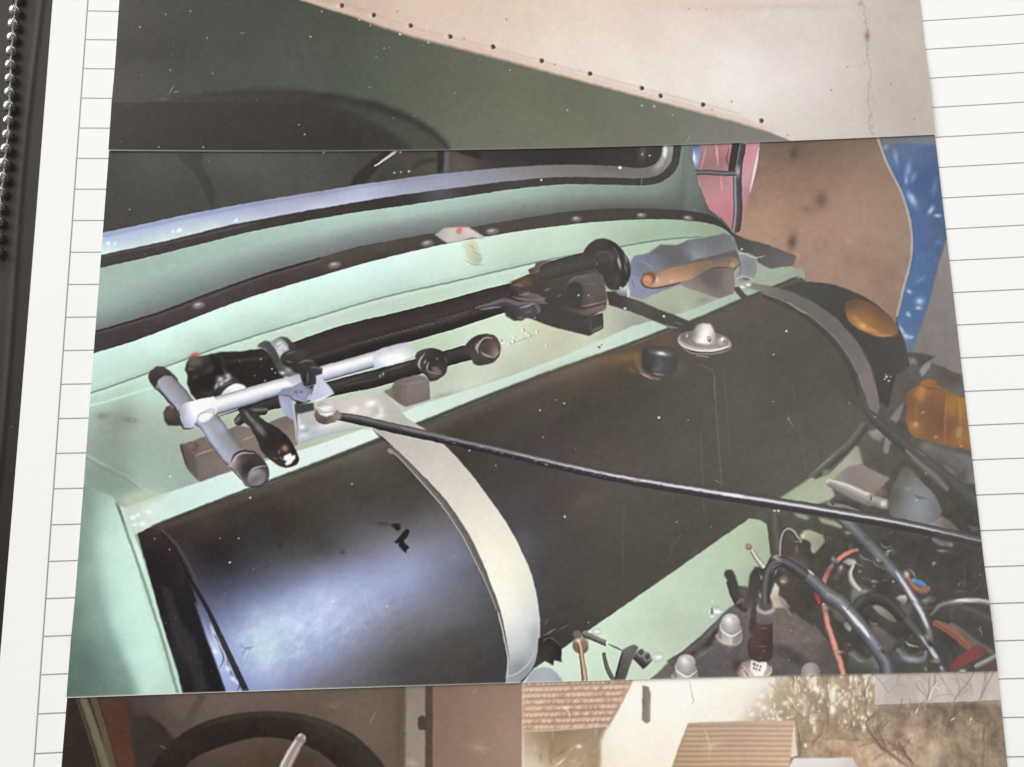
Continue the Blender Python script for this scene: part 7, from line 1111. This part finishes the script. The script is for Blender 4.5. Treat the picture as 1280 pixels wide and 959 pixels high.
M_BLOCK = Mat('page_edges'); m = M_BLOCK
tc = m.n('TexCoord'); wv = m.n('TexWave', bands_direction='Z', _Scale=900., _Distortion=1.5); m.l(tc.outputs['Object'], wv.inputs['Vector'])
rp = m.n('ValToRGB'); rp.color_ramp.elements[0].color = (.62, .6, .56, 1); rp.color_ramp.elements[1].color = (.8, .78, .74, 1); m.l(wv.outputs['Fac'], rp.inputs[0]); m.l(rp.outputs[0], m.b.inputs['Base Color']); m.b.inputs['Roughness'].default_value = .8

# dark leathery surface under the notebook
M_TABLE = Mat('dark_leather'); m = M_TABLE
tc = m.n('TexCoord')
vo = m.n('TexVoronoi', _Scale=2200.); m.l(tc.outputs['Object'], vo.inputs['Vector'])
n1 = m.n('TexNoise', _Scale=60., _Detail=5.); m.l(tc.outputs['Object'], n1.inputs['Vector'])
n2 = m.n('TexNoise', _Scale=700., _Detail=3.); m.l(tc.outputs['Object'], n2.inputs['Vector'])
rp = m.n('ValToRGB'); e = rp.color_ramp.elements; e[0].position = .35; e[0].color = (.012, .0080, .0062, 1); e[1].position = .7; e[1].color = (.021, .0148, .0122, 1)
m.l(n1.outputs['Fac'], rp.inputs[0])
dust = m.math('MULTIPLY', m.math('GREATER_THAN', n2.outputs['Fac'], .74), .5)
mx = m.n('Mix', data_type='RGBA'); m.l(dust, mx.inputs['Factor']); m.l(rp.outputs[0], mx.inputs['A']); mx.inputs['B'].default_value = (.14, .125, .11, 1)
m.l(mx.outputs['Result'], m.b.inputs['Base Color']); m.b.inputs['Roughness'].default_value = .5; m.b.inputs['IOR'].default_value = 1.3
h = m.math('ADD', vo.outputs['Distance'], m.math('MULTIPLY', n1.outputs['Fac'], .8)); m.bump(h, .10, .0002)

M_GLASS = Mat('clear_bead'); m = M_GLASS
m.b.inputs['Base Color'].default_value = (.80, .80, .77, 1); m.b.inputs['Roughness'].default_value = .05; m.b.inputs['IOR'].default_value = 1.45; m.b.inputs['Transmission Weight'].default_value = .97
M_THREAD = Mat('pale_thread'); m = M_THREAD
tc = m.n('TexCoord'); wv = m.n('TexNoise', _Scale=4000., _Detail=2.); m.l(tc.outputs['Object'], wv.inputs['Vector'])
rp = m.n('ValToRGB'); rp.color_ramp.elements[0].color = (.30, .29, .27, 1); rp.color_ramp.elements[1].color = (.62, .61, .58, 1); m.l(wv.outputs['Fac'], rp.inputs[0]); m.l(rp.outputs[0], m.b.inputs['Base Color']); m.b.inputs['Roughness'].default_value = .5


# ---------------------------------------------------------------------------
# mesh helpers
# ---------------------------------------------------------------------------
def link(name, me, parent=None):
    o = bpy.data.objects.new(name, me); scene.collection.objects.link(o)
    if parent: o.parent = parent
    return o


def mesh(name, V, F, mat, parent=None, smooth=False):
    me = bpy.data.meshes.new(name)
    me.from_pydata([tuple(v) for v in V], [], [tuple(f) for f in F]); me.materials.append(mat.m)
    if smooth: me.polygons.foreach_set('use_smooth', [True] * len(me.polygons))
    me.update(); return link(name, me, parent)


def quad_mesh(name, V, Q, mat, dye=None):
    """large quad mesh from arrays"""
    me = bpy.data.meshes.new(name); n, k = len(V), len(Q)
    me.vertices.add(n); me.vertices.foreach_set('co', V.astype(np.float32).ravel())
    me.loops.add(4 * k); me.loops.foreach_set('vertex_index', Q.astype(np.int32).ravel())
    me.polygons.add(k); me.polygons.foreach_set('loop_start', np.arange(0, 4 * k, 4, dtype=np.int32))
    me.polygons.foreach_set('use_smooth', np.ones(k, bool))
    if dye is not None:
        a = me.color_attributes.new('dye', 'FLOAT_COLOR', 'POINT')
        a.data.foreach_set('color', np.column_stack([dye, np.ones(n)]).astype(np.float32).ravel())
    me.materials.append(mat.m); me.update(calc_edges=True)
    return me


def tag(o, label=None, cat=None, group=None, kind=None):
    for k, v in (('label', label), ('category', cat), ('group', group), ('kind', kind)):
        if v: o[k] = v
    return o


def grid_faces(nx, ny):
    i = np.arange(nx - 1)[None, :] + np.arange(ny - 1)[:, None] * nx
    return np.stack([i, i + 1, i + nx + 1, i + nx], -1).reshape(-1, 4)


# ---------------------------------------------------------------------------
# the surface and the notebook
# ---------------------------------------------------------------------------
TZ = -7.0                                     # level of the dark surface (mm)
gx = np.linspace(-420, 420, 281); gy = np.linspace(-360, 460, 206)
xs = np.sort(np.concatenate([gx[(gx < -100) | (gx > -80)], np.linspace(-100, -80, 60)])); X, Y = np.meshgrid(xs, gy)
ridge = -90.6 + .010 * (Y - 100) + .5 * np.sin(Y / 17.)
Hz = TZ + .16 * np.exp(-((X - ridge) / .5) ** 2) + .12 * np.sin(X / 23.) * np.cos(Y / 31.)
F = grid_faces(len(xs), len(gy))
o = link('table_surface', quad_mesh('table_surface', np.stack([X, Y, Hz], -1).reshape(-1, 3) * MM, F, M_TABLE))
tag(o, 'dark brown leathery surface with a long soft crease', None, None, 'structure')

NX0, NX1, NY0, NY1 = -81.9, 128., -118., 179.
book = link('ruled_notebook', None); book.location = (0, 0, TZ * MM)
tag(book, 'open white notebook with grey ruled lines and a margin line', 'notebook')
xs = np.linspace(NX0, NX1, 106); ys = np.linspace(NY0, NY1, 60); X, Y = np.meshgrid(xs, ys)
edge = .12 * np.sin(Y / 37.)
X = X + np.where(X < NX0 + 1, edge, 0)
Zp = page_z(X)
V = np.stack([X, Y, Zp], -1).reshape(-1, 3) * MM
pg = link('page', quad_mesh('page', V, grid_faces(len(xs), len(ys)), M_PAGE), book); pg.location = (0, 0, -TZ * MM)
# block of pages underneath: side walls following the page's edge
ring = [(x, NY0) for x in xs] + [(NX1, y) for y in ys[1:]] + [(x, NY1) for x in xs[::-1][1:]] + [(NX0, y) for y in ys[::-1][1:-1]]
top = [(x, y, page_z(x) - .06) for x, y in ring]; bot = [(x, y, TZ + .35) for x, y in ring]; n = len(ring)
F = [(i, i + n, (i + 1) % n + n, (i + 1) % n) for i in range(n)] + [tuple(range(2 * n - 1, n - 1, -1))]
pb = mesh('page_block', [tuple(c * MM for c in v) for v in top + bot], F, M_BLOCK, book); pb.location = (0, 0, -TZ * MM)

# chain of clear beads on a thread, lying beside the notebook
chain = link('bead_chain', None); chain.location = (-.0949, .105, (TZ + .3) * MM)
tag(chain, 'string of small clear glass beads on the dark surface beside the notebook', 'bead chain')
CO = chain.location.copy()
g = np.random.default_rng(2)
bx = lambda y: -94.9 + (110.6 - y) * .012 + .25 * math.sin(y / 6.)
ys = [128 - 2.96 * k for k in range(24)]
# lathed bead profile: a rounded ring with a narrow bore
prof = [(.30 + .74 * max(0, math.cos(t)) ** .9, 1.02 * math.sin(t)) for t in np.linspace(-math.pi / 2, math.pi / 2, 11)]
NR = 18; V = []; F = []
for r, h in prof:
    for k in range(NR):
        a = 2 * math.pi * k / NR; V.append((r * math.cos(a) * MM, h * MM, r * math.sin(a) * MM))
for j in range(len(prof)):
    for k in range(NR):
        j2 = (j + 1) % len(prof); F.append((j * NR + k, j * NR + (k + 1) % NR, j2 * NR + (k + 1) % NR, j2 * NR + k))
bead0 = None
for y in ys:
    if bead0 is None:
        bead0 = ob = mesh('bead', V, F, M_GLASS, chain, True)
    else:
        ob = bead0.copy(); scene.collection.objects.link(ob); ob.parent = chain
    ob.location = (bx(y) * MM - CO.x, y * MM - CO.y, .42 * MM)
    ob.rotation_euler = (g.normal(0, .12), g.uniform(0, 3), g.normal(0, .2)); k = g.uniform(.92, 1.05); ob.scale = (k, k, k)
pts = [(bx(y) + .06 * math.sin(y * 3), y, TZ + .74) for y in np.linspace(130, 57, 120)]
V = []; F = []
for i, (x, y, z) in enumerate(pts):
    for k in range(7):
        a = 2 * math.pi * k / 7; V.append((x * MM - CO.x + .13 * MM * math.cos(a), y * MM - CO.y, z * MM - CO.z + .13 * MM * math.sin(a)))
for i in range(len(pts) - 1):
    for k in range(7): F.append((i * 7 + k, i * 7 + (k + 1) % 7, (i + 1) * 7 + (k + 1) % 7, (i + 1) * 7 + k))
mesh('thread', V, F, M_THREAD, chain, True)

# ---------------------------------------------------------------------------
# the three prints
# ---------------------------------------------------------------------------
# camera projection of the page surface (mm on the page -> image pixels)
CAM_PROJECTION = np.array([[640.0, 7.58173194, .620380245, -1.83824441e-3],
                   [702.297813, -.152445334, -6.69532833, -2.01717973e-3],
                   [1.0, 1.38912544e-4, 1.35220012e-3, -2.87225689e-6]])
LIGHT_LEVEL, GLOSS_VEIL = 1.0, .014            # scene light level and gloss reflection, both taken back out of the dye colour


def sample(sh, px, py):
    u = np.clip((px - sh.x0) * sh.S - .5, 0, sh.W - 1.001); v = np.clip((py - sh.y0) * sh.S - .5, 0, sh.H - 1.001)
    iu, iv = u.astype(int), v.astype(int); fu, fv = (u - iu)[..., None], (v - iv)[..., None]
    a = sh.rgb
    return (a[iv, iu] * (1 - fu) + a[iv, iu + 1] * fu) * (1 - fv) + (a[iv + 1, iu] * (1 - fu) + a[iv + 1, iu + 1] * fu) * fv


def make_print(name, label, sheet, corners, us, vs, lift, white_edge, part_labels):
    TL, TR, BR, BL = [np.array(c, float) for c in corners]
    U, W = np.meshgrid(us, vs)
    u, w = U[..., None], W[..., None]
    XY = (TL * (1 - u) + TR * u) * (1 - w) + (BL * (1 - u) + BR * u) * w
    X, Y = XY[..., 0], XY[..., 1]
    Z = page_z(X) + .27 + lift(Y)
    c = XY.reshape(-1, 2).mean(0); root = link(name, None); root.location = (c[0] * MM, c[1] * MM, (page_z(c[0]) + .02) * MM)
    R0 = np.array(root.location)
    tag(root, label, 'photo print', 'photo prints lying on the notebook page')
    V = np.stack([X, Y, Z], -1) * MM - R0
    q = np.stack([np.ones_like(X), X, Y, X * X], -1) @ CAM_PROJECTION.T
    px, py = q[..., 0] / q[..., 2], q[..., 1] / q[..., 2]
    rgb = sample(sheet, px, py)
    if white_edge:
        k = (np.clip((W - (1 - white_edge[0])) / white_edge[0], 0, 1) * np.interp(U, [0, .25, .6, 1], white_edge[1]))[..., None]
        rgb = rgb * (1 - k) + np.array([226, 220, 210]) * k
    dye = np.clip((lin(np.clip(rgb, 0, 255)) - GLOSS_VEIL) / LIGHT_LEVEL, .003, .93)
    ny, nx = X.shape
    Q = grid_faces(nx, ny)[:, ::-1]
    cx = (px[:-1, :-1] + px[1:, 1:]) / 2; cy = (py[:-1, :-1] + py[1:, 1:]) / 2
    L = sheet.lab[np.clip(((cy - sheet.y0) * sheet.S).astype(int), 0, sheet.H - 1), np.clip(((cx - sheet.x0) * sheet.S).astype(int), 0, sheet.W - 1)].ravel()
    L = np.where(L == 0, sheet.names.index('engine_bay') if 'engine_bay' in sheet.names else 1, L)     # specks of background
    V = V.reshape(-1, 3); dye = dye.reshape(-1, 3)
    made = {}
    order = sorted(range(len(sheet.names)), key=lambda i: sheet.names[i].count('/'))
    for i in order:
        sel = Q[L == i]
        if len(sel) < 6: continue
        full = sheet.names[i]
        part = full.split('/')[0]; plain = full.split('/')[-1].split('#')[0]
        vid, inv = np.unique(sel, return_inverse=True)
        me = quad_mesh('printed_' + plain, V[vid], inv.reshape(-1, 4), M_DYE, dye[vid])
        o = link('printed_' + plain, me, made.get(part, root) if '/' in full else root)
        if full in part_labels: o['label'] = part_labels[full]
        if '/' not in full: made[full] = o
    # edges and back of the paper
    rim = np.concatenate([np.arange(nx), np.arange(1, ny) * nx + nx - 1, (ny - 1) * nx + np.arange(nx - 2, -1, -1), np.arange(ny - 2, 0, -1) * nx])
    st = max(1, len(rim) // 700); rim = rim[::st]
    T = V[rim]; Bm = T - np.array([0, 0, .25 * MM]); n = len(rim)
    F = [(i, (i + 1) % n, (i + 1) % n + n, i + n) for i in range(n)]
    vv = np.concatenate([T, Bm]); m0 = len(vv)
    gxs, gys = np.linspace(0, nx - 1, 40).astype(int), np.linspace(0, ny - 1, 30).astype(int)
    Bk = V.reshape(ny, nx, 3)[np.ix_(gys, gxs)].reshape(-1, 3) - np.array([0, 0, .25 * MM])
    Fb = (grid_faces(40, 30) + m0).tolist()
    mesh('print_paper', np.concatenate([vv, Bk]), F + [tuple(f) for f in Fb], M_BACK, root)
    return root


ramp = lambda a, b: (lambda Y: .33 * np.clip((b - Y) / (b - a), 0, 1) ** 1.5)
STEP = 1.0
us = np.linspace(0, 1, int(1150 / STEP))
sheet_b = paint_street()
make_print('photo_print', 'photo print with a steering wheel, tiled roofs and bare trees, lying lowest', sheet_b,
           [(-71.0, -10.9), (77.95, -12.1), (74.5, -113.5), (-72.9, -112.4)], us,
           np.concatenate([np.linspace(0, .07, 6, endpoint=False), np.linspace(.07, .25, int(135 / STEP), endpoint=False), np.linspace(.25, 1, 120)]),
           lambda Y: 0 * Y, None, {'steering_wheel': 'dark steering wheel rim with a silver spoke', 'white_house': 'white gabled house with a tiled roof'})
del sheet_b
sheet_m = paint_engine_bay()
make_print('photo_print', 'photo print of a black fuel tank with tools above it and a long rod', sheet_m,
           [(-69.9, 82.6), (79.67, 81.7), (77.5, -19.8), (-71.1, -18.8)], us,
           np.concatenate([np.linspace(0, .07, 5, endpoint=False), np.linspace(.07, 1, int(700 / STEP))]),
           ramp(-10, -2), (.0022, [1, .9, .5, .1]), {'fuel_tank': 'black cylindrical fuel tank with a blue-white sheen', 'tank_strap': 'wide pale metal strap over the tank', 'wheel_brace': 'silver T-shaped bar', 'hammer_handle': 'worn wooden handle'})
del sheet_m
sheet_t = paint_bonnet()
make_print('photo_print', 'photo print of dark green bodywork, a wheel arch and a pale riveted panel', sheet_t,
           [(-69.55, 176.1), (82.3, 175.1), (79.4, 73.6), (-69.95, 74.6)], us,
           np.concatenate([np.linspace(0, .66, 110, endpoint=False), np.linspace(.66, 1, int(240 / STEP))]),
           ramp(84, 93), (.0022, [.75, .35, .1, .3]), {'bonnet_underside': 'pale beige panel with a row of dark screw holes'})
del sheet_t
